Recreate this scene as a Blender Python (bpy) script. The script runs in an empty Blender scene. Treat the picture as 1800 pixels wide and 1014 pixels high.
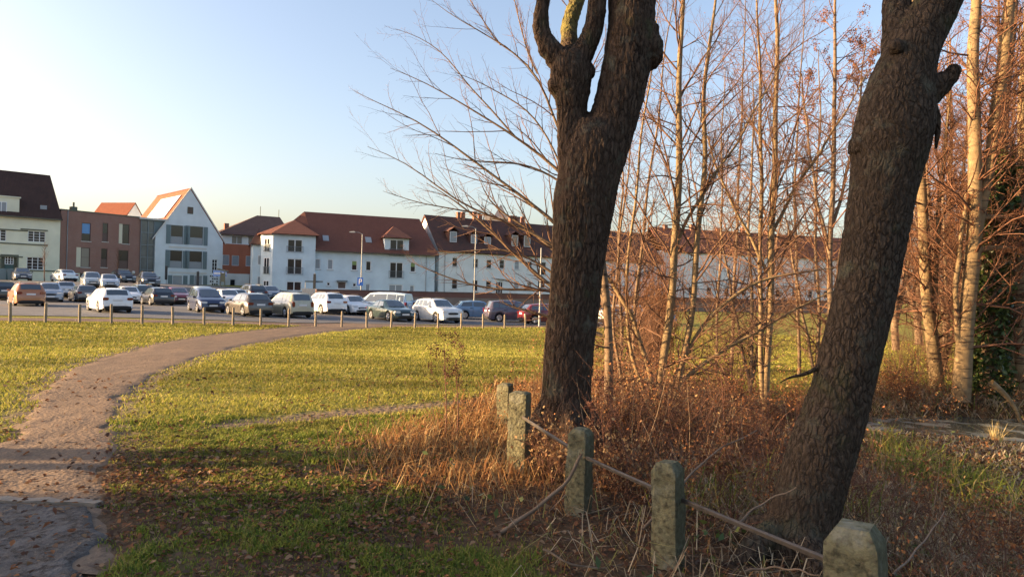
import bpy, math, random
import numpy as np
from mathutils import Vector, Matrix

# ---------------------------------------------------------------- camera, sky, sun, exposure
R = math.radians
SC = bpy.context.scene
COL = SC.collection
F, CX, CY = 1216.0, 900.0, 507.0           # focal length and centre of the 1800 px wide photograph
ROLL, PITCH, CAMZ = R(1.4), R(0.19), 1.70
SUN_EL, SUN_AZ = R(11.5), R(6.0)            # low winter sun from the left, a little behind the camera

_cr, _sr, _cp, _sp = math.cos(ROLL), math.sin(ROLL), math.cos(PITCH), math.sin(PITCH)
CAMX = Vector((_cr, 0, _sr))
_fw = Vector((0, _cp, _sp))
_up0 = Vector((0, -_sp, _cp))
CAMX = (Vector((1, 0, 0)) * _cr + _up0 * _sr).normalized()
CAMU = (_up0 * _cr - Vector((1, 0, 0)) * _sr).normalized()
cam_d = bpy.data.cameras.new('camera')
cam_d.sensor_width = 36.0
cam_d.lens = 36.0 * F / 1800.0
cam_d.clip_start = 0.05
cam_d.clip_end = 5000
cam = bpy.data.objects.new('camera', cam_d)
COL.objects.link(cam)
m = Matrix.Identity(4)
for r_ in range(3):
    m[r_][0], m[r_][1], m[r_][2] = CAMX[r_], CAMU[r_], -_fw[r_]
m[2][3] = CAMZ
cam.matrix_world = m
SC.camera = cam

world = bpy.data.worlds.new('World')
SC.world = world
world.use_nodes = True
wn = world.node_tree
wn.nodes.clear()
sky = wn.nodes.new('ShaderNodeTexSky')
sky.sky_type = 'NISHITA'
sky.sun_disc = False
sky.sun_elevation = SUN_EL
sky.sun_rotation = R(-90) - SUN_AZ         # azimuth of the sun, the same as the lamp below
sky.altitude = 100
sky.air_density = 1.0
sky.dust_density = 3.8
sky.ozone_density = 1.5
bg = wn.nodes.new('ShaderNodeBackground')
bg.inputs[1].default_value = 0.117
wo = wn.nodes.new('ShaderNodeOutputWorld')
wb = wn.nodes.new('ShaderNodeVectorMath')          # the phone's warm white balance
wb.operation = 'MULTIPLY'
wb.inputs[1].default_value = (1.08, .965, .945)
wn.links.new(sky.outputs[0], wb.inputs[0])
wn.links.new(wb.outputs[0], bg.inputs[0])
wn.links.new(bg.outputs[0], wo.inputs[0])

sun_d = bpy.data.lights.new('sun', 'SUN')
sun_d.energy = 5.0
sun_d.angle = R(0.55)
sun_d.color = (1.0, 0.67, 0.35)
sun = bpy.data.objects.new('sun', sun_d)
COL.objects.link(sun)
SUNV = Vector((-math.cos(SUN_AZ) * math.cos(SUN_EL), -math.sin(SUN_AZ) * math.cos(SUN_EL), math.sin(SUN_EL)))
sun.rotation_euler = SUNV.to_track_quat('Z', 'Y').to_euler()
sun.location = (-40, -5, 30)

SC.view_settings.view_transform = 'Standard'
SC.view_settings.look = 'None'
SC.view_settings.exposure = 1.92
SC.view_settings.gamma = 1.0
SC.view_settings.use_curve_mapping = False
SC.render.engine = 'CYCLES'
SC.cycles.max_bounces = 5
SC.cycles.diffuse_bounces = 3
SC.cycles.transparent_max_bounces = 4

random.seed(7)
RNG = np.random.default_rng(11)

# ---------------------------------------------------------------- helpers
def ray(px, py):
    u, v = (px - CX) / F, (CY - py) / F
    d = _fw + CAMX * u + CAMU * v
    return d

def at(px, py, Y):
    """world point on the line of sight at depth Y"""
    d = ray(px, py)
    k = Y / d.y
    return Vector((d.x * k, Y, CAMZ + d.z * k))

def sstep(a, b, x):
    t = np.clip((np.asarray(x, float) - a) / (b - a), 0, 1)
    return t * t * (3 - 2 * t)

def _hash(ix, iy, iz, s=0):
    h = (ix.astype(np.int64) * 374761393 + iy.astype(np.int64) * 668265263 + iz.astype(np.int64) * 2147483647 + s * 974711) & 0xffffffff
    h = ((h ^ (h >> 13)) * 1274126177) & 0xffffffff
    h = (h ^ (h >> 16)) & 0xffffffff
    return h / 4294967296.0

def vnoise(x, y, z=0.0, s=0):
    x, y = np.broadcast_arrays(np.asarray(x, float), np.asarray(y, float))
    z = np.broadcast_to(np.asarray(z, float), x.shape)
    ix, iy, iz = np.floor(x), np.floor(y), np.floor(z)
    fx, fy, fz = x - ix, y - iy, z - iz
    fx, fy, fz = fx * fx * (3 - 2 * fx), fy * fy * (3 - 2 * fy), fz * fz * (3 - 2 * fz)
    r = 0
    for a in (0, 1):
        for b in (0, 1):
            for c in (0, 1):
                w = (fx if a else 1 - fx) * (fy if b else 1 - fy) * (fz if c else 1 - fz)
                r = r + w * _hash(ix + a, iy + b, iz + c, s)
    return r

def worley(x, y, z, s=0):
    ix, iy, iz = np.floor(x), np.floor(y), np.floor(z)
    f1 = np.full(x.shape, 9.0)
    f2 = np.full(x.shape, 9.0)
    for a in (-1, 0, 1):
        for b in (-1, 0, 1):
            for c in (-1, 0, 1):
                gx, gy, gz = ix + a, iy + b, iz + c
                dx = gx + _hash(gx, gy, gz, s + 1) - x
                dy = gy + _hash(gx, gy, gz, s + 2) - y
                dz = gz + _hash(gx, gy, gz, s + 3) - z
                d = np.sqrt(dx * dx + dy * dy + dz * dz)
                f2 = np.minimum(np.maximum(d, f1), f2)
                f1 = np.minimum(f1, d)
    return f1, f2

POSTS_Y = [-5, 0, 2.9, 4.2, 5.2, 6.4, 8.4, 12, 16, 40]
POSTS_X = [2.6, 2.3, 1.45, 0.97, 0.5, 0.07, -0.07, 0.5, 2.0, 4.0]

def xline(y):
    return np.interp(y, POSTS_Y, POSTS_X)

def zlot(x, y):
    return -0.2 - 0.47 * sstep(-27, 1, x)

POND = (10.6, 11.6, 5.2, 1.9)
WATER_Z = -0.60

def pond_r(x, y):
    cx, cy, rx, ry = POND
    return np.sqrt(((x - cx) / rx) ** 2 + ((y - cy + 0.12 * (x - cx)) / ry) ** 2) + 0.25 * (vnoise(np.asarray(x) * .9, np.asarray(y) * .9, 0, 5) - .5)

def tz(x, y):
    x = np.asarray(x, float)
    y = np.asarray(y, float)
    z = sstep(8, 30, y) * zlot(x, y)
    z = z + sstep(60, 79, y) * (1.25 * sstep(-18, -44, x) + 0.42)
    near = 1 - sstep(22, 28, y)
    z = z + near * 0.07 * (vnoise(x * .45, y * .45, 0, 1) - .5)
    bank = sstep(0.5, 4.2, x - xline(y)) * (1 - sstep(13.5, 17, y))
    z = z - 0.36 * bank + bank * 0.12 * (vnoise(x * .8, y * .8, 0, 2) - .5)
    z = z - 0.62 * (1 - sstep(.8, 1.22, pond_r(x, y)))
    # the tree bases and post row stand on a slight hummock
    z = z + 0.06 * np.exp(-((x - xline(y)) / .8) ** 2) * sstep(1, 3, y) * (1 - sstep(8, 12, y))
    return z

def tz1(x, y):
    return float(tz(np.array([x]), np.array([y]))[0])

def G(px, py, dz=0.0):
    """ground point seen at a pixel of the photograph"""
    d = ray(px, py)
    Y = 20.0
    z = 0.0
    for _ in range(40):
        t = (z - CAMZ) / d.z if d.z < -1e-5 else 300
        t = min(t, 300)
        x, y = d.x * t, d.y * t
        z = 0.5 * z + 0.5 * (tz1(x, y) + dz)
    return Vector((x, y, tz1(x, y)))

def tag(o, label=None, cat=None, group=None, kind=None):
    if label: o['label'] = label
    if cat: o['category'] = cat
    if group: o['group'] = group
    if kind: o['kind'] = kind
    return o

def empty(name, loc, rz=0.0):
    o = bpy.data.objects.new(name, None)
    o.empty_display_size = .2
    COL.objects.link(o)
    o.location = loc
    o.rotation_euler = (0, 0, rz)
    return o

def link(name, me, mat=None, parent=None, loc=None):
    o = bpy.data.objects.new(name, me)
    COL.objects.link(o)
    if mat is not None and not me.materials:
        me.materials.append(mat)
    if parent is not None:
        o.parent = parent
    if loc is not None:
        o.location = loc
    return o

class MB:
    """collects shapes, builds one mesh"""
    def __init__(s):
        s.v, s.f = [], []
    def poly(s, pts):
        n = len(s.v)
        s.v += [tuple(p) for p in pts]
        s.f.append(tuple(range(n, n + len(pts))))
        return s
    def raw(s, v, f):
        n = len(s.v)
        s.v += [tuple(p) for p in v]
        s.f += [tuple(i + n for i in q) for q in f]
        return s
    def box(s, x0, x1, y0, y1, z0, z1):
        v = [(x0, y0, z0), (x1, y0, z0), (x1, y1, z0), (x0, y1, z0), (x0, y0, z1), (x1, y0, z1), (x1, y1, z1), (x0, y1, z1)]
        return s.raw(v, [(0, 3, 2, 1), (4, 5, 6, 7), (0, 1, 5, 4), (1, 2, 6, 5), (2, 3, 7, 6), (3, 0, 4, 7)])
    def prism(s, prof, y0, y1):
        """profile in (x, z) swept along y"""
        n = len(prof)
        v = [(p[0], y0, p[1]) for p in prof] + [(p[0], y1, p[1]) for p in prof]
        f = [tuple(range(n)), tuple(range(2 * n - 1, n - 1, -1))]
        f += [(i, i + n, (i + 1) % n + n, (i + 1) % n) for i in range(n)]
        return s.raw(v, f)
    def tube(s, pts, rad, n=8, cap=True):
        pts = [Vector(p) for p in pts]
        if not hasattr(rad, '__len__'): rad = [rad] * len(pts)
        base = len(s.v)
        t0 = (pts[1] - pts[0]).normalized()
        a = t0.orthogonal().normalized()
        for i, p in enumerate(pts):
            t = (pts[min(i + 1, len(pts) - 1)] - pts[max(i - 1, 0)]).normalized()
            a = (a - t * a.dot(t)).normalized()
            b = t.cross(a)
            for k in range(n):
                w = 2 * math.pi * k / n
                s.v.append(tuple(p + (a * math.cos(w) + b * math.sin(w)) * rad[i]))
        for i in range(len(pts) - 1):
            for k in range(n):
                k2 = (k + 1) % n
                s.f.append((base + i * n + k, base + i * n + k2, base + (i + 1) * n + k2, base + (i + 1) * n + k))
        if cap:
            s.f.append(tuple(base + k for k in range(n))[::-1])
            e = base + (len(pts) - 1) * n
            s.f.append(tuple(e + k for k in range(n)))
        return s
    def mesh(s, name, smooth=None):
        me = bpy.data.meshes.new(name)
        me.from_pydata(s.v, [], s.f)
        me.validate()
        if smooth is not None:
            me.polygons.foreach_set('use_smooth', [True] * len(me.polygons))
            me.set_sharp_from_angle(angle=R(smooth))
        me.update()
        return me
    def build(s, name, mat, parent=None, smooth=None, loc=None):
        return link(name, s.mesh(name, smooth), mat, parent, loc)

def mesh_np(name, V, Fc, cols=None, smooth=False):
    """V (n,3), Fc (m,k) all faces alike; cols (n,3)"""
    V = np.asarray(V, np.float32)
    Fc = np.asarray(Fc, np.int32)
    me = bpy.data.meshes.new(name)
    me.vertices.add(len(V))
    me.vertices.foreach_set('co', V.ravel())
    mcount, k = Fc.shape
    me.loops.add(mcount * k)
    me.loops.foreach_set('vertex_index', Fc.ravel())
    me.polygons.add(mcount)
    me.polygons.foreach_set('loop_start', np.arange(0, mcount * k, k, dtype=np.int32))
    if smooth:
        me.polygons.foreach_set('use_smooth', np.ones(mcount, bool))
    me.update(calc_edges=True)
    if cols is not None:
        at_ = me.color_attributes.new('Col', 'FLOAT_COLOR', 'POINT')
        c = np.ones((len(V), 4), np.float32)
        c[:, :cols.shape[1]] = cols
        at_.data.foreach_set('color', c.ravel())
    return me

def norm(a):
    return a / np.maximum(np.linalg.norm(a, axis=-1, keepdims=True), 1e-9)

def batch_tubes(P, Rd, n=3):
    """P (m,k,3), Rd (m,k): m tubes at once -> V, quads"""
    m_, k, _ = P.shape
    T = np.zeros_like(P)
    T[:, 1:-1] = P[:, 2:] - P[:, :-2]
    T[:, 0] = P[:, 1] - P[:, 0]
    T[:, -1] = P[:, -1] - P[:, -2]
    T = norm(T)
    ref = np.zeros((m_, 1, 3))
    ax = np.argmin(np.abs(T).mean(1), axis=1)
    ref[np.arange(m_), 0, ax] = 1
    A = norm(np.cross(T, np.broadcast_to(ref, T.shape)))
    B = np.cross(T, A)
    w = np.arange(n) * 2 * np.pi / n
    V = P[:, :, None, :] + Rd[:, :, None, None] * (A[:, :, None, :] * np.cos(w)[None, None, :, None] + B[:, :, None, :] * np.sin(w)[None, None, :, None])
    idx = np.arange(m_ * k * n).reshape(m_, k, n)
    nx = np.roll(idx, -1, axis=2)
    Q = np.stack([idx[:, :-1], nx[:, :-1], nx[:, 1:], idx[:, 1:]], -1).reshape(-1, 4)
    return V.reshape(-1, 3), Q

def resample(P, Rd, k):
    P = np.asarray(P, float)
    Rd = np.asarray(Rd, float)
    # smooth (Catmull-like) by dense linear + smoothing
    d = np.r_[0, np.cumsum(np.linalg.norm(np.diff(P, axis=0), axis=1))]
    t = np.linspace(0, d[-1], k)
    Q = np.stack([np.interp(t, d, P[:, i]) for i in range(3)], 1)
    r = np.interp(t, d, Rd)
    for _ in range(2):
        Q[1:-1] = .25 * Q[:-2] + .5 * Q[1:-1] + .25 * Q[2:]
    return Q, r

def grow(P, Rd, per, k=6, t0=.25, t1=1.0, ln=(.4, .9), ang=(30, 65), up=.25, wob=.12, rk=.55, tip=.25, rng=RNG, bias=None, grav=0.0):
    """children of many branches at once"""
    m_, kk, _ = P.shape
    n = m_ * per
    pi = np.repeat(np.arange(m_), per)
    t = t0 + (t1 - t0) * (np.tile((np.arange(per) + .5) / per, m_) + (rng.random(n) - .5) / per)
    t = np.clip(t, 0, .995) * (kk - 1)
    i0 = np.minimum(t.astype(int), kk - 2)
    f = (t - i0)[:, None]
    start = P[pi, i0] * (1 - f) + P[pi, i0 + 1] * f
    tan = norm(P[pi, i0 + 1] - P[pi, i0])
    r0 = (Rd[pi, i0] * (1 - f[:, 0]) + Rd[pi, i0 + 1] * f[:, 0])
    plen = np.linalg.norm(np.diff(P, axis=1), axis=2).sum(1)[pi]
    rnd = rng.normal(size=(n, 3))
    side = norm(rnd - tan * (rnd * tan).sum(1, keepdims=True))
    a = np.radians(ang[0] + (ang[1] - ang[0]) * rng.random(n))[:, None]
    d = tan * np.cos(a) + side * np.sin(a)
    d[:, 2] += up
    if bias is not None: d = d + np.asarray(bias)
    d = norm(d)
    L = plen * (ln[0] + (ln[1] - ln[0]) * rng.random(n)) * (1.15 - .6 * t / (kk - 1))
    out = np.zeros((n, k, 3))
    out[:, 0] = start
    step = (L / (k - 1))[:, None]
    for j in range(1, k):
        out[:, j] = out[:, j - 1] + d * step
        d = norm(d + rng.normal(size=(n, 3)) * wob + np.array([0, 0, grav + up * .15]))
    rr = np.minimum(r0 * rk, L * .02 + .0012)
    R_ = rr[:, None] * (1 - (1 - tip) * np.linspace(0, 1, k)[None])
    return out, np.maximum(R_, .0009)

def merge(parts):
    V, Q, o = [], [], 0
    for v, q in parts:
        V.append(v)
        Q.append(q + o)
        o += len(v)
    return np.concatenate(V), np.concatenate(Q)

# ---------------------------------------------------------------- materials
MATS = {}
def mat(name, col=(.5, .5, .5), rough=.8, spec=.3, metal=0.0, vary=.0, vscale=6.0, bump=0.0, bscale=30.0, coat=0.0, vcol=False, trans=0.0, dist=0.02, detail=4):
    if name in MATS: return MATS[name]
    m_ = bpy.data.materials.new(name)
    m_.use_nodes = True
    nt = m_.node_tree
    b = nt.nodes['Principled BSDF']
    b.inputs['Base Color'].default_value = (*col, 1)
    b.inputs['Roughness'].default_value = rough
    b.inputs['Specular IOR Level'].default_value = spec
    b.inputs['Metallic'].default_value = metal
    b.inputs['Coat Weight'].default_value = coat
    b.inputs['Coat Roughness'].default_value = .06
    src = None
    if vcol:
        a = nt.nodes.new('ShaderNodeVertexColor')
        a.layer_name = 'Col'
        src = a.outputs[0]
    tc = nt.nodes.new('ShaderNodeTexCoord')
    if vary > 0:
        nz = nt.nodes.new('ShaderNodeTexNoise')
        nz.inputs['Scale'].default_value = vscale
        nz.inputs['Detail'].default_value = detail
        nt.links.new(tc.outputs['Object'], nz.inputs['Vector'])
        mr = nt.nodes.new('ShaderNodeMapRange')
        mr.inputs[1].default_value = .25
        mr.inputs[2].default_value = .75
        mr.inputs[3].default_value = 1 - vary
        mr.inputs[4].default_value = 1 + vary
        nt.links.new(nz.outputs[0], mr.inputs[0])
        mx = nt.nodes.new('ShaderNodeVectorMath')
        mx.operation = 'SCALE'
        if src is not None: nt.links.new(src, mx.inputs[0])
        else: mx.inputs[0].default_value = col
        nt.links.new(mr.outputs[0], mx.inputs['Scale'])
        src = mx.outputs[0]
    if src is not None:
        nt.links.new(src, b.inputs['Base Color'])
    if bump > 0:
        nb = nt.nodes.new('ShaderNodeTexNoise')
        nb.inputs['Scale'].default_value = bscale
        nb.inputs['Detail'].default_value = 5
        nt.links.new(tc.outputs['Object'], nb.inputs['Vector'])
        bp = nt.nodes.new('ShaderNodeBump')
        bp.inputs['Strength'].default_value = bump
        bp.inputs['Distance'].default_value = dist
        nt.links.new(nb.outputs[0], bp.inputs['Height'])
        nt.links.new(bp.outputs[0], b.inputs['Normal'])
    if trans > 0:
        tr = nt.nodes.new('ShaderNodeBsdfTranslucent')
        ms = nt.nodes.new('ShaderNodeMixShader')
        ms.inputs[0].default_value = trans
        if src is not None: nt.links.new(src, tr.inputs[0])
        else: tr.inputs[0].default_value = (*col, 1)
        out = nt.nodes['Material Output']
        nt.links.new(b.outputs[0], ms.inputs[1])
        nt.links.new(tr.outputs[0], ms.inputs[2])
        nt.links.new(ms.outputs[0], out.inputs[0])
    MATS[name] = m_
    return m_

def nodes_of(name, rough=.9, spec=.2):
    m_ = bpy.data.materials.new(name)
    m_.use_nodes = True
    nt = m_.node_tree
    b = nt.nodes['Principled BSDF']
    b.inputs['Roughness'].default_value = rough
    b.inputs['Specular IOR Level'].default_value = spec
    MATS[name] = m_
    return m_, nt, b

def N(nt, kind, **kw):
    n = nt.nodes.new(kind)
    for k, v in kw.items():
        setattr(n, k, v)
    return n

def noise_fac(nt, vec, scale, lo, hi, detail=5, rough=.6):
    nz = N(nt, 'ShaderNodeTexNoise')
    nz.inputs['Scale'].default_value = scale
    nz.inputs['Detail'].default_value = detail
    nz.inputs['Roughness'].default_value = rough
    nt.links.new(vec, nz.inputs['Vector'])
    mr = N(nt, 'ShaderNodeMapRange')
    mr.inputs[1].default_value = lo
    mr.inputs[2].default_value = hi
    nt.links.new(nz.outputs[0], mr.inputs[0])
    return mr.outputs[0]

def mixc(nt, fac, a, b):
    mx = N(nt, 'ShaderNodeMix', data_type='RGBA')
    for s, i in ((fac, 0), (a, 6), (b, 7)):
        if isinstance(s, (tuple, list)): mx.inputs[i].default_value = (*s, 1)
        elif isinstance(s, (int, float)): mx.inputs[i].default_value = s
        else: nt.links.new(s, mx.inputs[i])
    return mx.outputs[2]

def bumpn(nt, b, height, strength, dist):
    bp = N(nt, 'ShaderNodeBump')
    bp.inputs['Strength'].default_value = strength
    bp.inputs['Distance'].default_value = dist
    nt.links.new(height, bp.inputs['Height'])
    nt.links.new(bp.outputs[0], b.inputs['Normal'])

def tile_mat(name, col, col2, sx=4.2, sz=3.2, bump=.6, rough=.85):
    """roof tiles: rows and columns seen from far away (local coordinates)"""
    m_, nt, b = nodes_of(name, rough)
    tc = N(nt, 'ShaderNodeTexCoord')
    f = noise_fac(nt, tc.outputs['Object'], 1.3, .3, .7)
    f2 = noise_fac(nt, tc.outputs['Object'], 14, .25, .75)
    c = mixc(nt, f, col, col2)
    c = mixc(nt, f2, c, tuple(.55 * a for a in col))
    nt.links.new(c, b.inputs['Base Color'])
    w = N(nt, 'ShaderNodeTexWave', bands_direction='X', wave_profile='SIN')
    w.inputs['Scale'].default_value = sx / 2
    w.inputs['Distortion'].default_value = .4
    nt.links.new(tc.outputs['Object'], w.inputs['Vector'])
    w2 = N(nt, 'ShaderNodeTexWave', bands_direction='Z', wave_profile='SAW')
    w2.inputs['Scale'].default_value = sz / 2
    nt.links.new(tc.outputs['Object'], w2.inputs['Vector'])
    ad = N(nt, 'ShaderNodeMath', operation='ADD')
    nt.links.new(w.outputs[0], ad.inputs[0])
    nt.links.new(w2.outputs[0], ad.inputs[1])
    bumpn(nt, b, ad.outputs[0], bump, .05)
    return m_

def brick_mat(name, c1, c2, mortar, scale=1.0, bw=.25, bh=.08):
    m_, nt, b = nodes_of(name, .9)
    tc = N(nt, 'ShaderNodeTexCoord')
    mp = N(nt, 'ShaderNodeMapping')
    mp.inputs['Rotation'].default_value = (R(90), 0, 0)
    nt.links.new(tc.outputs['Object'], mp.inputs[0])
    br = N(nt, 'ShaderNodeTexBrick')
    br.inputs['Color1'].default_value = (*c1, 1)
    br.inputs['Color2'].default_value = (*c2, 1)
    br.inputs['Mortar'].default_value = (*mortar, 1)
    br.inputs['Scale'].default_value = scale
    br.inputs['Brick Width'].default_value = bw
    br.inputs['Row Height'].default_value = bh
    br.inputs['Mortar Size'].default_value = .012
    nt.links.new(mp.outputs[0], br.inputs[0])
    f = noise_fac(nt, tc.outputs['Object'], .8, .3, .75)
    c = mixc(nt, f, br.outputs[0], tuple(.75 * a for a in c1))
    nt.links.new(c, b.inputs['Base Color'])
    bumpn(nt, b, br.outputs[1], -.4, .01)
    return m_
# ================================================================ the setting: ground, paths, parking area, pond
ROW0 = Vector((-22.0, 30.4, 0))            # the bollard row
ROW1 = Vector((0.8, 43.8, 0))
RD = (ROW1 - ROW0).normalized()
RN = Vector((-RD.y, RD.x, 0))              # away from the camera

def row_v(x, y):
    return (x - ROW0.x) * RN.x + (y - ROW0.y) * RN.y

def row_u(x, y):
    return (x - ROW0.x) * RD.x + (y - ROW0.y) * RD.y

PATH_PX = [(1014, -420, 195), (960, -380, 192), (900, -330, 183), (860, -300, 190), (820, -200, 197), (795, -70, 197), (780, 5, 199),
           (740, 38, 201), (700, 64, 214), (670, 92, 258), (645, 130, 308), (625, 190, 362), (607, 262, 425), (594, 340, 492), (584, 425, 565), (577, 500, 632), (572, 560, 690), (568, 600, 730)]
PATH_L = [G(l, y) for y, l, r in PATH_PX]
PATH_R = [G(r, y) for y, l, r in PATH_PX]

def resamp(pts, k):
    a = np.array([[p.x, p.y] for p in pts])
    d = np.r_[0, np.cumsum(np.linalg.norm(np.diff(a, axis=0), axis=1))]
    t = np.linspace(0, 1, k) ** 1.3 * d[-1]
    q = np.stack([np.interp(t, d, a[:, i]) for i in range(2)], 1)
    for _ in range(6):
        q[1:-1] = .25 * q[:-2] + .5 * q[1:-1] + .25 * q[2:]
    return q
KP = 240
PL, PR = resamp(PATH_L, KP), resamp(PATH_R, KP)
# continue behind the camera
PCEN, PHW = (PL + PR) / 2, np.linalg.norm(PR - PL, axis=1) / 2

def path_mask(x, y):
    """0 outside, 1 on the path; signed distance in units of metres inside"""
    x = np.asarray(x, float).ravel()
    y = np.asarray(y, float).ravel()
    best = np.full(x.shape, -9.0)
    for i in range(0, KP, 3):
        ax, ay = PL[i]
        bx, by = PR[i]
        dx, dy = bx - ax, by - ay
        l = math.hypot(dx, dy)
        # distance to segment L-R
        t = np.clip(((x - ax) * dx + (y - ay) * dy) / (l * l), 0, 1)
        d = np.hypot(x - ax - t * dx, y - ay - t * dy)
        ins = np.minimum(t, 1 - t) * l - np.maximum(d - .12 - .012 * y, 0) * 3
        ins = np.where(d < .15 + .02 * y, ins, -d)
        best = np.maximum(best, ins)
    return best

TR_PX = [(400, 748), (470, 741), (560, 731), (650, 722), (740, 714), (820, 707), (880, 701)]
TRAIL = np.array([[p.x, p.y] for p in (G(a, b) for a, b in TR_PX)])

def trail_d(x, y):
    x = np.asarray(x, float)
    y = np.asarray(y, float)
    d = np.full(x.shape, 99.0)
    for a, b in zip(TRAIL[:-1], TRAIL[1:]):
        e = b - a
        t = np.clip(((x - a[0]) * e[0] + (y - a[1]) * e[1]) / (e @ e), 0, 1)
        d = np.minimum(d, np.hypot(x - a[0] - t * e[0], y - a[1] - t * e[1]))
    return d

def under_mask(x, y):
    """rough growth along the bank on the right of the post row"""
    x = np.asarray(x, float)
    y = np.asarray(y, float)
    e = x - xline(y) + .75 + .9 * (vnoise(x * .7, y * .7, 0, 21) - .5) + .55 * np.exp(-((y - 7.4) / 1.2) ** 2)
    far = 14.4 + 2.0 * (vnoise(x * .6, y * .6, 0, 22) - .5) + 2.2 * sstep(5, 9, x)
    return sstep(-.35, .5, e) * (1 - sstep(-1.0, .8, y - far))

def paved(x, y):
    return (y < 5.15) & (x < np.interp(y, [1.5, 3.5, 5.15], [-1.2, -2.05, -3.05]))

def litter_mask(x, y):
    x = np.asarray(x, float)
    y = np.asarray(y, float)
    n = vnoise(x * 1.1, y * 1.6, 0, 31) * .6 + vnoise(x * 3.1, y * 3.1, 0, 32) * .4
    band = np.exp(-((y - (5.75 + .12 * x)) / .75) ** 2) * .55
    return np.clip(sstep(9, 5.5, y - .35 * x * 0) * (.22 + band + .55 * sstep(.46, .62, n)), 0, 1) * (y > 0) * (1 - .35 * sstep(5.2, 4.0, y))

b_, a_ = .035, 2.86
ii = np.arange(-150, 151)
gx = np.sign(ii) * a_ * (np.exp(b_ * np.abs(ii)) - 1)
jj = np.arange(0, 262)
gy = np.r_[np.arange(-40, -4, 4.0), np.arange(-4, 0, .5), 4.5 * (np.exp(.022 * jj) - 1)]
GX, GY = np.meshgrid(gx, gy)
GZ = tz(GX, GY)
gv = np.stack([GX.ravel(), GY.ravel(), GZ.ravel()], 1)
ny_, nx_ = GX.shape
gi = np.arange(ny_ * nx_).reshape(ny_, nx_)
gq = np.stack([gi[:-1, :-1], gi[:-1, 1:], gi[1:, 1:], gi[1:, :-1]], -1).reshape(-1, 4)
um = under_mask(gv[:, 0], gv[:, 1])
pm = path_mask(gv[:, 0], gv[:, 1])
td = trail_d(gv[:, 0], gv[:, 1])
dirt = np.maximum(sstep(-.45, .05, pm), sstep(.42, .16, td + .25 * (vnoise(gv[:, 0] * 2, gv[:, 1] * 2, 0, 8) - .5)))
thin_ = sstep(.62, .44, vnoise(gv[:, 0] * 1.5, gv[:, 1] * 1.9, 0, 93) * .6 + vnoise(gv[:, 0] * 4.5, gv[:, 1] * 4.5, 0, 94) * .4) * sstep(9.0, 6.2, gv[:, 1])
gc = np.stack([um, dirt, np.clip(np.maximum(litter_mask(gv[:, 0], gv[:, 1]), thin_) + .35 * sstep(7.5, 5.5, gv[:, 1]), 0, 1)], 1)

gm, nt, b = nodes_of('ground_grass_soil', .95, .1)
tc = N(nt, 'ShaderNodeTexCoord')
P_ = tc.outputs['Object']
vc = N(nt, 'ShaderNodeVertexColor', layer_name='Col')
sp = N(nt, 'ShaderNodeSeparateColor')
nt.links.new(vc.outputs[0], sp.inputs[0])
g1 = mixc(nt, noise_fac(nt, P_, .5, .35, .65), (.215, .205, .036), (.165, .18, .030))
g1 = mixc(nt, noise_fac(nt, P_, 5.0, .42, .75), g1, (.25, .195, .065))
g1 = mixc(nt, noise_fac(nt, P_, 26.0, .45, .8), g1, (.085, .095, .016))
soil = mixc(nt, noise_fac(nt, P_, 9, .35, .7), (.075, .047, .028), (.16, .10, .05))
soil = mixc(nt, noise_fac(nt, P_, 40, .45, .7), soil, (.035, .022, .014))
drt = mixc(nt, noise_fac(nt, P_, 3, .3, .7), (.20, .15, .105), (.13, .095, .065))
c = mixc(nt, sp.outputs[1], g1, drt)
c = mixc(nt, sp.outputs[0], c, soil)
lm = N(nt, 'ShaderNodeMath', operation='MULTIPLY')
nt.links.new(sp.outputs[2], lm.inputs[0])
nt.links.new(noise_fac(nt, P_, 11, .15, .45), lm.inputs[1])
c = mixc(nt, lm.outputs[0], c, (.095, .062, .038))
nt.links.new(c, b.inputs['Base Color'])
nzb = N(nt, 'ShaderNodeTexNoise')
nzb.inputs['Scale'].default_value = 9
nzb.inputs['Detail'].default_value = 8
nt.links.new(P_, nzb.inputs['Vector'])
bumpn(nt, b, nzb.outputs[0], .9, .09)
tag(link('ground', mesh_np('ground', gv, gq, gc, True), gm), kind='structure')

# ---- the trodden path: a strip with ragged edges
W = 26
tt = np.linspace(-1.0, 1.0, W)
pv = []
for i in range(KP):
    cxy, e = PCEN[i], (PR[i] - PL[i]) / 2
    ex = (vnoise(np.array([i * .33]), np.array([0.0]), 0, 41)[0] - .5) * .22 + (vnoise(np.array([i * 1.1]), np.array([0.0]), 0, 43)[0] - .5) * .12
    ex2 = (vnoise(np.array([i * .33]), np.array([9.0]), 0, 42)[0] - .5) * .22 + (vnoise(np.array([i * 1.1]), np.array([4.0]), 0, 44)[0] - .5) * .12
    for t in tt:
        s = t * (1 + (ex if t < 0 else ex2) / max(PHW[i], .4) * abs(t))
        pv.append(cxy + e * s)
pv = np.array(pv)
edge = np.abs(np.tile(tt, KP))
rut = .016 * (vnoise(pv[:, 0] * 5, pv[:, 1] * 1.2, 0, 45) - .5) + .008 * (vnoise(pv[:, 0] * 15, pv[:, 1] * 9, 0, 46) - .5)
pz = tz(pv[:, 0], pv[:, 1]) + .022 + rut * (1 - edge ** 4) - .016 * sstep(.7, 1, edge)
pz = np.where(edge > .99, tz(pv[:, 0], pv[:, 1]) - .012, pz)
pV = np.stack([pv[:, 0], pv[:, 1], pz], 1)
pi_ = np.arange(KP * W).reshape(KP, W)
pQ = np.stack([pi_[:-1, :-1], pi_[:-1, 1:], pi_[1:, 1:], pi_[1:, :-1]], -1).reshape(-1, 4)
pm_, nt, b = nodes_of('path_dirt', .95, .12)
tc = N(nt, 'ShaderNodeTexCoord')
P_ = tc.outputs['Object']
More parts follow.
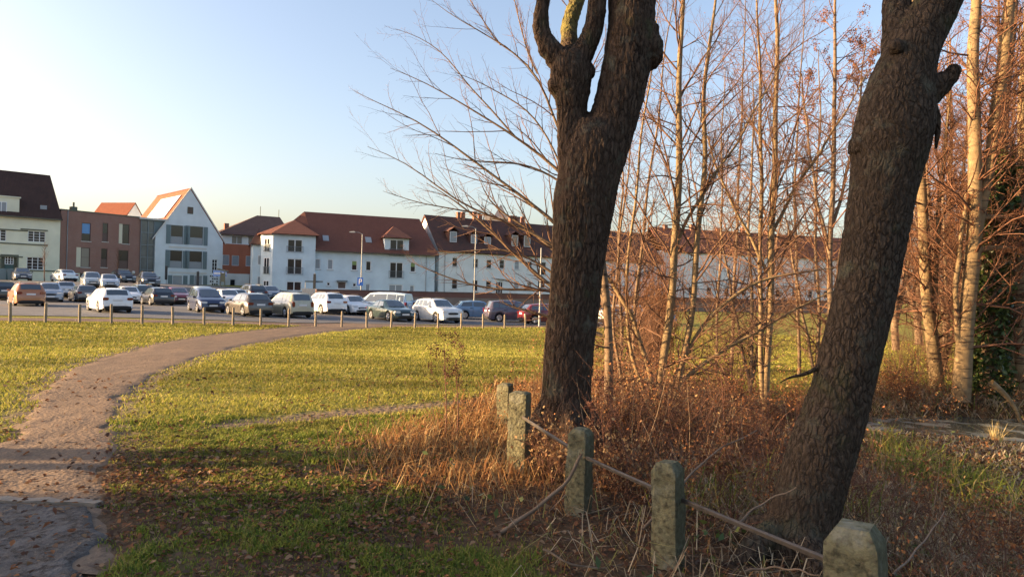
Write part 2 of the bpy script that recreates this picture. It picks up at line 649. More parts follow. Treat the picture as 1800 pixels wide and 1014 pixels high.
c = mixc(nt, noise_fac(nt, P_, 1.4, .3, .7), (.205, .148, .104), (.152, .110, .078))
c = mixc(nt, noise_fac(nt, P_, 9, .5, .75), c, (.11, .078, .06))
c = mixc(nt, noise_fac(nt, P_, 60, .55, .75), c, (.27, .205, .145))
nt.links.new(c, b.inputs['Base Color'])
nzb = N(nt, 'ShaderNodeTexNoise')
nzb.inputs['Scale'].default_value = 22
nzb.inputs['Detail'].default_value = 8
nt.links.new(P_, nzb.inputs['Vector'])
bumpn(nt, b, nzb.outputs[0], .85, .024)
tag(link('path', mesh_np('path', pV, pQ, None, True), pm_), kind='structure')

# ---- the greyer paved stretch at the camera's feet, ending in a low concrete kerb
am, nt, b = nodes_of('old_asphalt', .9, .2)
tc = N(nt, 'ShaderNodeTexCoord')
P_ = tc.outputs['Object']
c = mixc(nt, noise_fac(nt, P_, 2.2, .35, .7), (.125, .118, .115), (.07, .062, .055))
c = mixc(nt, noise_fac(nt, P_, 14, .46, .62), c, (.042, .034, .03))
c = mixc(nt, noise_fac(nt, P_, 120, .55, .7), c, (.17, .16, .15))
nt.links.new(c, b.inputs['Base Color'])
nzb = N(nt, 'ShaderNodeTexNoise')
nzb.inputs['Scale'].default_value = 22
nzb.inputs['Detail'].default_value = 9
nt.links.new(P_, nzb.inputs['Vector'])
bumpn(nt, b, nzb.outputs[0], 1.0, .03)
K0, K1 = G(-420, 868), G(168, 893)
kd = (K1 - K0).normalized()
nearR = [G(168, 896), G(178, 930), G(188, 970), G(195, 1014)]
av, aq = [], []
na, nb_ = 30, 40
for i in range(na + 1):
    s = i / na
    for j in range(nb_ + 1):
        t = j / nb_
        if s < .75:
            q = s / .75 * 3
            k = min(int(q), 2)
            rp = nearR[k].lerp(nearR[k + 1], q - k)
        else:
            rp = nearR[3] + Vector((.25, -1.6, 0)) * ((s - .75) / .25)
        rp = rp + Vector((-.02, 0, 0))
        lp = K0 + Vector((0, -3.2 * s, 0))
        p = lp.lerp(rp, t)
        x = p.x + (.20 * (vnoise(np.array([p.y * 4.0]), np.array([0.0]), 0, 51)[0] - .5) + .12 * (vnoise(np.array([p.y * 13.0]), np.array([0.0]), 0, 53)[0] - .5)) * max(0, (t - .8) / .2)
        av.append((x, p.y, tz1(x, p.y) + .026 + .012 * (vnoise(np.array([x * 5]), np.array([p.y * 5]), 0, 52)[0] - .5) - (.09 if j == nb_ else 0)))
for i in range(na):
    for j in range(nb_):
        q = i * (nb_ + 1) + j
        aq.append((q, q + nb_ + 1, q + nb_ + 2, q + 1))
tag(link('pavement', mesh_np('pavement', np.array(av), np.array(aq), None, True), am), kind='structure')
mc = mat('kerb_concrete', (.22, .19, .155), .9, vary=.3, vscale=9, bump=.5, bscale=40)
kb = MB()
n = 24
kn = Vector((-kd.y, kd.x, 0))
rows = []
for i in range(n + 1):
    p = K0.lerp(K1, i / n)
    j = .012 * math.sin(i * 2.3) + .01 * random.random()
    z = tz1(p.x, p.y)
    rows.append([(p.x, p.y, z - .05), (p.x - kn.x * .0 , p.y + j, z + .040), (p.x + kn.x * .09, p.y + .09 + j, z + .037 + j * .3), (p.x + kn.x * .12, p.y + .125, z - .05)])
for i in range(n):
    for k in range(3):
        kb.poly([rows[i][k], rows[i + 1][k], rows[i + 1][k + 1], rows[i][k + 1]][::-1])
kb.poly(rows[-1][::-1])
tag(kb.build('kerb', mc, None, 40), kind='structure')

# ---- parking area and the strips in front of it
def sheet(name, v0, v1, u0, u1, dz, material, nu=60, nv=10, wob=.3):
    vv, qq = [], []
    for i in range(nu + 1):
        u = u0 + (u1 - u0) * i / nu
        e0 = wob * (vnoise(np.array([u * .5]), np.array([nv * 1.0]), 0, 61)[0] - .5)
        a0 = v0(u) if callable(v0) else v0
        a1 = v1(u) if callable(v1) else v1
        for j in range(nv + 1):
            v = a0 + e0 + (a1 - a0) * j / nv
            p = ROW0 + RD * u + RN * v
            vv.append((p.x, p.y, tz1(p.x, p.y) + dz))
    for i in range(nu):
        for j in range(nv):
            q = i * (nv + 1) + j
            qq.append((q, q + nv + 1, q + nv + 2, q + 1))
    return tag(link(name, mesh_np(name, np.array(vv), np.array(qq), None, True), material), kind='structure')

asph = mat('lot_asphalt', (.105, .108, .115), .85, .25, vary=.35, vscale=.8, bump=.3, bscale=30)
grav = mat('gravel_brown', (.16, .115, .09), .95, .1, vary=.35, vscale=1.2, bump=.6, bscale=20, dist=.05)
def lot_edge(u):
    return 5.9 - 2.6 * float(sstep(-4, 14, u))
sheet('parking_area', lot_edge, 62, -60, 38, .03, asph, 100, 90, .8)
sheet('gravel_path', lambda u: 1.5 - .5 * float(sstep(0, 14, u)), lambda u: 4.0 - 1.0 * float(sstep(0, 14, u)), -40, 40, .010, grav, 100, 4, .5)

# painted bay lines between the parked cars
line_m = mat('bay_paint', (.62, .62, .60), .8, .3, vary=.35, vscale=5)
ql = MB()
for u in np.arange(-18, 44, 2.6):
    for v0 in (11.5,):
        p = ROW0 + RD * float(u) + RN * v0
        d = (RN * .94 - RD * .34).normalized()
        s = Vector((-d.y, d.x, 0)) * .05
        a, c_ = p, p + d * 4.6
        ql.poly([(q.x, q.y, tz1(q.x, q.y) + .018) for q in (a - s, c_ - s, c_ + s, a + s)])
tag(ql.build('bay_markings', line_m), kind='structure')

# ---- pond
wm, nt, b = nodes_of('pond_water', .06, .5)
b.inputs['Base Color'].default_value = (.045, .05, .042, 1)
tc = N(nt, 'ShaderNodeTexCoord')
f = noise_fac(nt, tc.outputs['Object'], 2.2, .48, .62)
nt.links.new(mixc(nt, f, (.05, .055, .046), (.16, .165, .14)), b.inputs['Base Color'])
mr = N(nt, 'ShaderNodeMapRange')
mr.inputs[3].default_value = .04
mr.inputs[4].default_value = .5
nt.links.new(f, mr.inputs[0])
nt.links.new(mr.outputs[0], b.inputs['Roughness'])
nzb = N(nt, 'ShaderNodeTexNoise')
nzb.inputs['Scale'].default_value = 6
nt.links.new(tc.outputs['Object'], nzb.inputs['Vector'])
bumpn(nt, b, nzb.outputs[0], .12, .02)
pw = MB()
cx, cy, rx, ry = POND
ring = [(cx + rx * 1.25 * math.cos(t), cy + ry * 1.35 * math.sin(t) - .12 * rx * 1.25 * math.cos(t), WATER_Z) for t in np.linspace(0, 2 * math.pi, 48, endpoint=False)]
pw.poly(ring)
tag(pw.build('pond', wm), kind='structure')

# ---- distant land that closes the horizon behind the houses
hm = mat('far_land', (.06, .06, .045), .95, .1, vary=.3, vscale=.05)
hb = MB()
pts = []
for i in range(61):
    x = -700 + 1400 * i / 60
    h = 4.0 + 3.0 * vnoise(np.array([x * .012]), np.array([0.0]), 0, 71)[0] + 1.5 * vnoise(np.array([x * .05]), np.array([3.0]), 0, 72)[0]
    pts.append((x, 420, h))
for i in range(60):
    a, c_ = pts[i], pts[i + 1]
    hb.poly([(a[0], 380, -1), (c_[0], 380, -1), c_, a])
    hb.poly([a, c_, (c_[0], 560, -1), (a[0], 560, -1)])
tag(hb.build('hills', hm, None, 60), kind='structure')
# ================================================================ buildings
glass = mat('window_glass', (.035, .045, .055), .06, .6, vary=.3, vscale=1)
glass_d = mat('window_glass_dark', (.018, .02, .024), .08, .55)
glass_b = mat('window_blind_grey', (.27, .29, .31), .35, .5)
glass_g = mat('window_blind_green', (.22, .30, .10), .4, .4)
glass_w = mat('window_blind_warm', (.25, .21, .16), .35, .5)
glass_c = mat('window_blind_blue', (.10, .27, .55), .25, .5)
white_f = mat('window_frame_white', (.74, .75, .76), .5, .4)
grey_f = mat('window_frame_grey', (.17, .20, .215), .5, .4)
rail_m = mat('railing_steel', (.16, .19, .21), .5, .5, metal=.3)
sill_m = mat('sill_stone', (.46, .45, .43), .8)

class Facade:
    """a vertical plane through two image columns at given depths"""
    def __init__(s, pxa, ya, pxb, yb, z0, name):
        a, b_ = at(pxa, 480, ya), at(pxb, 480, yb)
        s.O = Vector((a.x, a.y, z0))
        t = Vector((b_.x - a.x, b_.y - a.y, 0))
        s.W = t.length
        s.t = t.normalized()
        s.n = Vector((s.t.y, -s.t.x, 0))   # towards the viewer
        s.root = empty(name, s.O, math.atan2(s.t.y, s.t.x))
        s.holes = []
    def p(s, px, py, back=0.0):
        """pixel -> (s, z) on the plane set back behind the facade"""
        d = ray(px, py)
        o = Vector((0, 0, CAMZ))
        pl = s.O - s.n * back
        k = (pl - o).dot(s.n) / d.dot(s.n)
        h = o + d * k - s.O
        return h.dot(s.t), h.z
    def rect(s, x0, y0, x1, y1, back=0.0):
        xm, ym = (x0 + x1) / 2, (y0 + y1) / 2
        a, c = s.p(x0, ym, back)[0], s.p(x1, ym, back)[0]
        d, e = s.p(xm, y1, back)[1], s.p(xm, y0, back)[1]
        return a, c, d, e
    def wall(s, poly_top, W, D, material, back=0.0, name='wall', x0=0.0, reveal=.14, zb=-.6, closed=True):
        """front with openings"""
        mb = MB()
        H = poly_top
        xs = sorted({x0, x0 + W} | {v for h in s.holes for v in h[:2] if x0 < v < x0 + W})
        zs = sorted({zb, H} | {v for h in s.holes for v in h[2:4] if zb < v < H})
        y = back
        for a, c in zip(xs[:-1], xs[1:]):
            for d, e in zip(zs[:-1], zs[1:]):
                xm, zm = (a + c) / 2, (d + e) / 2
                if any(h[0] < xm < h[1] and h[2] < zm < h[3] for h in s.holes): continue
                mb.poly([(a, y, d), (c, y, d), (c, y, e), (a, y, e)])
        for h in s.holes:
            a, c, d, e = h[:4]
            if c <= x0 or a >= x0 + W: continue
            r = y + reveal
            mb.poly([(a, y, d), (a, y, e), (a, r, e), (a, r, d)])
            mb.poly([(c, y, d), (c, r, d), (c, r, e), (c, y, e)])
            mb.poly([(a, y, e), (c, y, e), (c, r, e), (a, r, e)])
            mb.poly([(a, y, d), (a, r, d), (c, r, d), (c, y, d)])
        if closed:
            x1, yb = x0 + W, y + D
            mb.poly([(x0, y, zb), (x0, y, H), (x0, yb, H), (x0, yb, zb)])
            mb.poly([(x1, y, zb), (x1, yb, zb), (x1, yb, H), (x1, y, H)])
            mb.poly([(x0, yb, zb), (x0, yb, H), (x1, yb, H), (x1, yb, zb)])
            # dark room behind the openings
        return mb.build(name, material, s.root)
    def window(s, rc, back=0.0, cols=1, rows=1, frame=white_f, pane=glass, rail=False, sill=None, fw=.07, depth=.10, label=None, name='window', pane2=None, split=.5):
        a, c, d, e = rc
        y = back + depth
        mb = MB()
        bx = lambda x0, x1, z0, z1, p=.0: mb.box(x0, x1, y - .04 - p, y + .03, z0, z1)
        bx(a, a + fw, d, e); bx(c - fw, c, d, e)
        bx(a + fw, c - fw, d, d + fw); bx(a + fw, c - fw, e - fw, e)
        for i in range(1, cols):
            x = a + (c - a) * i / cols
            mb.box(x - fw * .55, x + fw * .55, y - .035, y + .03, d + fw, e - fw)
        for j in range(1, rows):
            z = d + (e - d) * j / rows
            mb.box(a + fw, c - fw, y - .03, y + .025, z - fw * .3, z + fw * .3)
        w = mb.build(name, frame, s.root)
        if label: w['label'] = label
        mp = MB()
        if pane2 is None:
            mp.box(a + fw * .6, c - fw * .6, y + .0, y + .02, d + fw * .6, e - fw * .6).build('pane', pane, w)
        else:
            zm = d + (e - d) * split
            mp.box(a + fw * .6, c - fw * .6, y + .0, y + .02, zm, e - fw * .6).build('pane', pane, w)
            MB().box(a + fw * .6, c - fw * .6, y + .0, y + .02, d + fw * .6, zm - .01).build('pane', pane2, w)
        if sill is not None:
            MB().box(a - .08, c + .08, back - .08, back + .02, d - .09, d - .005).build('sill', sill, w)
        if rail:
            mr_ = MB()
            z1 = d + (e - d) * .45
            yy = back - .10
            x0, x1 = a - .12, c + .12
            mr_.box(x0, x1, yy - .03, yy, z1 - .05, z1)
            mr_.box(x0, x1, yy - .03, yy, d + .02, d + .07)
            nb = max(8, int((x1 - x0) / .16))
            for i in range(nb + 1):
                x = x0 + (x1 - x0) * i / nb
                mr_.box(x - .014, x + .014, yy - .02, yy - .002, d + .07, z1 - .05)
            mr_.box(x0, x0 + .04, yy - .0, back, z1 - .05, z1)
            mr_.box(x1 - .04, x1, yy - .0, back, z1 - .05, z1)
            mr_.build('railing', rail_m, w)
        return w
    def hole(s, rc):
        s.holes.append(rc)
        return rc

def slab(mb, quad, th):
    """thick roof plane from four corners (counter-clockwise seen from above)"""
    q = [Vector(p) for p in quad]
    nrm = (q[1] - q[0]).cross(q[2] - q[0]).normalized()
    if nrm.z < 0:
        q = q[::-1]
        nrm = -nrm
    lo = [p - nrm * th for p in q]
    k = len(q)
    v = [tuple(p) for p in q] + [tuple(p) for p in lo]
    f = [tuple(range(k)), tuple(range(2 * k - 1, k - 1, -1))] + [(i, i + k, (i + 1) % k + k, (i + 1) % k)[::-1] for i in range(k)]
    mb.raw(v, [x if i != 1 else x for i, x in enumerate(f)])
    return mb

def pipe(F_, s_, z0, z1, back=0.0, material=None, r=.05):
    MB().tube([(s_, back - .09, z0), (s_, back - .09, z1)], r, 6).build('downpipe', material or rail_m, F_.root)

wall_cream = mat('render_cream', (.72, .70, .54), .9, .2, vary=.13, vscale=.55, detail=9)
wall_white = mat('render_white', (.74, .75, .73), .9, .2, vary=.13, vscale=.55, detail=9)
wall_blue = mat('render_pale_blue', (.58, .67, .72), .9, .2, vary=.13, vscale=.55, detail=9)
wall_gable = mat('render_white_blue', (.64, .69, .71), .9, .2, vary=.13, vscale=.55, detail=9)
wall_red = mat('render_red', (.40, .145, .085), .9, .2, vary=.13, vscale=.55, detail=9)
wall_brick = brick_mat('facade_brick', (.36, .19, .145), (.29, .155, .12), (.27, .20, .17), 1.0)
roof_dark = tile_mat('roof_tiles_brown', (.070, .042, .036), (.11, .06, .05))
roof_red = tile_mat('roof_tiles_red', (.17, .072, .055), (.22, .095, .07))
roof_or = tile_mat('roof_tiles_orange', (.26, .085, .05), (.32, .11, .06))
roof_old = tile_mat('roof_tiles_old', (.085, .055, .05), (.19, .08, .06))
trim_dark = mat('trim_dark', (.13, .135, .10), .8)
trim_lt = mat('trim_light', (.62, .60, .55), .8)
cream_p = mat('panel_cream', (.68, .62, .46), .7)
brown_p = mat('panel_brown', (.13, .085, .07), .6)
door_g = mat('door_green', (.05, .10, .10), .5, .4)
gutter_m = mat('gutter_zinc', (.30, .32, .34), .5, .5, metal=.4)
chim_m = brick_mat('chimney_brick', (.30, .13, .09), (.24, .10, .07), (.25, .2, .17))

# ---------------------------------------------------------------- cream house on the left
A = Facade(-95, 80.2, 104, 87.8, tz1(-60, 83), 'cream_house')
tag(A.root, 'cream rendered house with a steep dark roof at the left edge of the photo', 'house')
w1 = A.hole(A.rect(49, 406.5, 80, 425.5)); w2 = A.hole(A.rect(-20, 403, 11, 423))
w3 = A.hole(A.rect(47, 452, 76.5, 474)); dr = A.hole(A.rect(3, 449.5, 29, 497))
w4 = A.hole(A.rect(-70, 403, -40, 422))
ze = A.p(80, 381)[1]
A.wall(ze, A.W, 10, wall_cream)
A.window(w1, cols=3, rows=4, pane=glass_d, depth=.12)
A.window(w2, cols=3, rows=4, pane=glass_d, depth=.12)
A.window(w4, cols=3, rows=4, pane=glass_d, depth=.12)
A.window(w3, cols=3, rows=4, pane=glass_d, depth=.12)
# door in a dark portal
a, c, d, e = dr
mb = MB().box(a - .18, a, -.06, .12, d, e + .15).box(c, c + .18, -.06, .12, d, e + .15).box(a, c, -.06, .12, e, e + .15)
mb.build('door_surround', trim_dark, A.root)
dd = MB().box(a + .3, c - .3, .16, .22, d, e - 1.1).build('door', door_g, A.root)
MB().box(c - .5, c - .42, .10, .16, d + 1.0, d + 1.15).build('handle', rail_m, dd)
A.window((a + .3, c - .3, e - 1.05, e - .1), depth=.18, cols=3, rows=3, pane=glass_d, name='fanlight')
MB().box(a, c, .23, .26, d, e).build('door_recess', trim_dark, A.root)
for (x0, x1, y_) in ((-95, 49, 401.5), (36, 84, 404), (-95, 84, 426.6), (-95, 40, 449), (36, 99, 475.5)):
    a0, a1 = max(A.p(x0, y_)[0], 0), A.p(x1, y_)[0]
    z = A.p((x0 + x1) / 2, y_)[1]
    MB().box(a0, a1, -.10, -.002, z - .07, z + .07).build('string_course', trim_dark, A.root)
zr = A.p(93, 309, 4.6)[1]
mb = MB()
slab(mb, [(-.0, -.45, ze - .25), (A.W + .15, -.45, ze - .25), (A.W - .5, 4.6, zr), (0, 4.6, zr)], .18)
slab(mb, [(A.W + .15, 9.6, ze - .25), (0, 9.6, ze - .25), (0, 4.6, zr - .01), (A.W - .5, 4.6, zr - .01)], .18)
slab(mb, [(A.W + .15, -.45, ze - .25), (A.W + .15, 9.6, ze - .25), (A.W - .5, 4.6, zr)], .1)
rf = mb.build('roof', roof_dark, A.root)
rq = A.rect(-45, 345, 34, 378.5, .0)
rq = (rq[0], rq[1], ze - .15, rq[3])
mb = MB().box(rq[0], rq[1], .02, 3.2, rq[2], rq[3]).box(rq[0] - .15, rq[1] + .15, -.12, 3.6, rq[3], rq[3] + .14)
dm = mb.build('dormer', wall_cream, rf)
A.window(A.rect(-18, 354, 12, 376), back=.0, depth=-.0, cols=3, rows=1, name='dormer_window', pane=glass_b)
mb = MB().box(0, A.W, -.56, -.44, ze - .36, ze - .24)
mb.build('gutter', trim_dark, A.root)
pv_ = A.p(75, 366, 1.2)
MB().box(pv_[0] - .35, pv_[0] + .35, .55, .75, pv_[1] - .6, pv_[1] + .3).build('roof_light', glass_b, rf)

# ---------------------------------------------------------------- brick apartment building
B = Facade(104.5, 88.6, 245, 97.0, tz1(-55, 90), 'brick_apartment_block')
tag(B.root, 'flat roofed brown brick apartment block beside the cream house', 'building')
zt_l = B.p(105, 369)[1]
rects = [(143.5, 392, 159.5, 424, 'b', 0), (180, 392, 190, 425, 'n', 0), (209, 394, 227.5, 428.5, 'p', 1),
         (134, 435, 158, 469.5, 'p', 1), (177.5, 437, 188.5, 470, 'n', 0), (208, 440, 225.5, 473, 'n', 0),
         (132, 480, 157, 497, 'p', 1), (177, 481, 187, 500, 'n', 0), (214, 484, 225, 503, 'n', 0)]
rr = []
for (x0, y0, x1, y1, k, p_) in rects:
    rr.append(B.hole(B.rect(x0, y0, x1, y1)))
B.wall(zt_l, B.W, 12, wall_brick)
for rc, (x0, y0, x1, y1, k, p_) in zip(rr, rects):
    a, c, d, e = rc
    if k == 'p':
        s_ = a + (c - a) * .34
        MB().box(a, s_, .05, .10, d, e).build('cream_panel', cream_p, B.root)
        B.window((s_ + .01, c, d, e), frame=brown_p, pane=glass_w if y0 > 430 and y0 < 440 else glass_d, sill=trim_lt, rows=2)
    elif k == 'b':
        B.window(rc, frame=brown_p, pane=glass_c, pane2=glass_d, split=.42, rows=1, sill=trim_lt)
    else:
        B.window(rc, frame=brown_p, pane=glass_d, pane2=brown_p, split=.45, sill=trim_lt)
MB().box(-.05, B.W + .05, -.06, 12, zt_l + .0, zt_l + .16).build('parapet', trim_dark, B.root)
pipe(B, B.p(117.5, 430)[0], -.4, zt_l, material=gutter_m)
s_ = B.p(150, 370)[0]
MB().box(s_ - .35, s_ + .35, 3, 3.7, zt_l + .16, zt_l + .9).box(s_ - .08, s_ + .08, 3.2, 3.4, zt_l + .9, zt_l + 1.5).build('roof_vent', trim_dark, B.root)
s_, z_ = B.p(233.5, 479)
MB().tube([(s_, -.14, z_ - .22), (s_, -.14, z_ - .1), (s_, -.14, z_ + .12), (s_, -.14, z_ + .22)], [.12, .22, .22, .12], 8).build('wall_lamp', trim_lt, B.root, 50)

# ---------------------------------------------------------------- white gabled house with its glazed stair link
C = Facade(271.5, 98.0, 390.5, 104.8, tz1(-46, 97), 'gabled_house')
tag(C.root, 'pale gabled house with grey shutters and an orange tiled roof', 'house')
rects = [(300, 396, 322, 429, 's'), (333.5, 398, 357, 431, 's'), (298.5, 440, 320.5, 471, 's'), (332.5, 441.5, 355.5, 472.5, 's'),
         (303, 484, 321, 504, 'f'), (341, 484, 356, 506, 'f'), (372.5, 456, 382, 481, 'g'), (329.6, 364, 339.5, 376, 'v')]
rr = [C.hole(C.rect(*q[:4])) for q in rects]
zE, zA = C.p(271.5, 414)[1], C.p(335.7, 332)[1]
sA = C.p(335.7, 340)[0]
# the gable: openings cut up to the eaves line, the vent sits proud in the gable triangle
C.holes = [h for h, q in zip(rr, rects) if q[4] != 'v']
low = [h for h in C.holes if h[2] < zE]
zsplit = max(h[3] for h in C.holes) + .05
sl = (zA - zE) / (C.W / 2)
def gx_at(z):
    k = (z - zE) / (zA - zE)
    return sA * k, C.W + (sA - C.W) * k
# wall drawn in horizontal bands so that the gable slopes stay exact
mb = MB()
zs = sorted({-.6, zE, zA} | {v for h in C.holes for v in h[2:4]})
for d, e in zip(zs[:-1], zs[1:]):
    l0, r0 = gx_at(d) if d > zE else (0, C.W)
    l1, r1 = gx_at(e) if e > zE else (0, C.W)
    hs = sorted([h for h in C.holes if h[2] <= d + 1e-6 and h[3] >= e - 1e-6])
    xs = [(l0, l1)] + [(v, v) for h in hs for v in h[:2]] + [(r0, r1)]
    for i in range(0, len(xs), 2):
        (p0, p1), (q0, q1) = xs[i], xs[i + 1]
        if e >= zA - 1e-6 and len(xs) == 2:
            mb.poly([(p0, 0, d), (q0, 0, d), (sA, 0, zA)])
        else:
            mb.poly([(p0, 0, d), (q0, 0, d), (q1, 0, e), (p1, 0, e)])
for a, c, d, e in C.holes:
    mb.poly([(a, 0, d), (a, 0, e), (a, .14, e), (a, .14, d)]); mb.poly([(c, 0, d), (c, .14, d), (c, .14, e), (c, 0, e)])
    mb.poly([(a, 0, e), (c, 0, e), (c, .14, e), (a, .14, e)]); mb.poly([(a, 0, d), (a, .14, d), (c, .14, d), (c, 0, d)])
DG = 14
mb.poly([(0, 0, -.6), (0, 0, zE), (0, DG, zE), (0, DG, -.6)]); mb.poly([(C.W, 0, -.6), (C.W, DG, -.6), (C.W, DG, zE), (C.W, 0, zE)])
mb.poly([(0, DG, -.6), (0, DG, zE), (sA, DG, zA), (C.W, DG, zE), (C.W, DG, -.6)])
mb.build('wall', wall_gable, C.root)
mb = MB()
slab(mb, [(-.35, .02, zE - .35 * sl + .12), (sA, .02, zA + .14), (sA, DG, zA + .14), (-.35, DG, zE - .35 * sl + .12)], .2)
slab(mb, [(sA + .01, -.02, zA + .14), (C.W + .35, -.02, zE - .35 * sl + .12), (C.W + .35, DG, zE - .35 * sl + .12), (sA + .01, DG, zA + .14)][::-1], .2)
rf = mb.build('roof', roof_or, C.root)
vb = MB()
for (x0, z0_, x1, z1_) in ((-.4, zE - .4 * sl + .17, sA, zA + .2), (C.W + .4, zE - .4 * sl + .17, sA, zA + .2)):
    vb.raw([(x0, -.1, z0_ - .2), (x0, -.03, z0_ - .2), (x0, -.03, z0_ + .06), (x0, -.1, z0_ + .06), (x1, -.1, z1_ - .2), (x1, -.03, z1_ - .2), (x1, -.03, z1_ + .06), (x1, -.1, z1_ + .06)],
           [(0, 1, 2, 3), (7, 6, 5, 4), (0, 4, 5, 1), (1, 5, 6, 2), (2, 6, 7, 3), (3, 7, 4, 0)])
vb.build('verge_board', trim_lt, C.root)
# solar panels on the left slope
solar = mat('solar_panel', (.40, .42, .44), .2, .6)
Ln = math.hypot(sA, zA - zE)
def roofpt(k, y, off):
    x = sA * k
    z = zE + (zA - zE) * k + .14
    nx, nz = -(zA - zE) / Ln, sA / Ln
    return (x + nx * off, y, z + nz * off)
for i in range(4):
    for j in range(2):
        k0, k1 = .36 + j * .25, .36 + (j + 1) * .25 - .01
        y0, y1 = 1.6 + i * 2.1, 1.6 + (i + 1) * 2.1 - .05
        v = [roofpt(k0, y0, .06), roofpt(k1, y0, .06), roofpt(k1, y1, .06), roofpt(k0, y1, .06)] + [roofpt(k0, y0, .14), roofpt(k1, y0, .14), roofpt(k1, y1, .14), roofpt(k0, y1, .14)]
        MB().raw(v, [(0, 1, 2, 3), (7, 6, 5, 4), (0, 4, 5, 1), (1, 5, 6, 2), (2, 6, 7, 3), (3, 7, 4, 0)]).build('solar_panel', solar, rf)
shut = mat('shutter_grey', (.16, .21, .22), .6)
for rc, q in zip(rr, rects):
    a, c, d, e = rc
    if q[4] == 's' or q[4] == 'f':
        C.window(rc, frame=grey_f if q[4] == 's' else white_f, pane=glass_d if q[4] == 's' else glass_b, pane2=glass_b if q[4] == 's' else None, split=.40)
        for s0, s1 in ((a - .62, a - .03), (c + .06, c + .66)):
            sb = MB().box(s0, s1, -.06, -.012, d, e)
            k = 9
            for i in range(k):
                z = d + (e - d) * (i + .5) / k
                sb.box(s0 + .06, s1 - .06, -.085, -.06, z - .09, z + .02)
            sb.build('shutter', shut, C.root)
    elif q[4] == 'g':
        C.window(rc, frame=white_f, pane=glass_d, cols=2, rows=4)
    else:
        C.window((a, c, d, e), depth=-.02, frame=trim_dark, pane=brown_p, rows=5, name='vent')
for (y_) in (435.5, 479.5):
    z = C.p(328, y_)[1]
    MB().box(C.rect(297, y_ - 2, 363, y_)[0], C.rect(297, y_ - 2, 363, y_)[1], -.05, -.002, z - .12, z + .12).build('band', trim_lt, C.root)
# the lattice door below the barred window
rc = C.rect(368, 483, 383, 511)
mb = MB().box(rc[0], rc[1], -.05, -.003, rc[2], rc[3])
dd = mb.build('door', white_f, C.root)
lat = MB()
for i in range(4):
    for j in range(6):
        if (i * 3 + j * 2) % 4 == 0: continue
        x0 = rc[0] + (rc[1] - rc[0]) * (i + .16) / 4
        z0_ = rc[2] + (rc[3] - rc[2]) * (j + .18) / 6
        lat.box(x0, x0 + (rc[1] - rc[0]) * .16, -.07, -.052, z0_, z0_ + (rc[3] - rc[2]) * .10)
lat.build('lattice_glazing', glass_d, dd)
# glazed stair link
L = Facade(245.5, 96.9, 292, 99.3, tz1(-50, 98), 'glazed_stair_link')
tag(L.root, 'narrow glazed stairwell between the brick block and the gabled house', 'stairwell')
zl = L.p(258, 386)[1]
LW = L.p(271.3, 440)[0]
MB().box(.0, LW, .12, 5, -.6, zl).build('glass_wall', mat('stair_glass', (.10, .12, .13), .12, .6, vary=.4, vscale=.8), L.root)
for s_ in (0, LW * .5, LW - .1):
    MB().box(s_, s_ + .1, 0, .119, -.6, zl).build('mullion', grey_f, L.root)
for z in np.linspace(.2, zl - .1, 6):
    MB().box(.1, LW * .5, .01, .118, z - .06, z + .06).build('transom', grey_f, L.root)
    MB().box(LW * .5 + .1, LW - .1, .01, .118, z - .06, z + .06).build('transom', grey_f, L.root)
# grey upper panel that dies into the gable, held behind its face
zk = L.p(271.3, 415)[1]
MB().poly([(LW, .10, zk - .4), (L.W + .05, .10, zl), (LW, .10, zl)]).build('upper_panel', shut, L.root)
rc = L.rect(252, 483, 264, 506)
MB().box(rc[0], rc[1], -.03, -.004, rc[2], rc[3]).build('door', mat('door_brown', (.17, .075, .05), .5), L.root)
rc2 = L.rect(246, 481.5, 268, 483.5)
MB().box(rc2[0], rc2[1], -.5, -.004, rc2[2], rc2[3]).build('canopy', cream_p, L.root)
MB().box(-.2, L.W + .1, -.25, 4.5, zl, zl + .26).build('roof', trim_lt, L.root)

# ---------------------------------------------------------------- red and white house behind, dull roof
D_ = Facade(386, 112, 505, 118, tz1(-44, 112), 'red_rendered_house')
tag(D_.root, 'white and red rendered house with a dull hipped roof behind the gabled house', 'house')
zr0, zr1, zw = D_.p(430, 481.5)[1], D_.p(430, 430)[1], D_.p(430, 412)[1]
rects = [(407, 415, 426, 429), (436, 416, 455, 430), (391, 448, 403, 466), (407.5, 449, 420, 467), (432, 450, 444, 468), (404, 491, 413.5, 508)]
rr = [D_.hole(D_.rect(*q)) for q in rects]
hl = list(D_.holes)
D_.holes = [h for h in hl if h[2] > zr1]; D_.wall(zw, D_.W, 12, wall_white, zb=zr1 + .004)
D_.holes = [h for h in hl if zr0 < h[2] < zr1]; D_.wall(zr1, D_.W, 12, wall_red, zb=zr0 + .004)
D_.holes = [h for h in hl if h[3] < zr0]; D_.wall(zr0, D_.W, 12, wall_white)
for i, rc in enumerate(rr):
    D_.window(rc, pane=glass_w if i < 2 else glass_b if i < 5 else glass_d, cols=2 if i < 2 else 1)
zt_ = D_.p(455, 379, 6)[1]
mb = MB()
s1, s2 = D_.p(452, 379, 6)[0], D_.p(492, 381, 6)[0]
slab(mb, [(-.7, -.7, zw - .15), (D_.W + .7, -.7, zw - .15), (s2, 6, zt_), (s1, 6, zt_)], .15)
slab(mb, [(-.7, 12.7, zw - .15), (-.7, -.7, zw - .15), (s1, 6, zt_)], .15)
slab(mb, [(D_.W + .7, -.7, zw - .15), (D_.W + .7, 12.7, zw - .15), (s2, 6, zt_)], .15)
slab(mb, [(D_.W + .7, 12.7, zw - .15), (-.7, 12.7, zw - .15), (s1, 6, zt_), (s2, 6, zt_)], .15)
rf = mb.build('roof', tile_mat('roof_tiles_dull', (.14, .085, .07), (.19, .12, .10)), D_.root)
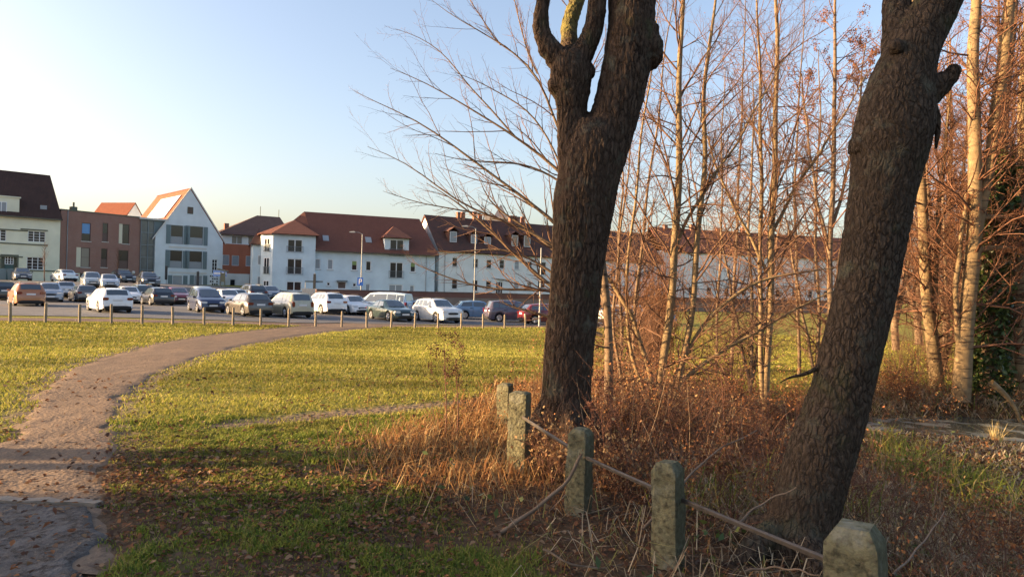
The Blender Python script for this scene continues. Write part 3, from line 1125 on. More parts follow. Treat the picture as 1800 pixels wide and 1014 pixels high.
for px, h in ((457.5, 1.6), (490, 1.3)):
    s_ = D_.p(px, 379, 6)[0]
    MB().tube([(s_, 6, zt_ - .3), (s_, 6, zt_ + h)], .05, 6).build('aerial', trim_dark, rf)
s_, z_ = D_.p(398, 398, 3)
MB().box(s_ - .35, s_ + .35, 2.7, 3.4, z_ - 1.2, z_ + .5).build('chimney', chim_m, rf)
mb = MB().tube([(D_.p(439, 470)[0], -.1, -.3), (D_.p(442, 470)[0], -.1, zr0 + 3.0), (D_.p(438, 440)[0], -.1, zr1 + .2)], .07, 6)
mb.build('downpipe', mat('pipe_redbrown', (.22, .07, .05), .6), D_.root)

# small white gable with orange roof peeping over the brick block
S = Facade(219, 114, 250, 118, 1.5, 'small_gabled_house')
tag(S.root, 'little white gable with orange roof peeping over the brick block', 'house')
za, zb_ = S.p(237.5, 357.5)[1], S.p(250, 381)[1]
sa = S.p(237.5, 360)[0]
W2 = (S.p(250, 380)[0] - sa)
prof = [(sa - W2, -2), (sa + W2, -2), (sa + W2, zb_), (sa, za), (sa - W2, zb_)]
MB().prism(prof, 0, 6.4).build('wall', wall_white, S.root)
mb = MB()
slab(mb, [(sa - W2 - .2, -.1, zb_ - .1), (sa, -.1, za + .12), (sa, 6.5, za + .12), (sa - W2 - .2, 6.5, zb_ - .1)][::-1], .12)
slab(mb, [(sa + .01, -.1, za + .12), (sa + W2 + .2, -.1, zb_ - .1), (sa + W2 + .2, 6.5, zb_ - .1), (sa + .01, 6.5, za + .12)][::-1], .12)
mb.build('roof', roof_or, S.root)

# ---------------------------------------------------------------- pale blue apartment building
E = Facade(478, 97.9, 764, 107.2, tz1(-28, 99), 'pale_blue_apartment_block')
tag(E.root, 'long pale blue apartment block with red roof, tower bay and railed balconies', 'building')
def E_(x, y): return (440 + x / 4.2235, 350 + y / 4.2235)
def er(x0, y0, x1, y1):
    a, b2 = E_(x0, y0), E_(x1, y1)
    return E.rect(a[0], a[1], b2[0], b2[1])
zee = E.p(*E_(900, 382))[1]
sB = E.p(*E_(482, 350))[0]
zB = E.p(*E_(330, 262))[1]
specs = [  # x0 y0 x1 y1 cols rail pane bay
    (273, 300, 385, 396, 2, 1, glass_d, 1), (270, 442, 382, 560, 2, 1, glass_d, 1), (265, 610, 378, 682, 2, 0, glass_d, 1),
    (478, 442, 522, 520, 1, 0, glass_b, 0), (572, 446, 615, 524, 1, 0, glass_b, 0), (750, 455, 795, 530, 1, 0, glass_g, 0), (856, 458, 898, 533, 1, 0, glass_d, 0),
    (1034, 468, 1134, 588, 2, 1, glass_d, 0), (1186, 468, 1228, 543, 1, 0, glass_g, 0), (566, 615, 594, 645, 1, 0, glass_d, 0), (758, 622, 788, 652, 1, 0, glass_d, 0),
    (646, 612, 712, 668, 1, 0, brown_p, 0), (853, 628, 890, 690, 1, 0, glass_b, 0), (1027, 634, 1130, 700, 2, 0, glass_b, 0), (1182, 640, 1218, 700, 1, 0, glass_b, 0),
]
allh = []
for q in specs:
    allh.append(E.hole(er(*q[:4])))
gab = er(1036, 302, 1138, 424)
E.holes = [h for h, q in zip(allh, specs) if not q[7]]
E.wall(zee, E.W - sB, 11, wall_blue, x0=sB)
E.holes = [h for h, q in zip(allh, specs) if q[7]]
E.wall(zB, sB - .004, 11, wall_blue, back=-.5)
# wall dormer on the right
sd0, sd1 = E.p(*E_(1000, 330))[0], E.p(*E_(1178, 330))[0]
zd = E.p(*E_(1090, 288))[1]
E.holes = [gab]
E.wall(zd, sd1 - sd0, 5, wall_blue, x0=sd0, back=-.03, zb=zee - .4)
for q, rc in zip(specs, allh):
    E.window(rc, back=-.5 if q[7] else 0, cols=q[4], rail=bool(q[5]), pane=q[6], pane2=glass_d if q[6] in (glass_g,) else None, split=.55, frame=white_f, fw=.12, sill=sill_m if not q[5] else None)
E.window(gab, back=-.03, cols=2, rail=True, pane=glass_d, fw=.09)
rc = er(640, 602, 716, 612)
MB().box(rc[0], rc[1], -.7, -.003, rc[2], rc[3]).build('door_canopy', grey_f, E.root)
# chamfer bay and side wing at the left
bay = MB()
BX, BY = -1.45, 1.1
bay.poly([(0, -.5, -.6), (0, -.5, zB), (BX, BY, zB), (BX, BY, -.6)])
bay.poly([(BX, BY, -.6), (BX, BY, zB), (BX, 9, zB), (BX, 9, -.6)])
bay.build('bay_wall', wall_blue, E.root)
def bay_win(k0, k1, z0_, z1_, rail):
    # windows set on the chamfered bay face
    o, e_ = Vector((0, -.5, 0)), Vector((BX, BY, 0))
    d = (e_ - o)
    nn = Vector((-d.y, d.x, 0)).normalized()
    if nn.y > 0: nn = -nn
    p0, p1 = o + d * k0, o + d * k1
    def bxx(a, b2, z0, z1, t0, t1):
        v = [a + nn * t0, b2 + nn * t0, b2 + nn * t1, a + nn * t1]
        return [(q.x, q.y, z0) for q in v] + [(q.x, q.y, z1) for q in v]
    fs = [(0, 3, 2, 1), (4, 5, 6, 7), (0, 1, 5, 4), (1, 2, 6, 5), (2, 3, 7, 6), (3, 0, 4, 7)]
    w = MB()
    pm = o + d * ((k0 + k1) / 2)
    u = d.normalized()
    for a, b2 in ((p0, p0 + u * .08), (p1 - u * .08, p1), (pm - u * .05, pm + u * .05)):
        w.raw(bxx(a, b2, z0_, z1_, .003, .05), fs)
    w.raw(bxx(p0 + u * .081, p1 - u * .081, z1_ - .08, z1_, .003, .045), fs)
    wo_ = w.build('window', white_f, E.root)
    MB().raw(bxx(p0 + u * .04, p1 - u * .04, z0_, z1_ - .04, .002, .02), fs).build('pane', glass_d, wo_)
    if rail:
        r_ = MB()
        for i in range(9):
            q = p0.lerp(p1, i / 8)
            r_.raw(bxx(q - u * .015, q + u * .015, z0_, z0_ + .95, .10, .13), fs)
        for z in (z0_ + .02, z0_ + .95):
            r_.raw(bxx(p0 - u * .1, p1 + u * .1, z, z + .05, .09, .14), fs)
        r_.build('railing', rail_m, wo_)
for q in specs[:3]:
    rc = er(*q[:4])
    bay_win(.25, .72, rc[2], rc[3], q[5])
zwg = E.p(450, 428, 2.0)[1]
WX = E.p(443.5, 470, 2.0)[0]
MB().box(WX, BX - .004, 2.0, 9, -.6, zwg).build('wing_wall', wall_blue, E.root)
for x0 in (WX + .7, WX + 1.75):
    for z0_ in (.9, 3.9):
        E.window((x0, x0 + .6, z0_, z0_ + 1.35), back=2.0, depth=-.02, pane=glass_b)
# roofs
zrt = E.p(*E_(700, 112), 5.5)[1]
sR0, sR1 = E.p(*E_(400, 105), 5.5)[0], E.p(*E_(1255, 148), 5.5)[0]
mb = MB()
slab(mb, [(sB, -.6, zee - .3), (E.W + .4, -.6, zee - .3), (sR1, 5.5, zrt), (sR0, 5.5, zrt)], .2)
slab(mb, [(-1.0, 2.5, zee + .4), (sB - .01, -.45, zee - .3), (sR0, 5.5, zrt)], .2)
slab(mb, [(E.W + .4, -.6, zee - .3), (E.W + .4, 11.6, zee - .3), (sR1, 5.5, zrt)], .2)
slab(mb, [(-1.0, 11.6, zee + .4), (-1.0, 2.5, zee + .4), (sR0, 5.5, zrt)], .2)
slab(mb, [(E.W + .4, 11.6, zee - .3), (-1.6, 11.6, zee - .3), (sR0, 5.5, zrt - .004), (sR1, 5.5, zrt - .004)], .2)
rf = mb.build('roof', roof_red, E.root)
# bay roof (hipped), dormer roof, wing roof
zbt = E.p(*E_(310, 170), 1.5)[1]
mb = MB()
apx = (sB * .55, 3.4, zbt + .5)
foot = [(BX - .5, BY - .2), (-.25, -1.1), (sB + .5, -1.1), (sB + .5, 6.5), (BX - .5, 6.5)]
for i in range(5):
    p, q = foot[i], foot[(i + 1) % 5]
    slab(mb, [(p[0], p[1], zB - .05), (q[0], q[1], zB - .05), apx], .12)
mb.build('bay_roof', roof_red, E.root)
mb = MB()
zdt = E.p(*E_(1092, 195), .8)[1]
sm = (sd0 + sd1) / 2
foot = [(sd0 - .4, -.55), (sd1 + .4, -.55), (sd1 + .4, 5), (sd0 - .4, 5)]
ap = (sm, 2.4, zdt)
for i in range(4):
    p, q = foot[i], foot[(i + 1) % 4]
    slab(mb, [(p[0], p[1], zd), (q[0], q[1], zd), ap], .12)
mb.build('dormer_roof', roof_red, E.root)
mb = MB()
slab(mb, [(WX - .4, 1.5, zwg - .1), (BX - .1, 1.5, zwg - .1), (BX - .1, 5, zwg + 2.4), (WX + .9, 5, zwg + 2.4)], .15)
slab(mb, [(WX - .4, 9, zwg - .1), (WX - .4, 1.5, zwg - .1), (WX + .9, 5, zwg + 2.4)], .15)
mb.build('wing_roof', roof_old, E.root)
MB().box(sB + .1, E.W + .4, -.72, -.6, zee - .42, zee - .28).build('gutter', brown_p, E.root)
for x0, y0 in ((540, 268), (858, 280)):
    p0, p1 = E.p(*E_(x0, y0 + 40), .9), E.p(*E_(x0 + 46, y0), .9)
    k = (zrt - zee + .3) / 6.1
    yy = lambda z: -.6 + (z - zee + .3) / k
    za_, zb2 = p0[1], p1[1]
    v = [(p0[0], yy(za_) - .10, za_), (p1[0], yy(za_) - .10, za_), (p1[0], yy(zb2) - .10, zb2), (p0[0], yy(zb2) - .10, zb2)]
    mb = MB()
    slab(mb, v, .14)
    mb.build('roof_window', glass_b, rf)
pipe(E, E.p(*E_(1305, 500))[0], -.4, zee - .3, material=gutter_m)

# ---------------------------------------------------------------- long white terrace with dormers
T = Facade(771, 108.5, 1165, 134, tz1(-10, 104), 'white_terrace_house')
tag(T.root, 'long white terrace house with dormers and old dark roof behind the bare branches', 'house')
def T_(x, y): return (720 + x / 3.9, 340 + y / 3.9)
def tr(x0, y0, x1, y1):
    a, b2 = T_(x0, y0), T_(x1, y1)
    return T.rect(a[0], a[1], b2[0], b2[1])
zte = T.p(*T_(500, 402))[1]
specs = [(293, 440, 328, 502, glass_d), (437, 448, 471, 510, glass_d), (527, 455, 562, 515, glass_d), (616, 456, 650, 516, glass_d), (720, 462, 752, 522, glass_b), (808, 466, 840, 524, glass_d), (884, 470, 936, 560, glass_d),
         (290, 590, 328, 655, glass_d), (432, 594, 468, 668, glass_d), (524, 600, 560, 658, glass_d), (592, 606, 638, 690, glass_d), (716, 604, 750, 656, glass_b), (806, 608, 838, 655, glass_w), (880, 600, 930, 648, glass_d)]
hh = [T.hole(tr(*q[:4])) for q in specs]
extra = []
for k in range(7):
    s_ = T.p(1075, 480)[0] + k * 2.9
    for z0_ in (1.6, 4.7):
        if s_ + 1 < T.W:
            extra.append(T.hole((s_, s_ + 1.0, z0_, z0_ + 1.5)))
T.wall(zte, T.W, 11, wall_white)
for q, rc in zip(specs, hh):
    T.window(rc, pane=q[4], rows=2, sill=sill_m, cols=3 if q[0] == 592 else 1)
for rc in extra:
    T.window(rc, pane=glass_d, rows=2, sill=sill_m)
for x0, y0, x1, y1 in ((598, 434, 690, 444), (596, 582, 690, 592)):
    rc = tr(x0, y0, x1, y1)
    MB().box(rc[0], rc[1], -.25, -.003, rc[2], rc[3]).build('hood_mould', trim_lt, T.root)
zrt = T.p(*T_(300, 160), 5)[1]
mb = MB()
slab(mb, [(-.2, -.5, zte - .2), (T.W + .2, -.5, zte - .2), (T.W + .2, 5.5, zrt), (-.2, 5.5, zrt)], .2)
slab(mb, [(T.W + .2, 11.5, zte - .2), (-.2, 11.5, zte - .2), (-.2, 5.5, zrt - .004), (T.W + .2, 5.5, zrt - .004)], .2)
rf = mb.build('roof', roof_old, T.root)
for x_ in (0, T.W):
    MB().poly([(x_, 0, zte - .3), (x_, 5.5, zrt - .25), (x_, 11, zte - .3)]).build('gable_wall', wall_white, T.root)
k = (zrt - zte + .2) / 6.0
dorm = [(276, 262, 322, 336, 1), (420, 282, 460, 344, 1), (512, 300, 556, 348, 1), (700, 288, 742, 352, 0), (784, 292, 826, 360, 0)]
for x0, y0, x1, y1, w_ in dorm:
    rc = T.rect(*T_(x0, y0), *T_(x1, y1), 1.0)
    yb = 1.0
    zb2 = zte - .2 + k * (yb + .5)
    mb = MB().box(rc[0] - .15, rc[1] + .15, yb, yb + 3.0, zb2 - .3, rc[3] + .12)
    dm = mb.build('dormer', roof_old, rf)
    T.window((rc[0], rc[1], zb2 + .05, rc[3]), back=yb, depth=-.03, pane=glass_b if w_ else glass_w, name='dormer_window')
    mb = MB()
    xm = (rc[0] + rc[1]) / 2
    slab(mb, [(rc[0] - .4, yb - .3, rc[3] + .06), (xm, yb - .3, rc[3] + .75), (xm, yb + 3.2, rc[3] + .75), (rc[0] - .4, yb + 3.2, rc[3] + .06)][::-1], .1)
    slab(mb, [(xm + .005, yb - .3, rc[3] + .75), (rc[1] + .4, yb - .3, rc[3] + .06), (rc[1] + .4, yb + 3.2, rc[3] + .06), (xm + .005, yb + 3.2, rc[3] + .75)][::-1], .1)
    mb.build('dormer_roof', roof_old, dm)
for x0, y0 in ((330, 150), (362, 140), (440, 160), (480, 125), (690, 145), (715, 155), (738, 160), (770, 182)):
    s_ = T.p(*T_(x0, y0), 5.5)[0]
    h = .7 + .5 * random.random()
    MB().box(s_ - .28, s_ + .28, 5.0, 5.6, zrt - .8, zrt + h).box(s_ - .33, s_ + .33, 4.95, 5.65, zrt + h, zrt + h + .1).build('chimney', chim_m, rf)
pipe(T, T.p(*T_(240, 500))[0], -.4, zte - .2, material=gutter_m)
# the low gate between the two
gq0 = T.p(757, 500)[0]
mb = MB().box(gq0, -.3, .4, .5, -.6, 2.6)
gt = mb.build('yard_gate', mat('gate_blue_grey', (.24, .27, .31), .6), T.root)

# red roofed row farther right, seen through the thicket
U = Facade(1166, 136, 1520, 152, tz1(30, 130), 'red_roofed_row_house')
tag(U.root, 'low white row of houses with red roof seen through the thicket', 'house')
zu = U.p(1300, 446)[1]
hh = []
for k_ in range(10):
    s_ = 1.6 + k_ * 4.2
    if s_ + 1 < U.W: hh.append(U.hole((s_, s_ + 1.1, 2.0, 3.6)))
U.wall(zu, U.W, 11, wall_white)
for rc in hh: U.window(rc, pane=glass_d, rows=2, sill=sill_m)
zut = U.p(1300, 408, 5.5)[1]
mb = MB()
slab(mb, [(-.2, -.5, zu - .2), (U.W + .2, -.5, zu - .2), (U.W + .2, 5.5, zut), (-.2, 5.5, zut)], .2)
slab(mb, [(U.W + .2, 11.5, zu - .2), (-.2, 11.5, zu - .2), (-.2, 5.5, zut - .004), (U.W + .2, 5.5, zut - .004)], .2)
rf = mb.build('roof', roof_red, U.root)
for k_ in range(6):
    MB().box(3 + 6.3 * k_, 3.8 + 6.3 * k_, 5, 5.8, zut - .7, zut + .6 + .4 * (k_ % 2)).build('chimney', chim_m, rf)

# church tower far behind the terrace
ct = at(880, 380, 190)
tw = empty('church_tower', (ct.x, ct.y, -1))
tag(tw, 'grey church tower with pointed roof rising behind the terrace chimneys', 'tower')
zt0, zt1 = at(880, 380, 190).z + 1, at(880, 359, 190).z + 1
st = mat('tower_stone', (.30, .27, .26), .9, vary=.15, vscale=.5)
MB().box(-2.4, 2.4, -2.4, 2.4, 0, zt0 - 1.0).build('shaft', st, tw)
MB().box(-2.7, 2.7, -2.7, 2.7, zt0 - 1.0, zt0 - .5).build('cornice', st, tw)
sp_ = MB()
for i in range(4):
    c0 = [(-2.4, -2.4), (2.4, -2.4), (2.4, 2.4), (-2.4, 2.4)]
    p, q = c0[i], c0[(i + 1) % 4]
    sp_.poly([(p[0] * .8, p[1] * .8, zt0 - .5), (q[0] * .8, q[1] * .8, zt0 - .5), (0, 0, zt1)])
sp_.build('spire', mat('slate', (.13, .13, .15), .6), tw)
MB().box(-4.4, -2.8, -1, 1, zt0 - 7, zt0 + .4).build('stair_turret', st, tw)

# ---------------------------------------------------------------- garden wall behind the cars
wl, wr = at(556, 508, 66), at(1500, 529, 94)
wroot = empty('garden_wall', (wl.x, wl.y, tz1(wl.x, wl.y)), math.atan2(wr.y - wl.y, wr.x - wl.x))
tag(wroot, 'long weathered stone and brick wall behind the parked cars', 'wall')
wlen = (wr - wl).length
zt = wl.z - tz1(wl.x, wl.y)
stone = brick_mat('wall_rubble', (.25, .20, .17), (.19, .15, .125), (.2, .165, .14), 1.0, .42, .2)
topb = brick_mat('wall_brick_top', (.20, .095, .075), (.16, .08, .065), (.15, .11, .1))
MB().box(0, wlen, 0, .4, -1.6, zt - .55).build('masonry', stone, wroot)
MB().box(0, wlen, -.03, .43, zt - .55, zt - .08).build('brick_course', topb, wroot)
mb = MB()
x = 0
while x < wlen:
    MB().box(x, min(x + .98, wlen), -.09, .49, zt - .079, zt + random.uniform(.0, .03)).build('coping', mat('coping_dark', (.13, .10, .095), .9, vary=.2), wroot)
    x += 1.0

# a lower fence left of the wall
fr = at(548, 515, 70)
f_ = empty('grey_board_fence', (fr.x - .8, fr.y, tz1(fr.x, fr.y)))
tag(f_, 'short grey board fence at the left end of the stone wall', 'fence')
for i in range(10):
    MB().box(-.2 + i * .17, -.05 + i * .17, 0, .03, 0, 1.45).build('board', mat('fence_grey', (.20, .23, .27), .7), f_)
MB().box(-.2, 1.5, .031, .08, .3, .4).box(-.2, 1.5, .031, .08, 1.1, 1.2).build('rail', mat('fence_grey'), f_)
# ================================================================ parked cars
car_glass = mat('car_glass', (.045, .058, .07), .04, 1.0, coat=1.0)
tyre_m = mat('tyre_rubber', (.015, .015, .016), .85)
rim_m = mat('rim_alloy', (.42, .43, .45), .3, .6, metal=.8)
dark_pl = mat('dark_plastic', (.018, .018, .02), .6)
lamp_w = mat('headlight_lens', (.62, .66, .70), .1, .7)
lamp_r = mat('taillight_lens', (.13, .008, .008), .15, .7)
plate_m = mat('plate_white', (.66, .67, .68), .5)
plate_b = mat('plate_band_blue', (.02, .06, .3), .5)

# (position 0 = rear .. 1 = front, shoulder height, top height, kind) d deck/bonnet, g roof
PROF = {
 'hatch': dict(L=4.15, Wd=1.76, H=1.48, st=[(0, .50, .56, 'd'), (.012, .86, .90, 'd'), (.03, .95, .99, 'd'), (.135, 1.0, 1.40, 'g'), (.30, .99, 1.48, 'g'), (.50, .96, 1.47, 'g'), (.575, .95, 1.42, 'g'), (.745, .93, .99, 'd'), (.93, .80, .84, 'd'), (.975, .66, .70, 'd'), (1, .48, .52, 'd')], rw=(2, 3), ws=(6, 7)),
 'wagon': dict(L=4.6, Wd=1.80, H=1.48, st=[(0, .50, .56, 'd'), (.010, .88, .92, 'd'), (.025, .97, 1.0, 'd'), (.10, 1.0, 1.39, 'g'), (.28, .99, 1.47, 'g'), (.52, .96, 1.47, 'g'), (.60, .95, 1.41, 'g'), (.755, .92, .98, 'd'), (.94, .79, .83, 'd'), (.98, .64, .68, 'd'), (1, .48, .52, 'd')], rw=(2, 3), ws=(6, 7)),
 'suv': dict(L=4.4, Wd=1.84, H=1.63, st=[(0, .58, .64, 'd'), (.012, .95, 1.0, 'd'), (.03, 1.06, 1.10, 'd'), (.11, 1.10, 1.54, 'g'), (.28, 1.08, 1.63, 'g'), (.50, 1.06, 1.62, 'g'), (.585, 1.05, 1.55, 'g'), (.735, 1.02, 1.09, 'd'), (.94, .93, .97, 'd'), (.985, .76, .80, 'd'), (1, .55, .60, 'd')], rw=(2, 3), ws=(6, 7)),
 'mpv': dict(L=4.3, Wd=1.76, H=1.63, st=[(0, .52, .58, 'd'), (.010, .92, .97, 'd'), (.02, 1.0, 1.05, 'd'), (.075, 1.02, 1.54, 'g'), (.28, 1.01, 1.63, 'g'), (.50, .99, 1.62, 'g'), (.60, .97, 1.54, 'g'), (.80, .95, 1.01, 'd'), (.95, .80, .84, 'd'), (.985, .66, .70, 'd'), (1, .48, .52, 'd')], rw=(2, 3), ws=(6, 7)),
 'sedan': dict(L=4.6, Wd=1.76, H=1.42, st=[(0, .50, .56, 'd'), (.012, .84, .90, 'd'), (.03, .92, .96, 'd'), (.155, .94, .99, 'd'), (.29, .93, 1.36, 'g'), (.42, .92, 1.42, 'g'), (.52, .91, 1.40, 'g'), (.565, .90, 1.35, 'g'), (.71, .88, .94, 'd'), (.94, .74, .78, 'd'), (.98, .62, .66, 'd'), (1, .46, .50, 'd')], rw=(3, 4), ws=(7, 8)),
 'van': dict(L=4.8, Wd=1.90, H=1.85, st=[(0, .55, .60, 'd'), (.006, 1.0, 1.05, 'd'), (.012, 1.06, 1.10, 'd'), (.035, 1.08, 1.76, 'g'), (.25, 1.08, 1.85, 'g'), (.55, 1.07, 1.84, 'g'), (.665, 1.06, 1.77, 'g'), (.84, 1.04, 1.10, 'd'), (.955, .92, .96, 'd'), (.985, .74, .78, 'd'), (1, .50, .55, 'd')], rw=(2, 3), ws=(6, 7)),
}
CARMESH = {}

def car_geometry(kind):
    pr = PROF[kind]
    L, Wd, H, st = pr['L'], pr['Wd'] / 2, pr['H'], pr['st']
    rad = .32 if kind in ('hatch', 'sedan', 'mpv', 'wagon') else .35
    xw = [.195 * L, .805 * L]
    if kind == 'sedan': xw = [.21 * L, .80 * L]
    ra = rad + .065
    S = [(a * L, zs, ztp, g) for a, zs, ztp, g in st]
    xs = sorted(set([s[0] for s in S] + [x + ra * math.cos(t) for x in xw for t in np.linspace(0, math.pi, 9)]))
    def sec(x):
        for i in range(len(S) - 1):
            if S[i][0] <= x <= S[i + 1][0]: break
        k = (x - S[i][0]) / max(S[i + 1][0] - S[i][0], 1e-6)
        zs = S[i][1] + (S[i + 1][1] - S[i][1]) * k
        zt_ = S[i][2] + (S[i + 1][2] - S[i][2]) * k
        def gw(s): return 1.0 if s[3] == 'g' else 0.0
        g = gw(S[i]) + (gw(S[i + 1]) - gw(S[i])) * k
        f = x / L
        e = 1 - .13 * max(0, (.10 - f) / .10) ** 2 - .17 * max(0, (f - .86) / .14) ** 2
        w = Wd * e
        zb = .20 + .10 * max(0, (.05 - f) / .05) + .05 * max(0, (f - .94) / .06)
        za = zb
        for q in xw:
            if abs(x - q) < ra: za = max(za, rad + math.sqrt(max(ra * ra - (x - q) ** 2, 0)) * 1.0)
        zl = min(za, zs - .06)
        pts = [(w * .955, zl), (w * .985, max(zl + .02, .32 * zs + .1)), (w * 1.0, max(zl + .04, .66 * zs)), (w * .985, zs - .05 if zs - .05 > zl + .05 else zl + .055), (w * (.93 + .0 * g), zs)]
        # greenhouse or deck
        wt = w * (.80 - .09 * g)
        zside = zs + (zt_ - zs) * (.86 if g > .01 else .75)
        pts += [(wt * (1.0) + (w * .93 - wt) * .05, zside), (wt * .86, zs + (zt_ - zs) * .97), (wt * .45, zt_), (0, zt_ + .008)]
        return pts
    V, Fc = [], []
    secs = [sec(x) for x in xs]
    n = len(secs[0])
    def P3(i, j, side):
        y, z = secs[i][j]
        return (xs[i] - L / 2, y * side, z)
    mb = MB()
    for side in (1, -1):
        base = len(mb.v)
        for i in range(len(xs)):
            for j in range(n): mb.v.append(P3(i, j, side))
        for i in range(len(xs) - 1):
            for j in range(n - 1):
                q = (base + i * n + j, base + (i + 1) * n + j, base + (i + 1) * n + j + 1, base + i * n + j + 1)
                mb.f.append(q if side < 0 else q[::-1])
    for i in (0, len(xs) - 1):
        ring = [P3(i, j, 1) for j in range(n)] + [P3(i, j, -1) for j in range(n - 2, -1, -1)]
        mb.poly(ring if i == 0 else ring[::-1])
    out = {}
    import bmesh as _bm
    me = mb.mesh('body')
    bm = _bm.new()
    bm.from_mesh(me)
    _bm.ops.remove_doubles(bm, verts=bm.verts, dist=.0008)
    _bm.ops.recalc_face_normals(bm, faces=bm.faces)
    bm.to_mesh(me)
    bm.free()
    me.polygons.foreach_set('use_smooth', [True] * len(me.polygons))
    me.set_sharp_from_angle(angle=R(42))
    out['body'] = me
    # underbody and sills
    out['underbody'] = MB().box(-L / 2 + .12, L / 2 - .12, -Wd * .70, Wd * .70, .16, .62).box(-L / 2 + .02, -L / 2 + .16, -Wd * .8, Wd * .8, .24, .42).box(L / 2 - .2, L / 2 - .012, -Wd * .74, Wd * .74, .22, .40).mesh('underbody')
    # glass: bilinear patches laid 6 mm proud of the shell
    def patch(c, off, nn=4):
        c = [Vector(p) for p in c]
        nr = (c[1] - c[0]).cross(c[3] - c[0]).normalized()
        ctr = sum(c, Vector()) / 4
        if nr.dot(ctr - Vector((ctr.x * .6, 0, .9))) < 0: nr = -nr
        return [p + nr * off for p in c], nr
    def mk(name, quads):
        m_ = MB()
        for c, off in quads:
            p, nr = patch(c, off)
            q = [a - nr * .02 for a in p]
            m_.raw([tuple(a) for a in p + q], [(0, 1, 2, 3), (7, 6, 5, 4), (0, 4, 5, 1), (1, 5, 6, 2), (2, 6, 7, 3), (3, 7, 4, 0)])
        return m_.mesh(name)
    def sx(i):
        return S[i][0]
    def surf(x, j):
        s_ = sec(x)
        return Vector((x - L / 2, s_[j][0], s_[j][1]))
    def screen(i0, i1, lo=.10, hi=.90):
        x0, x1 = sx(i0), sx(i1)
        xa, xb = x0 + (x1 - x0) * lo, x0 + (x1 - x0) * hi
        A0, A1 = surf(xa, 6), surf(xb, 6)
        B0, B1 = surf(xa, 8), surf(xb, 8)
        m0 = lambda p: Vector((p.x, -p.y, p.z))
        A0.y *= .98; A1.y *= .98
        return [([A0, A1, B1, B0], .012), ([m0(A0), m0(A1), B1, B0], .012)]
    out['windscreen'] = mk('windscreen', screen(*pr['ws'], .06, .93))
    out['rear_window'] = mk('rear_window', screen(*pr['rw'], .16, .92))
    # side windows
    x0 = sx(pr['rw'][0]) + .62 * (sx(pr['rw'][1]) - sx(pr['rw'][0])) + .10
    x1 = sx(pr['ws'][1]) - .10 * L * .5
    xr, xf = sx(pr['rw'][1]) + .10, sx(pr['ws'][0]) - .04
    xm = xr + (xf - xr) * .47
    def sidew(a0, a1, b0, b1):
        def q(x, k):
            s_ = sec(x)
            p, t = s_[4], s_[5]
            return Vector((x - L / 2, p[0] + (t[0] - p[0]) * k, p[1] + (t[1] - p[1]) * k))
        return [q(a0, .10), q(a1, .10), q(b1, .93), q(b0, .93)]
    wins = [sidew(x0, xm - .04, xr, xm - .04), sidew(xm + .04, x1 - .25, xm + .04, xf)]
    if kind in ('wagon', 'suv', 'mpv', 'van'):
        xq = xr + (xm - xr) * .42
        wins = [sidew(x0, xq - .04, xr, xq - .04), sidew(xq + .03, xm - .04, xq + .03, xm - .04), wins[1]]
    for side in (1, -1):
        for k, c in enumerate(wins):
            cc = [Vector((p.x, p.y * side, p.z)) for p in c]
            out['side_window_%d_%d' % (side, k)] = mk('side_window', [(cc, .010)])
    # wheel
    wv = MB().tube([(0, -.10, 0), (0, -.085, 0), (0, .085, 0), (0, .10, 0)], [rad * .90, rad, rad, rad * .90], 22)
    out['tyre'] = wv.mesh('tyre', 40)
    rb = MB().tube([(0, .095, 0), (0, .108, 0)], [rad * .70, rad * .66], 18)
    for k in range(5):
        w = 2 * math.pi * k / 5
        rb.tube([(rad * .1 * math.cos(w), .112, rad * .1 * math.sin(w)), (rad * .6 * math.cos(w), .112, rad * .6 * math.sin(w))], .028, 5)
    out['rim'] = rb.mesh('rim')
    # lights, plates, mirrors, handles
    zf = S[-2][1]
    xfr = S[-2][0] - L / 2
    hw = Wd * .86
    zr_ = S[2][1]
    lx = L / 2
    def lamp(cx, cy, cz, dx, dy, dz):
        m_ = MB()
        v = []
        for sx_ in (-1, 1):
            for a, b2 in ((-1, -.6), (-.6, -1), (.6, -1), (1, -.6), (1, .6), (.6, 1), (-.6, 1), (-1, .6)):
                v.append((cx + sx_ * dx, cy + a * dy, cz + b2 * dz))
        m_.raw(v, [tuple(range(8))[::-1], tuple(range(8, 16))] + [(i, (i + 1) % 8, (i + 1) % 8 + 8, i + 8) for i in range(8)])
        return m_
    for s_ in (1, -1):
        out['headlight_%d' % s_] = lamp(lx - .125, s_ * Wd * .66, zf + .02, .10, .20, .065).mesh('headlight')
        out['taillight_%d' % s_] = lamp(-lx + .05, s_ * Wd * .72, zr_ - .13, .06, .16 if kind != 'mpv' else .09, .075 if kind not in ('mpv', 'van') else .17).mesh('taillight')
        xm_ = x1 - L / 2 - .22
        out['mirror_%d' % s_] = lamp(xm_, s_ * (Wd + .06), S[pr['ws'][1]][1] + .06, .06, .09, .065).mesh('mirror')
    out['grille'] = lamp(lx - .03, 0, S[-2][1] - .11, .035, Wd * .42, .075).mesh('grille')
    out['lower_grille'] = lamp(lx - .004, 0, .33, .03, Wd * .60, .07).mesh('lower_grille')
    out['bumper_trim'] = lamp(-lx + .02, 0, .34, .05, Wd * .78, .085).mesh('bumper_trim')
    out['plate_front'] = MB().box(lx + .012, lx + .03, -.26, .26, .42, .53).mesh('license_plate')
    out['plate_rear'] = MB().box(-lx - .012, -lx + .02, -.26, .26, S[1][1] - .16, S[1][1] - .05).mesh('license_plate')
    hd = {}
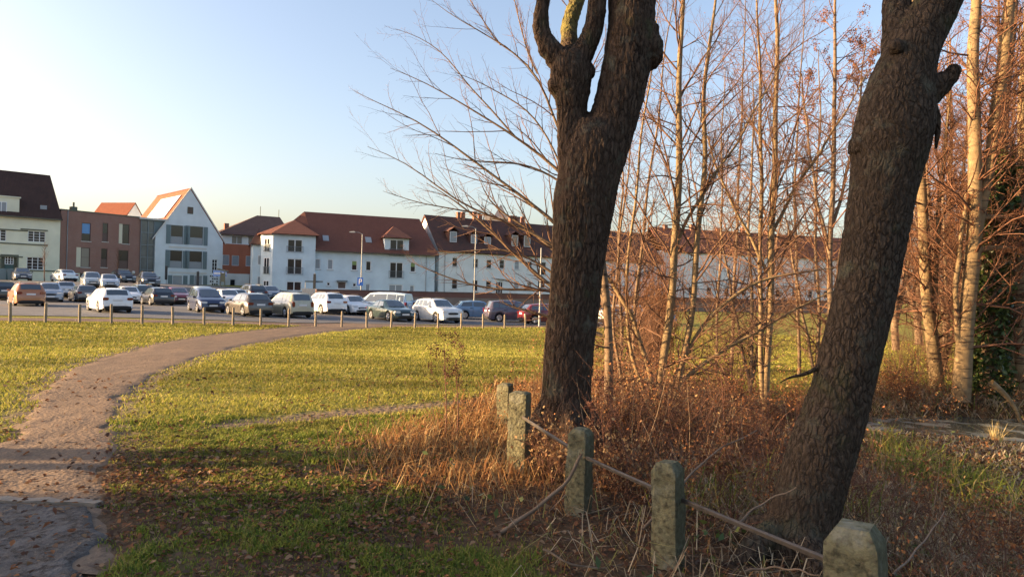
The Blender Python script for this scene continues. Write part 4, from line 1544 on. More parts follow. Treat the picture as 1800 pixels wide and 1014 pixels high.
    for s_ in (1, -1):
        for k, xh in enumerate((xm - .14 - L / 2, x1 - .75 - L / 2)):
            out['handle_%d_%d' % (s_, k)] = MB().box(xh - .09, xh + .09, s_ * (Wd * .985) - .02, s_ * (Wd * .985) + .02, S[4][1] - .13, S[4][1] - .09).mesh('door_handle')
    # door shut lines, thin dark strips that follow the flank
    for s_ in (1, -1):
        ms = MB()
        for xh in (xm, x1 - .20, xr + .12):
            if any(abs(xh - q) < ra + .05 for q in xw): continue
            pp = sec(xh)
            for (a, b2) in zip(pp[0:4], pp[1:5]):
                ms.raw([(xh - L / 2 - .008, s_ * (a[0] + .004), a[1]), (xh - L / 2 + .008, s_ * (a[0] + .004), a[1]), (xh - L / 2 + .008, s_ * (b2[0] + .004), b2[1]), (xh - L / 2 - .008, s_ * (b2[0] + .004), b2[1])], [(0, 1, 2, 3)])
        if ms.v: out['door_seam_%d' % s_] = ms.mesh('door_seam')
    return out, dict(L=L, W=Wd, xw=xw, rad=rad)

def paint(name, col, metal=.0):
    return mat('paint_' + name, col, .28, .5, metal=metal, coat=.8, vary=.10, vscale=3)

def car(px, py, head, kind, col, label, name='parked_car', push=1.0, metal=0.0, cat='car', rail=False):
    if kind not in CARMESH: CARMESH[kind] = car_geometry(kind)
    out, d = CARMESH[kind]
    g = G(px, py)
    dr = Vector((g.x, g.y, 0)).normalized()
    p = Vector((g.x, g.y, 0)) + dr * push
    h = R(head)
    fwd = Vector((math.sin(h), math.cos(h), 0))
    root = empty(name, (p.x, p.y, tz1(p.x, p.y) + .012), math.atan2(fwd.y, fwd.x))
    tag(root, label, cat, 'cars parked on the lot')
    pm_ = paint('%.2f_%.2f_%.2f' % col, col, metal)
    def put(key, material, nm=None, parent=root, share=True):
        me = out[key]
        o = bpy.data.objects.new(nm or key, me)
        if not me.materials: me.materials.append(material)
        COL.objects.link(o)
        o.parent = parent
        o.material_slots[0].link = 'OBJECT'
        o.material_slots[0].material = material
        return o
    body = put('body', pm_)
    put('underbody', dark_pl)
    put('windscreen', car_glass); put('rear_window', car_glass)
    for k in out:
        if k.startswith('side_window'): put(k, car_glass, 'side_window')
        elif k.startswith('headlight'): put(k, lamp_w, 'headlight')
        elif k.startswith('taillight'): put(k, lamp_r, 'taillight')
        elif k.startswith('mirror'): put(k, pm_, 'wing_mirror')
        elif k.startswith('plate'): put(k, plate_m, 'license_plate')
        elif k.startswith('handle'): put(k, dark_pl, 'door_handle', body)
        elif k.startswith('door_seam'): put(k, dark_pl, 'door_seam', body)
    put('grille', dark_pl); put('lower_grille', dark_pl); put('bumper_trim', dark_pl)
    for x in d['xw']:
        for s_ in (1, -1):
            w = bpy.data.objects.new('wheel', out['tyre'])
            if not out['tyre'].materials: out['tyre'].materials.append(tyre_m)
            COL.objects.link(w)
            w.parent = root
            w.location = (x - d['L'] / 2, s_ * (d['W'] - .115), d['rad'])
            if s_ < 0: w.rotation_euler = (0, 0, math.pi)
            r_ = bpy.data.objects.new('rim', out['rim'])
            if not out['rim'].materials: out['rim'].materials.append(rim_m)
            COL.objects.link(r_)
            r_.parent = w
    if rail:
        H = PROF[kind]['H']
        for s_ in (1, -1):
            MB().tube([(-d['L'] * .34, s_ * d['W'] * .58, H - .06), (-d['L'] * .30, s_ * d['W'] * .60, H + .035), (.05, s_ * d['W'] * .60, H + .045), (.12, s_ * d['W'] * .58, H - .04)], .018, 5).build('roof_rail', dark_pl, root)
    return root

WH = (.72, .72, .72)
CARS = [
 # front rank
 (46, 538, -42, 'suv', (.36, .13, .045), 'orange brown hatchback seen from behind at the far left', .9),
 (191, 549, -42, 'wagon', WH, 'white hatchback seen from behind, nearest to the bollards on the left', .9),
 (362, 549, 144, 'mpv', (.018, .028, .075), 'dark blue compact van facing the lawn beside the bronze car', .9),
 (436, 556, -42, 'hatch', (.075, .068, .06), 'dark bronze car seen from behind left of the champagne minivan', .9),
 (507, 558, -42, 'mpv', (.40, .38, .28), 'champagne coloured minivan seen from behind', .9),
 (569, 552, -41, 'suv', WH, 'white off-road car seen from behind right of the champagne minivan', .9),
 (617, 553, 144, 'wagon', WH, 'white estate car facing the lawn left of the dark green saloon', .9),
 (686, 564, 144, 'sedan', (.012, .030, .030), 'dark green saloon facing the lawn in front of the van', .9),
 (768, 567, 144, 'suv', (.60, .62, .62), 'silver white estate car facing the lawn with dark grille', .9),
 (841, 562, 76, 'hatch', (.11, .20, .33), 'blue small car seen from its rear corner', 1.2),
 (901, 567, 72, 'mpv', (.085, .075, .105), 'purple grey people carrier left of the big forked tree', 1.2),
 (962, 571, 72, 'hatch', (.12, .018, .022), 'dark red car half hidden behind the big forked tree', 1.2),
 (672, 556, -72, 'van', (.36, .46, .54), 'pale blue van standing side on behind the dark green saloon', 1.2),
 (745, 559, -62, 'hatch', (.22, .33, .44), 'light blue car half hidden behind the silver white estate car', 1.6),
 # second rank
 (3, 528, -42, 'suv', (.015, .016, .018), 'black car cut off by the left edge of the photo', .9),
 (87, 531, 144, 'suv', (.26, .30, .36), 'steel blue off-road car facing us right of the orange car', .9),
 (110, 525, -42, 'hatch', (.44, .46, .50), 'silver car peeping out behind the steel blue car', 1.0),
 (146, 531, -42, 'hatch', (.11, .105, .11), 'dark grey car seen from behind left of the white hatchback', .9),
 (160, 521, 144, 'mpv', (.30, .34, .36), 'grey people carrier behind the dark grey car', 1.0),
 (190, 522, 144, 'hatch', (.40, .43, .48), 'pale grey car whose roof shows above the white hatchback', 1.0),
 (225, 534, 144, 'hatch', WH, 'white small car facing us just right of the white hatchback', .9),
 (246, 533, -42, 'suv', (.07, .085, .08), 'grey green car left of the black hatchback', .9),
 (276, 537, -41, 'hatch', (.014, .018, .026), 'black hatchback seen from behind below the stair link', .9),
 (311, 535, 144, 'hatch', (.15, .02, .035), 'dark red car facing us with pale windscreen', .9),
 (260, 522, 144, 'suv', (.03, .033, .04), 'dark car whose roof shows behind the black hatchback', 1.0),
 (357, 524, 144, 'mpv', (.36, .42, .44), 'silver car behind the dark blue compact van', 1.0),
 (399, 541, 144, 'hatch', (.62, .64, .66), 'white small car between the dark blue and the bronze cars', .9),
 (407, 524, -42, 'hatch', (.55, .57, .60), 'white car far behind the bronze car', 1.0),
 (440, 531, -42, 'suv', (.03, .032, .04), 'black off-road car behind the bronze car', 1.0),
 (473, 528, 144, 'sedan', (.10, .12, .16), 'dark blue grey car left above the champagne minivan', 1.0),
 # behind the trees on the right
 (1100, 572, 75, 'hatch', (.62, .60, .52), 'cream car glimpsed through the stems right of the big tree', 1.5),
 (1142, 571, 100, 'hatch', (.24, .42, .62), 'light blue car glimpsed through the stems beside the brown shrub', 2.5),
]
for (px, py, hd, kind, col, lab, ps) in CARS:
    car(px, py, hd, kind, col, lab, push=ps, rail=kind in ('wagon', 'suv'))
# two cars on the raised street in front of the brick block
def car_at(px, Y, head, kind, col, label):
    p = at(px, 495, Y)
    r_ = car(900, 600, head, kind, col, label)
    r_.location = (p.x, p.y, tz1(p.x, p.y) + .02)
    return r_
car_at(112, 80.5, -50, 'sedan', (.60, .66, .70), 'white saloon on the raised street in front of the brick block')
car_at(216, 86, 133, 'suv', (.02, .022, .03), 'black off-road car on the raised street before the brick block')
car_at(38, 80, 140, 'hatch', (.09, .10, .12), 'dark grey car on the raised street beside the waste bins')

# ================================================================ bollards
wood_b = mat('bollard_wood', (.22, .185, .14), .85, .2, vary=.25, vscale=5, bump=.4, bscale=25)
bol_px = [18, 80, 140, 196, 250, 304, 359, 410, 458.5, 507.5, 555, 601, 645, 688, 729.5, 770.5, 811, 849.5, 887.5, 924]
ORD = 'first second third fourth fifth sixth seventh eighth ninth tenth eleventh twelfth thirteenth fourteenth fifteenth sixteenth seventeenth eighteenth nineteenth twentieth'.split()
bme = MB().tube([(0, 0, -.2), (0, 0, .84), (0, 0, .885), (0, 0, .90)], [.062, .060, .054, .026], 12).mesh('bollard', 35)
def row_at(px):
    d = ray(px, 560)
    # intersection of the vertical plane through this column with the row line
    k = (ROW0.x * RD.y - ROW0.y * RD.x) / (d.x * RD.y - d.y * RD.x)
    return Vector((d.x * k, d.y * k, 0))
bolr = []
for i, px in enumerate(bol_px):
    p = row_at(px)
    o = link('bollard', bme, wood_b, None, (p.x, p.y, tz1(p.x, p.y)))
    o.rotation_euler = (R(random.uniform(-1.5, 1.5)), R(random.uniform(-1.5, 1.5)), random.random() * 6)
    o.scale = (1, 1, random.uniform(.97, 1.04))
    tag(o, 'wooden bollard along the lawn edge, %s from the left' % ORD[i], 'bollard', 'wooden bollards along the lawn edge')
    bolr.append(o)
step = (Vector(bolr[-1].location) - Vector(bolr[0].location)) / 19
for k, w in enumerate(('right behind the big forked tree', 'just right of the big forked tree', 'between the big tree and the golden stems', 'behind the golden stems', 'right of the golden stems')):
    p = Vector(bolr[-1].location) + step * (k + 2)
    o = link('bollard', bme, wood_b, None, (p.x, p.y, tz1(p.x, p.y)))
    tag(o, 'wooden bollard of the lawn row ' + w, 'bollard', 'wooden bollards along the lawn edge')

# ================================================================ lamp posts and signs
pole_m = mat('pole_galvanised', (.21, .22, .23), .5, .5, metal=.3)
def lamp_post(px, y_top, Y, label, head=True, sign=False):
    t = at(px, y_top, Y)
    z0 = tz1(t.x, Y)
    r_ = empty('street_lamp', (t.x, Y, z0))
    tag(r_, label, 'street lamp')
    h = t.z - z0
    MB().tube([(0, 0, 0), (0, 0, 1.0), (0, 0, 1.02), (0, 0, h)], [.085, .085, .06, .042], 10).build('pole', pole_m, r_, 40)
    if head:
        MB().tube([(0, 0, h - .05), (-.35, 0, h + .12), (-.8, 0, h + .16)], .03, 6).build('arm', pole_m, r_)
        MB().prism([(-1.35, h + .10), (-.75, h + .10), (-.72, h + .18), (-.85, h + .24), (-1.3, h + .2)], -.13, .13).build('lamp_head', gutter_m, r_)
    if sign:
        s_ = at(px - 1.5, 495, Y)
        z = s_.z - z0
        pl = MB().box(-.38, .22, -.10, -.075, z - .42, z + .42).build('sign_plate', mat('sign_blue', (.02, .10, .42), .5), r_)
        # white P on the plate
        q = MB().box(-.22, -.14, -.112, -.101, z - .26, z + .28).box(-.14, .06, -.112, -.101, z + .2, z + .28).box(-.14, .06, -.112, -.101, z - .04, z + .04).box(.02, .10, -.1115, -.101, z + .0, z + .24)
        q.build('parking_symbol', plate_m, pl)
    return r_
lamp_post(637, 411, 72, 'tall grey street lamp with blue sign in front of the pale blue block', True, True)
lamp_post(836.5, 401, 66, 'slim pale lamp post in front of the white terrace', True)
lamp_post(951.5, 436, 47, 'pale pole close beside the left edge of the big forked tree', False)

def sign_pole(px, Y, y_top, label, shape):
    t = at(px, y_top, Y)
    z0 = tz1(t.x, Y)
    r_ = empty('sign_post', (t.x, Y, z0))
    tag(r_, label, 'sign')
    h = t.z - z0
    MB().tube([(0, 0, 0), (0, 0, h)], .04, 8).build('pole', pole_m, r_)
    if shape == 'dark':
        MB().box(-.16, .16, -.09, -.045, h - 1.9, h - .1).build('sign_plate', mat('sign_dark', (.03, .035, .04), .6), r_)
    elif shape == 'bar':
        MB().box(-.05, 2.1, -.05, .05, h - .22, h).build('cross_bar', mat('bar_blue', (.05, .09, .14), .5), r_)
    elif shape == 'blue':
        MB().box(-.9, .9, -.09, -.045, h - .9, h - .1).build('sign_plate', mat('sign_bluewhite', (.20, .32, .62), .5), r_)
        MB().box(-.8, .8, -.10, -.0905, h - .62, h - .38).build('sign_stripe', plate_m, r_)
    return r_
sign_pole(293, 90, 466, 'slim dark banner pole at the left corner of the gabled house', 'dark')
sign_pole(348.5, 88, 476, 'dark upright banner sign before the gabled house door', 'dark')
sign_pole(387, 92, 474, 'blue and white street sign beside the lattice door', 'blue')
sign_pole(537, 84, 493, 'blue cross bar on a post in front of the pale blue block', 'bar')
sign_pole(553.5, 84, 480, 'thin dark post right of the blue cross bar', 'dark')

# pavilion roofed notice stand beside the lattice door
n_ = at(391, 500, 88)
r_ = empty('notice_stand', (n_.x, n_.y, tz1(n_.x, n_.y)))
tag(r_, 'dark notice stand with a sloped roof beside the lattice door', 'notice stand')
MB().box(-.30, -.2, 0, .1, 0, 2.0).box(.2, .3, 0, .1, 0, 2.0).build('post', trim_dark, r_)
MB().box(-.2, .2, .02, .08, .7, 1.8).build('board', trim_dark, r_)
MB().prism([(-.6, 2.2), (.6, 1.95), (.6, 2.1), (-.6, 2.4)], -.3, .4).build('roof', trim_dark, r_)

# waste bins by the cream house door
bin_m = mat('bin_grey', (.16, .22, .25), .6, .4)
for i, (px, lab) in enumerate(((5, 'grey wheeled waste bin below the green door, left one of two'), (19, 'grey wheeled waste bin below the green door, right one of two'))):
    p = at(px, 490, 80.5)
    r_ = empty('waste_bin', (p.x, p.y, tz1(p.x, p.y)), R(35))
    tag(r_, lab, 'bin', 'waste bins by the cream house')
    MB().raw([(-.28, -.3, .05), (.28, -.3, .05), (.28, .3, .05), (-.28, .3, .05), (-.36, -.38, 1.25), (.36, -.38, 1.25), (.36, .38, 1.25), (-.36, .38, 1.25)], [(0, 3, 2, 1), (4, 5, 6, 7), (0, 1, 5, 4), (1, 2, 6, 5), (2, 3, 7, 6), (3, 0, 4, 7)]).build('tub', bin_m, r_)
    MB().prism([(-.40, 1.25), (.40, 1.25), (.36, 1.33), (0, 1.38), (-.36, 1.33)], -.42, .42).build('lid', bin_m, r_)
    for s_ in (-1, 1):
        MB().tube([(s_ * .25, .3, .1), (s_ * .33, .3, .1)], .1, 10).build('wheel', tyre_m, r_)

# ================================================================ stone posts with the iron rail
stm, nt, b = nodes_of('post_stone', .95, .1)
tc = N(nt, 'ShaderNodeTexCoord')
P_ = tc.outputs['Object']
c = mixc(nt, noise_fac(nt, P_, 9, .35, .7), (.185, .175, .105), (.115, .11, .068))
c = mixc(nt, noise_fac(nt, P_, 26, .46, .66), c, (.055, .052, .034))
c = mixc(nt, noise_fac(nt, P_, 5, .52, .7), c, (.235, .235, .185))
c = mixc(nt, noise_fac(nt, P_, 90, .55, .75), c, (.12, .10, .075))
# shade of the right-hand faces painted into the colour, with some green algae
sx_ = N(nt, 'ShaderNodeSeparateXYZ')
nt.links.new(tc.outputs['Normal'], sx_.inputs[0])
shade_algae = N(nt, 'ShaderNodeMath', operation='MULTIPLY')
shade_algae.use_clamp = True
nt.links.new(sx_.outputs[0], shade_algae.inputs[0])
nt.links.new(noise_fac(nt, P_, 12, .25, .5), shade_algae.inputs[1])
shade_algae2 = N(nt, 'ShaderNodeMath', operation='MULTIPLY')
nt.links.new(shade_algae.outputs[0], shade_algae2.inputs[0])
shade_algae2.inputs[1].default_value = .75
c = mixc(nt, shade_algae2.outputs[0], c, (.070, .066, .040))
nt.links.new(c, b.inputs['Base Color'])
nzb = N(nt, 'ShaderNodeTexNoise')
nzb.inputs['Scale'].default_value = 45
nzb.inputs['Detail'].default_value = 8
nt.links.new(P_, nzb.inputs['Vector'])
bumpn(nt, b, nzb.outputs[0], .9, .014)

def stone_post(px, ytop, Y, wpx, label, rz, tilt=(0, 0), top=.05, wide=1.0):
    t = at(px, ytop, Y)
    z0 = tz1(t.x, Y)
    h = t.z - z0
    w = wpx * Y / F / 2
    import bmesh as _bm
    bm = _bm.new()
    n, kz = 7, 26
    vs = {}
    def add(i, j, k):
        key = (i, j, k)
        if key in vs: return vs[key]
        x, y, z = (i / n * 2 - 1), (j / n * 2 - 1), k / kz
        # slightly tapering block whose head is cut to a blunt pyramid
        m_ = max(abs(x), abs(y))
        zz = -.25 + (h - top + .25) * k / (kz - 2) if k < kz - 1 else h - top * .5 if k == kz - 1 else h
        f = 1 - .05 * z
        hx = w * f * wide
        hy = w * f
        sc = 1 if k < kz - 1 else .82 if k == kz - 1 else .60
        # rounded vertical arrises
        e = min(abs(x), abs(y))
        rc = 1 - .035 * max(0, e - .75) / .25 if m_ > .99 else 1
        p = Vector((x * hx * sc * rc, y * hy * sc * rc, zz))
        q = np.array([p.x, p.y, p.z])
        nn = .012 * (vnoise(np.array([q[0] * 14 + px]), np.array([q[1] * 14]), np.array([q[2] * 11]), 3)[0] - .5) + .007 * (vnoise(np.array([q[0] * 45 + px]), np.array([q[1] * 45]), np.array([q[2] * 40]), 4)[0] - .5)
        d_ = Vector((x, y, .3 if k == kz else 0))
        p += d_.normalized() * nn if d_.length > .01 else Vector((0, 0, nn))
        vs[key] = bm.verts.new(p)
        return vs[key]
    for k in range(kz):
        for i in range(n):
            bm.faces.new([add(i, 0, k), add(i + 1, 0, k), add(i + 1, 0, k + 1), add(i, 0, k + 1)])
            bm.faces.new([add(i + 1, n, k), add(i, n, k), add(i, n, k + 1), add(i + 1, n, k + 1)])
            bm.faces.new([add(0, i + 1, k), add(0, i, k), add(0, i, k + 1), add(0, i + 1, k + 1)])
            bm.faces.new([add(n, i, k), add(n, i + 1, k), add(n, i + 1, k + 1), add(n, i, k + 1)])
    for i in range(n):
        for j in range(n):
            bm.faces.new([add(i, j, kz), add(i + 1, j, kz), add(i + 1, j + 1, kz), add(i, j + 1, kz)])
    me = bpy.data.meshes.new('stone_post')
    bm.to_mesh(me)
    bm.free()
    me.polygons.foreach_set('use_smooth', [True] * len(me.polygons))
    me.set_sharp_from_angle(angle=R(38))
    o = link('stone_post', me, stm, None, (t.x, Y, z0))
    o.rotation_euler = (R(tilt[0]), R(tilt[1]), R(rz))
    tag(o, label, 'post', 'old stone posts along the bank')
    return o
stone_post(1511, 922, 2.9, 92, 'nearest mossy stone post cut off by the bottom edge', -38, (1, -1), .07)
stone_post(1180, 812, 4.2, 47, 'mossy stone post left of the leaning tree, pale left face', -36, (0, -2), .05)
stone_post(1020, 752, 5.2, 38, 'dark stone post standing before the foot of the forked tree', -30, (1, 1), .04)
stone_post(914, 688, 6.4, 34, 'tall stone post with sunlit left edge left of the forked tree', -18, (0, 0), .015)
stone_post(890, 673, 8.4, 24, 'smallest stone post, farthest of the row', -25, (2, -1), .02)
iron = mat('rusty_iron', (.052, .044, .038), .55, .45, metal=.0, vary=.4, vscale=20, bump=.3, bscale=80, dist=.004)
RAIL = [((916, 731, 6.35), (1003, 787, 5.2), 'rusty iron rail between the tall post and the dark post'),
        ((1024, 801, 5.15), (1158, 862, 4.25), 'rusty iron rail between the dark post and the pale faced post'),
        ((1200, 879, 4.18), (1470, 990, 2.95), 'rusty iron rail running down to the nearest post')]
for a_, b2, lab in RAIL:
    p, q = at(*a_), at(*b2)
    d = (q - p).normalized()
    o = MB()
    sdv = d.cross(Vector((0, 0, 1))).normalized()
    upv = sdv.cross(d)
    nseg = 14
    ring = []
    for i in range(nseg + 1):
        c_ = p.lerp(q, i / nseg) + Vector((0, 0, -.002 * math.sin(math.pi * i / nseg)))
        ring.append([c_ + sdv * x + upv * z for x, z in ((-.007, -.012), (.007, -.012), (.010, .006), (.003, .014), (-.004, .014), (-.009, .006))])
    for i in range(nseg):
        for k in range(6):
            o.poly([ring[i][k], ring[i][(k + 1) % 6], ring[i + 1][(k + 1) % 6], ring[i + 1][k]])
    o.poly(ring[0][::-1]); o.poly(ring[-1])
    tag(o.build('iron_rail', iron), lab, 'rail', 'iron rails between the stone posts')
# ================================================================ the two big trees in front
def bark_mat(name, sx, sz, lean, hi, lo):
    m_, nt, b = nodes_of(name, .95, .06)
    tc = N(nt, 'ShaderNodeTexCoord')
    P_ = tc.outputs['Object']
    vc = N(nt, 'ShaderNodeVertexColor', layer_name='Col')
    sepc = N(nt, 'ShaderNodeSeparateColor')
    nt.links.new(vc.outputs[0], sepc.inputs[0])
    # wobble the coordinates, then stretch them along the stem
    nz = N(nt, 'ShaderNodeTexNoise')
    nz.inputs['Scale'].default_value = 9
    nz.inputs['Detail'].default_value = 4
    nt.links.new(P_, nz.inputs['Vector'])
    sc = N(nt, 'ShaderNodeVectorMath', operation='SCALE')
    nt.links.new(nz.outputs[1], sc.inputs[0])
    sc.inputs['Scale'].default_value = .075
    ad = N(nt, 'ShaderNodeVectorMath', operation='ADD')
    nt.links.new(P_, ad.inputs[0])
    nt.links.new(sc.outputs[0], ad.inputs[1])
    mp = N(nt, 'ShaderNodeMapping')
    mp.inputs['Rotation'].default_value = (0, -lean, 0)
    mp.inputs['Scale'].default_value = (sx, sx, sz)
    nt.links.new(ad.outputs[0], mp.inputs[0])
    def cells(k):
        v = N(nt, 'ShaderNodeTexVoronoi', feature='DISTANCE_TO_EDGE')
        v.inputs['Scale'].default_value = k
        nt.links.new(mp.outputs[0], v.inputs['Vector'])
        mr = N(nt, 'ShaderNodeMapRange')
        mr.inputs[1].default_value = .0
        mr.inputs[2].default_value = .22
        nt.links.new(v.outputs['Distance'], mr.inputs[0])
        return mr.outputs[0]
    c1, c2 = cells(1.0), cells(2.3)
    mul = N(nt, 'ShaderNodeMath', operation='MULTIPLY_ADD')
    nt.links.new(c2, mul.inputs[0])
    mul.inputs[1].default_value = .35
    nt.links.new(c1, mul.inputs[2])
    fis = N(nt, 'ShaderNodeMapRange')
    fis.inputs[1].default_value = .15
    fis.inputs[2].default_value = 1.25
    nt.links.new(mul.outputs[0], fis.inputs[0])
    c = mixc(nt, fis.outputs[0], lo, hi)
    c = mixc(nt, noise_fac(nt, P_, 2.2, .35, .7), c, tuple(.6 * v for v in hi))
    c = mixc(nt, noise_fac(nt, mp.outputs[0], 1.7, .5, .8), c, tuple(1.5 * v for v in hi))
    # grey lichen and thin green algae in patches
    c = mixc(nt, noise_fac(nt, P_, 5.5, .56, .74, 7), c, (.10, .098, .075))
    c = mixc(nt, noise_fac(nt, P_, 3.1, .58, .80, 6), c, (.062, .066, .034))
    mm = N(nt, 'ShaderNodeMath', operation='MULTIPLY')
    nt.links.new(sepc.outputs[1], mm.inputs[0])
    nt.links.new(noise_fac(nt, P_, 14, .3, .55), mm.inputs[1])
    c = mixc(nt, mm.outputs[0], c, (.15, .13, .045))
    nt.links.new(c, b.inputs['Base Color'])
    fn = N(nt, 'ShaderNodeTexNoise')
    fn.inputs['Scale'].default_value = 2.6
    fn.inputs['Detail'].default_value = 6
    nt.links.new(mp.outputs[0], fn.inputs['Vector'])
    hs = N(nt, 'ShaderNodeMath', operation='MULTIPLY_ADD')
    nt.links.new(fn.outputs[0], hs.inputs[0])
    hs.inputs[1].default_value = .6
    nt.links.new(mul.outputs[0], hs.inputs[2])
    bumpn(nt, b, hs.outputs[0], 1.0, .009)
    return m_
bark_m = bark_mat('bark_forked_tree', 23, 5.4, R(3), (.088, .062, .046), (.014, .010, .008))
bark_m2 = bark_mat('bark_leaning_tree', 33, 11.5, R(14), (.085, .064, .048), (.014, .011, .009))

def pxline(pts, Y, dY=0.0):
    """(px, py, halfwidth px [, depth offset]) -> points, radii"""
    P, Q = [], []
    for i, q in enumerate(pts):
        y = Y + (q[3] if len(q) > 3 else 0) + dY * i
        P.append(at(q[0], q[1], y))
        Q.append(q[2] * y / F)
    return np.array([list(p) for p in P]), np.array(Q)

def spline(P, Q, k):
    d = np.r_[0, np.cumsum(np.linalg.norm(np.diff(P, axis=0), axis=1))]
    t = np.linspace(0, d[-1], k)
    out = np.stack([np.interp(t, d, P[:, i]) for i in range(3)], 1)
    r = np.interp(t, d, Q)
    for _ in range(max(2, k // len(P))):
        out[1:-1] = .25 * out[:-2] + .5 * out[1:-1] + .25 * out[2:]
        r[1:-1] = .25 * r[:-2] + .5 * r[1:-1] + .25 * r[2:]
    return out, r

def fat_tree(name, tubes, knobs, voxel, seed, axis=(0, 0, 1), plate=(15, 5.2), amp=.017, moss=None, bark=None):
    mb = MB()
    for P, Q, k in tubes:
        p, r = spline(P, Q, k)
        mb.tube([Vector(x) for x in p], list(r), 20)
    for c_, r in knobs:
        c_ = Vector(c_)
        mb.tube([c_ + Vector((0, 0, -r)), c_ + Vector((0, 0, -r * .8)), c_ + Vector((0, 0, -r * .3)), c_ + Vector((0, 0, r * .3)), c_ + Vector((0, 0, r * .8)), c_ + Vector((0, 0, r))], [r * .15, r * .6, r * .95, r * .95, r * .6, r * .15], 14)
    me = mb.mesh(name)
    tmp = bpy.data.objects.new('tmp', me)
    COL.objects.link(tmp)
    md = tmp.modifiers.new('r', 'REMESH')
    md.mode = 'VOXEL'
    md.voxel_size = voxel
    sm = tmp.modifiers.new('s', 'SMOOTH')
    sm.factor = .5
    sm.iterations = 9
    dg = bpy.context.evaluated_depsgraph_get()
    me2 = bpy.data.meshes.new_from_object(tmp.evaluated_get(dg))
    bpy.data.objects.remove(tmp)
    n = len(me2.vertices)
    V = np.zeros(n * 3, np.float32)
    me2.vertices.foreach_get('co', V)
    V = V.reshape(-1, 3).astype(float)
    Nn = np.zeros(n * 3, np.float32)
    me2.vertices.foreach_get('normal', Nn)
    Nn = Nn.reshape(-1, 3)
    ax = np.array(axis, float)
    ax /= np.linalg.norm(ax)
    # coordinates stretched along the stem
    al = V @ ax
    pr = V - al[:, None] * ax
    wx = .07 * (vnoise(V[:, 0] * 9, V[:, 1] * 9, V[:, 2] * 4, seed + 7) - .5) + .025 * (vnoise(V[:, 0] * 26, V[:, 1] * 26, V[:, 2] * 14, seed + 8) - .5)
    wz = .10 * (vnoise(V[:, 0] * 14, V[:, 1] * 14, V[:, 2] * 6, seed + 5) - .5)
    X = (pr[:, 0] + wx) * plate[0]
    Y_ = (pr[:, 1] + wx * .8) * plate[0]
    Z_ = (pr[:, 2]) * plate[0] * .6 + (al + wz) * plate[1]
    f1, f2 = worley(X, Y_, Z_, seed)
    g1, g2 = worley(X * 2.1 + 7, Y_ * 2.1, Z_ * 1.5, seed + 20)
    ridge = .62 * sstep(.0, .42, f2 - f1) + .38 * sstep(.0, .45, g2 - g1)
    ridge = ridge * (.65 + .7 * vnoise(X * .8, Y_ * .8, Z_ * .5, seed + 13))
    fine = vnoise(V[:, 0] * 70, V[:, 1] * 70, V[:, 2] * 26, seed)
    lump = vnoise(V[:, 0] * 3.5, V[:, 1] * 3.5, V[:, 2] * 2.0, seed + 3) - .5
    disp = amp * (ridge - .5) + .006 * (fine - .5) + .028 * lump
    V2 = V + Nn * disp[:, None]
    me2.vertices.foreach_set('co', V2.astype(np.float32).ravel())
    at_ = me2.color_attributes.new('Col', 'FLOAT_COLOR', 'POINT')
    cc = np.ones((n, 4), np.float32)
    cc[:, 0] = np.clip(ridge * (.45 + .75 * fine) * (.75 + .5 * vnoise(X * .7, Y_ * .7, Z_ * .7, seed + 9)), 0, 1)
    cc[:, 1] = moss(V) if moss else 0
    at_.data.foreach_set('color', cc.ravel())
    me2.polygons.foreach_set('use_smooth', [True] * len(me2.polygons))
    me2.materials.clear()
    me2.materials.append(bark or bark_m)
    me2.name = name
    me2.update()
    return me2

Y1 = 7.2
t1 = []
P, Q = pxline([(993, 830, 68), (993, 800, 57), (994, 760, 48), (995, 700, 44), (1001, 600, 44), (1012, 500, 45), (1021, 410, 50), (1027, 350, 55), (1036, 300, 55), (1046, 250, 55), (1050, 215, 42)], Y1)
t1.append((P, Q, 60))
P, Q = pxline([(1030, 340, 46), (1056, 270, 46), (1082, 200, 43), (1095, 150, 42), (1105, 100, 43), (1110, 50, 41), (1111, 0, 40), (1112, -80, 38), (1108, -160, 34)], Y1)
t1.append((P, Q, 40))
P, Q = pxline([(1022, 330, 38), (1010, 260, 32), (1005, 200, 26), (1005, 150, 35), (1003, 115, 36), (1002, 95, 27)], Y1)
t1.append((P, Q, 26))
P, Q = pxline([(995, 120, 24), (975, 95, 19), (955, 70, 15), (949, 45, 14), (952, 15, 12), (960, -20, 11), (968, -90, 9)], Y1)
t1.append((P, Q, 24))
P, Q = pxline([(1010, 115, 24), (1034, 78, 18), (1046, 45, 17), (1050, 0, 16), (1054, -80, 14)], Y1, -.02)
t1.append((P, Q, 20))
P, Q = pxline([(1000, 110, 20, .1), (1001, 75, 14, .3), (1000, 45, 14, .5), (1008, 18, 13, .6), (1022, -10, 12, .7), (1040, -60, 10, .8)], Y1)
t1.append((P, Q, 20))
knobs = [(at(1134, 84, Y1), 33 * Y1 / F), (at(1140, 98, Y1), 27 * Y1 / F), (at(1128, 60, Y1), 32 * Y1 / F), (at(951, 54, Y1), 14 * Y1 / F), (at(960, 86, Y1), 15 * Y1 / F), (at(1030, 126, Y1), 17 * Y1 / F), (at(986, 152, Y1), 23 * Y1 / F)]
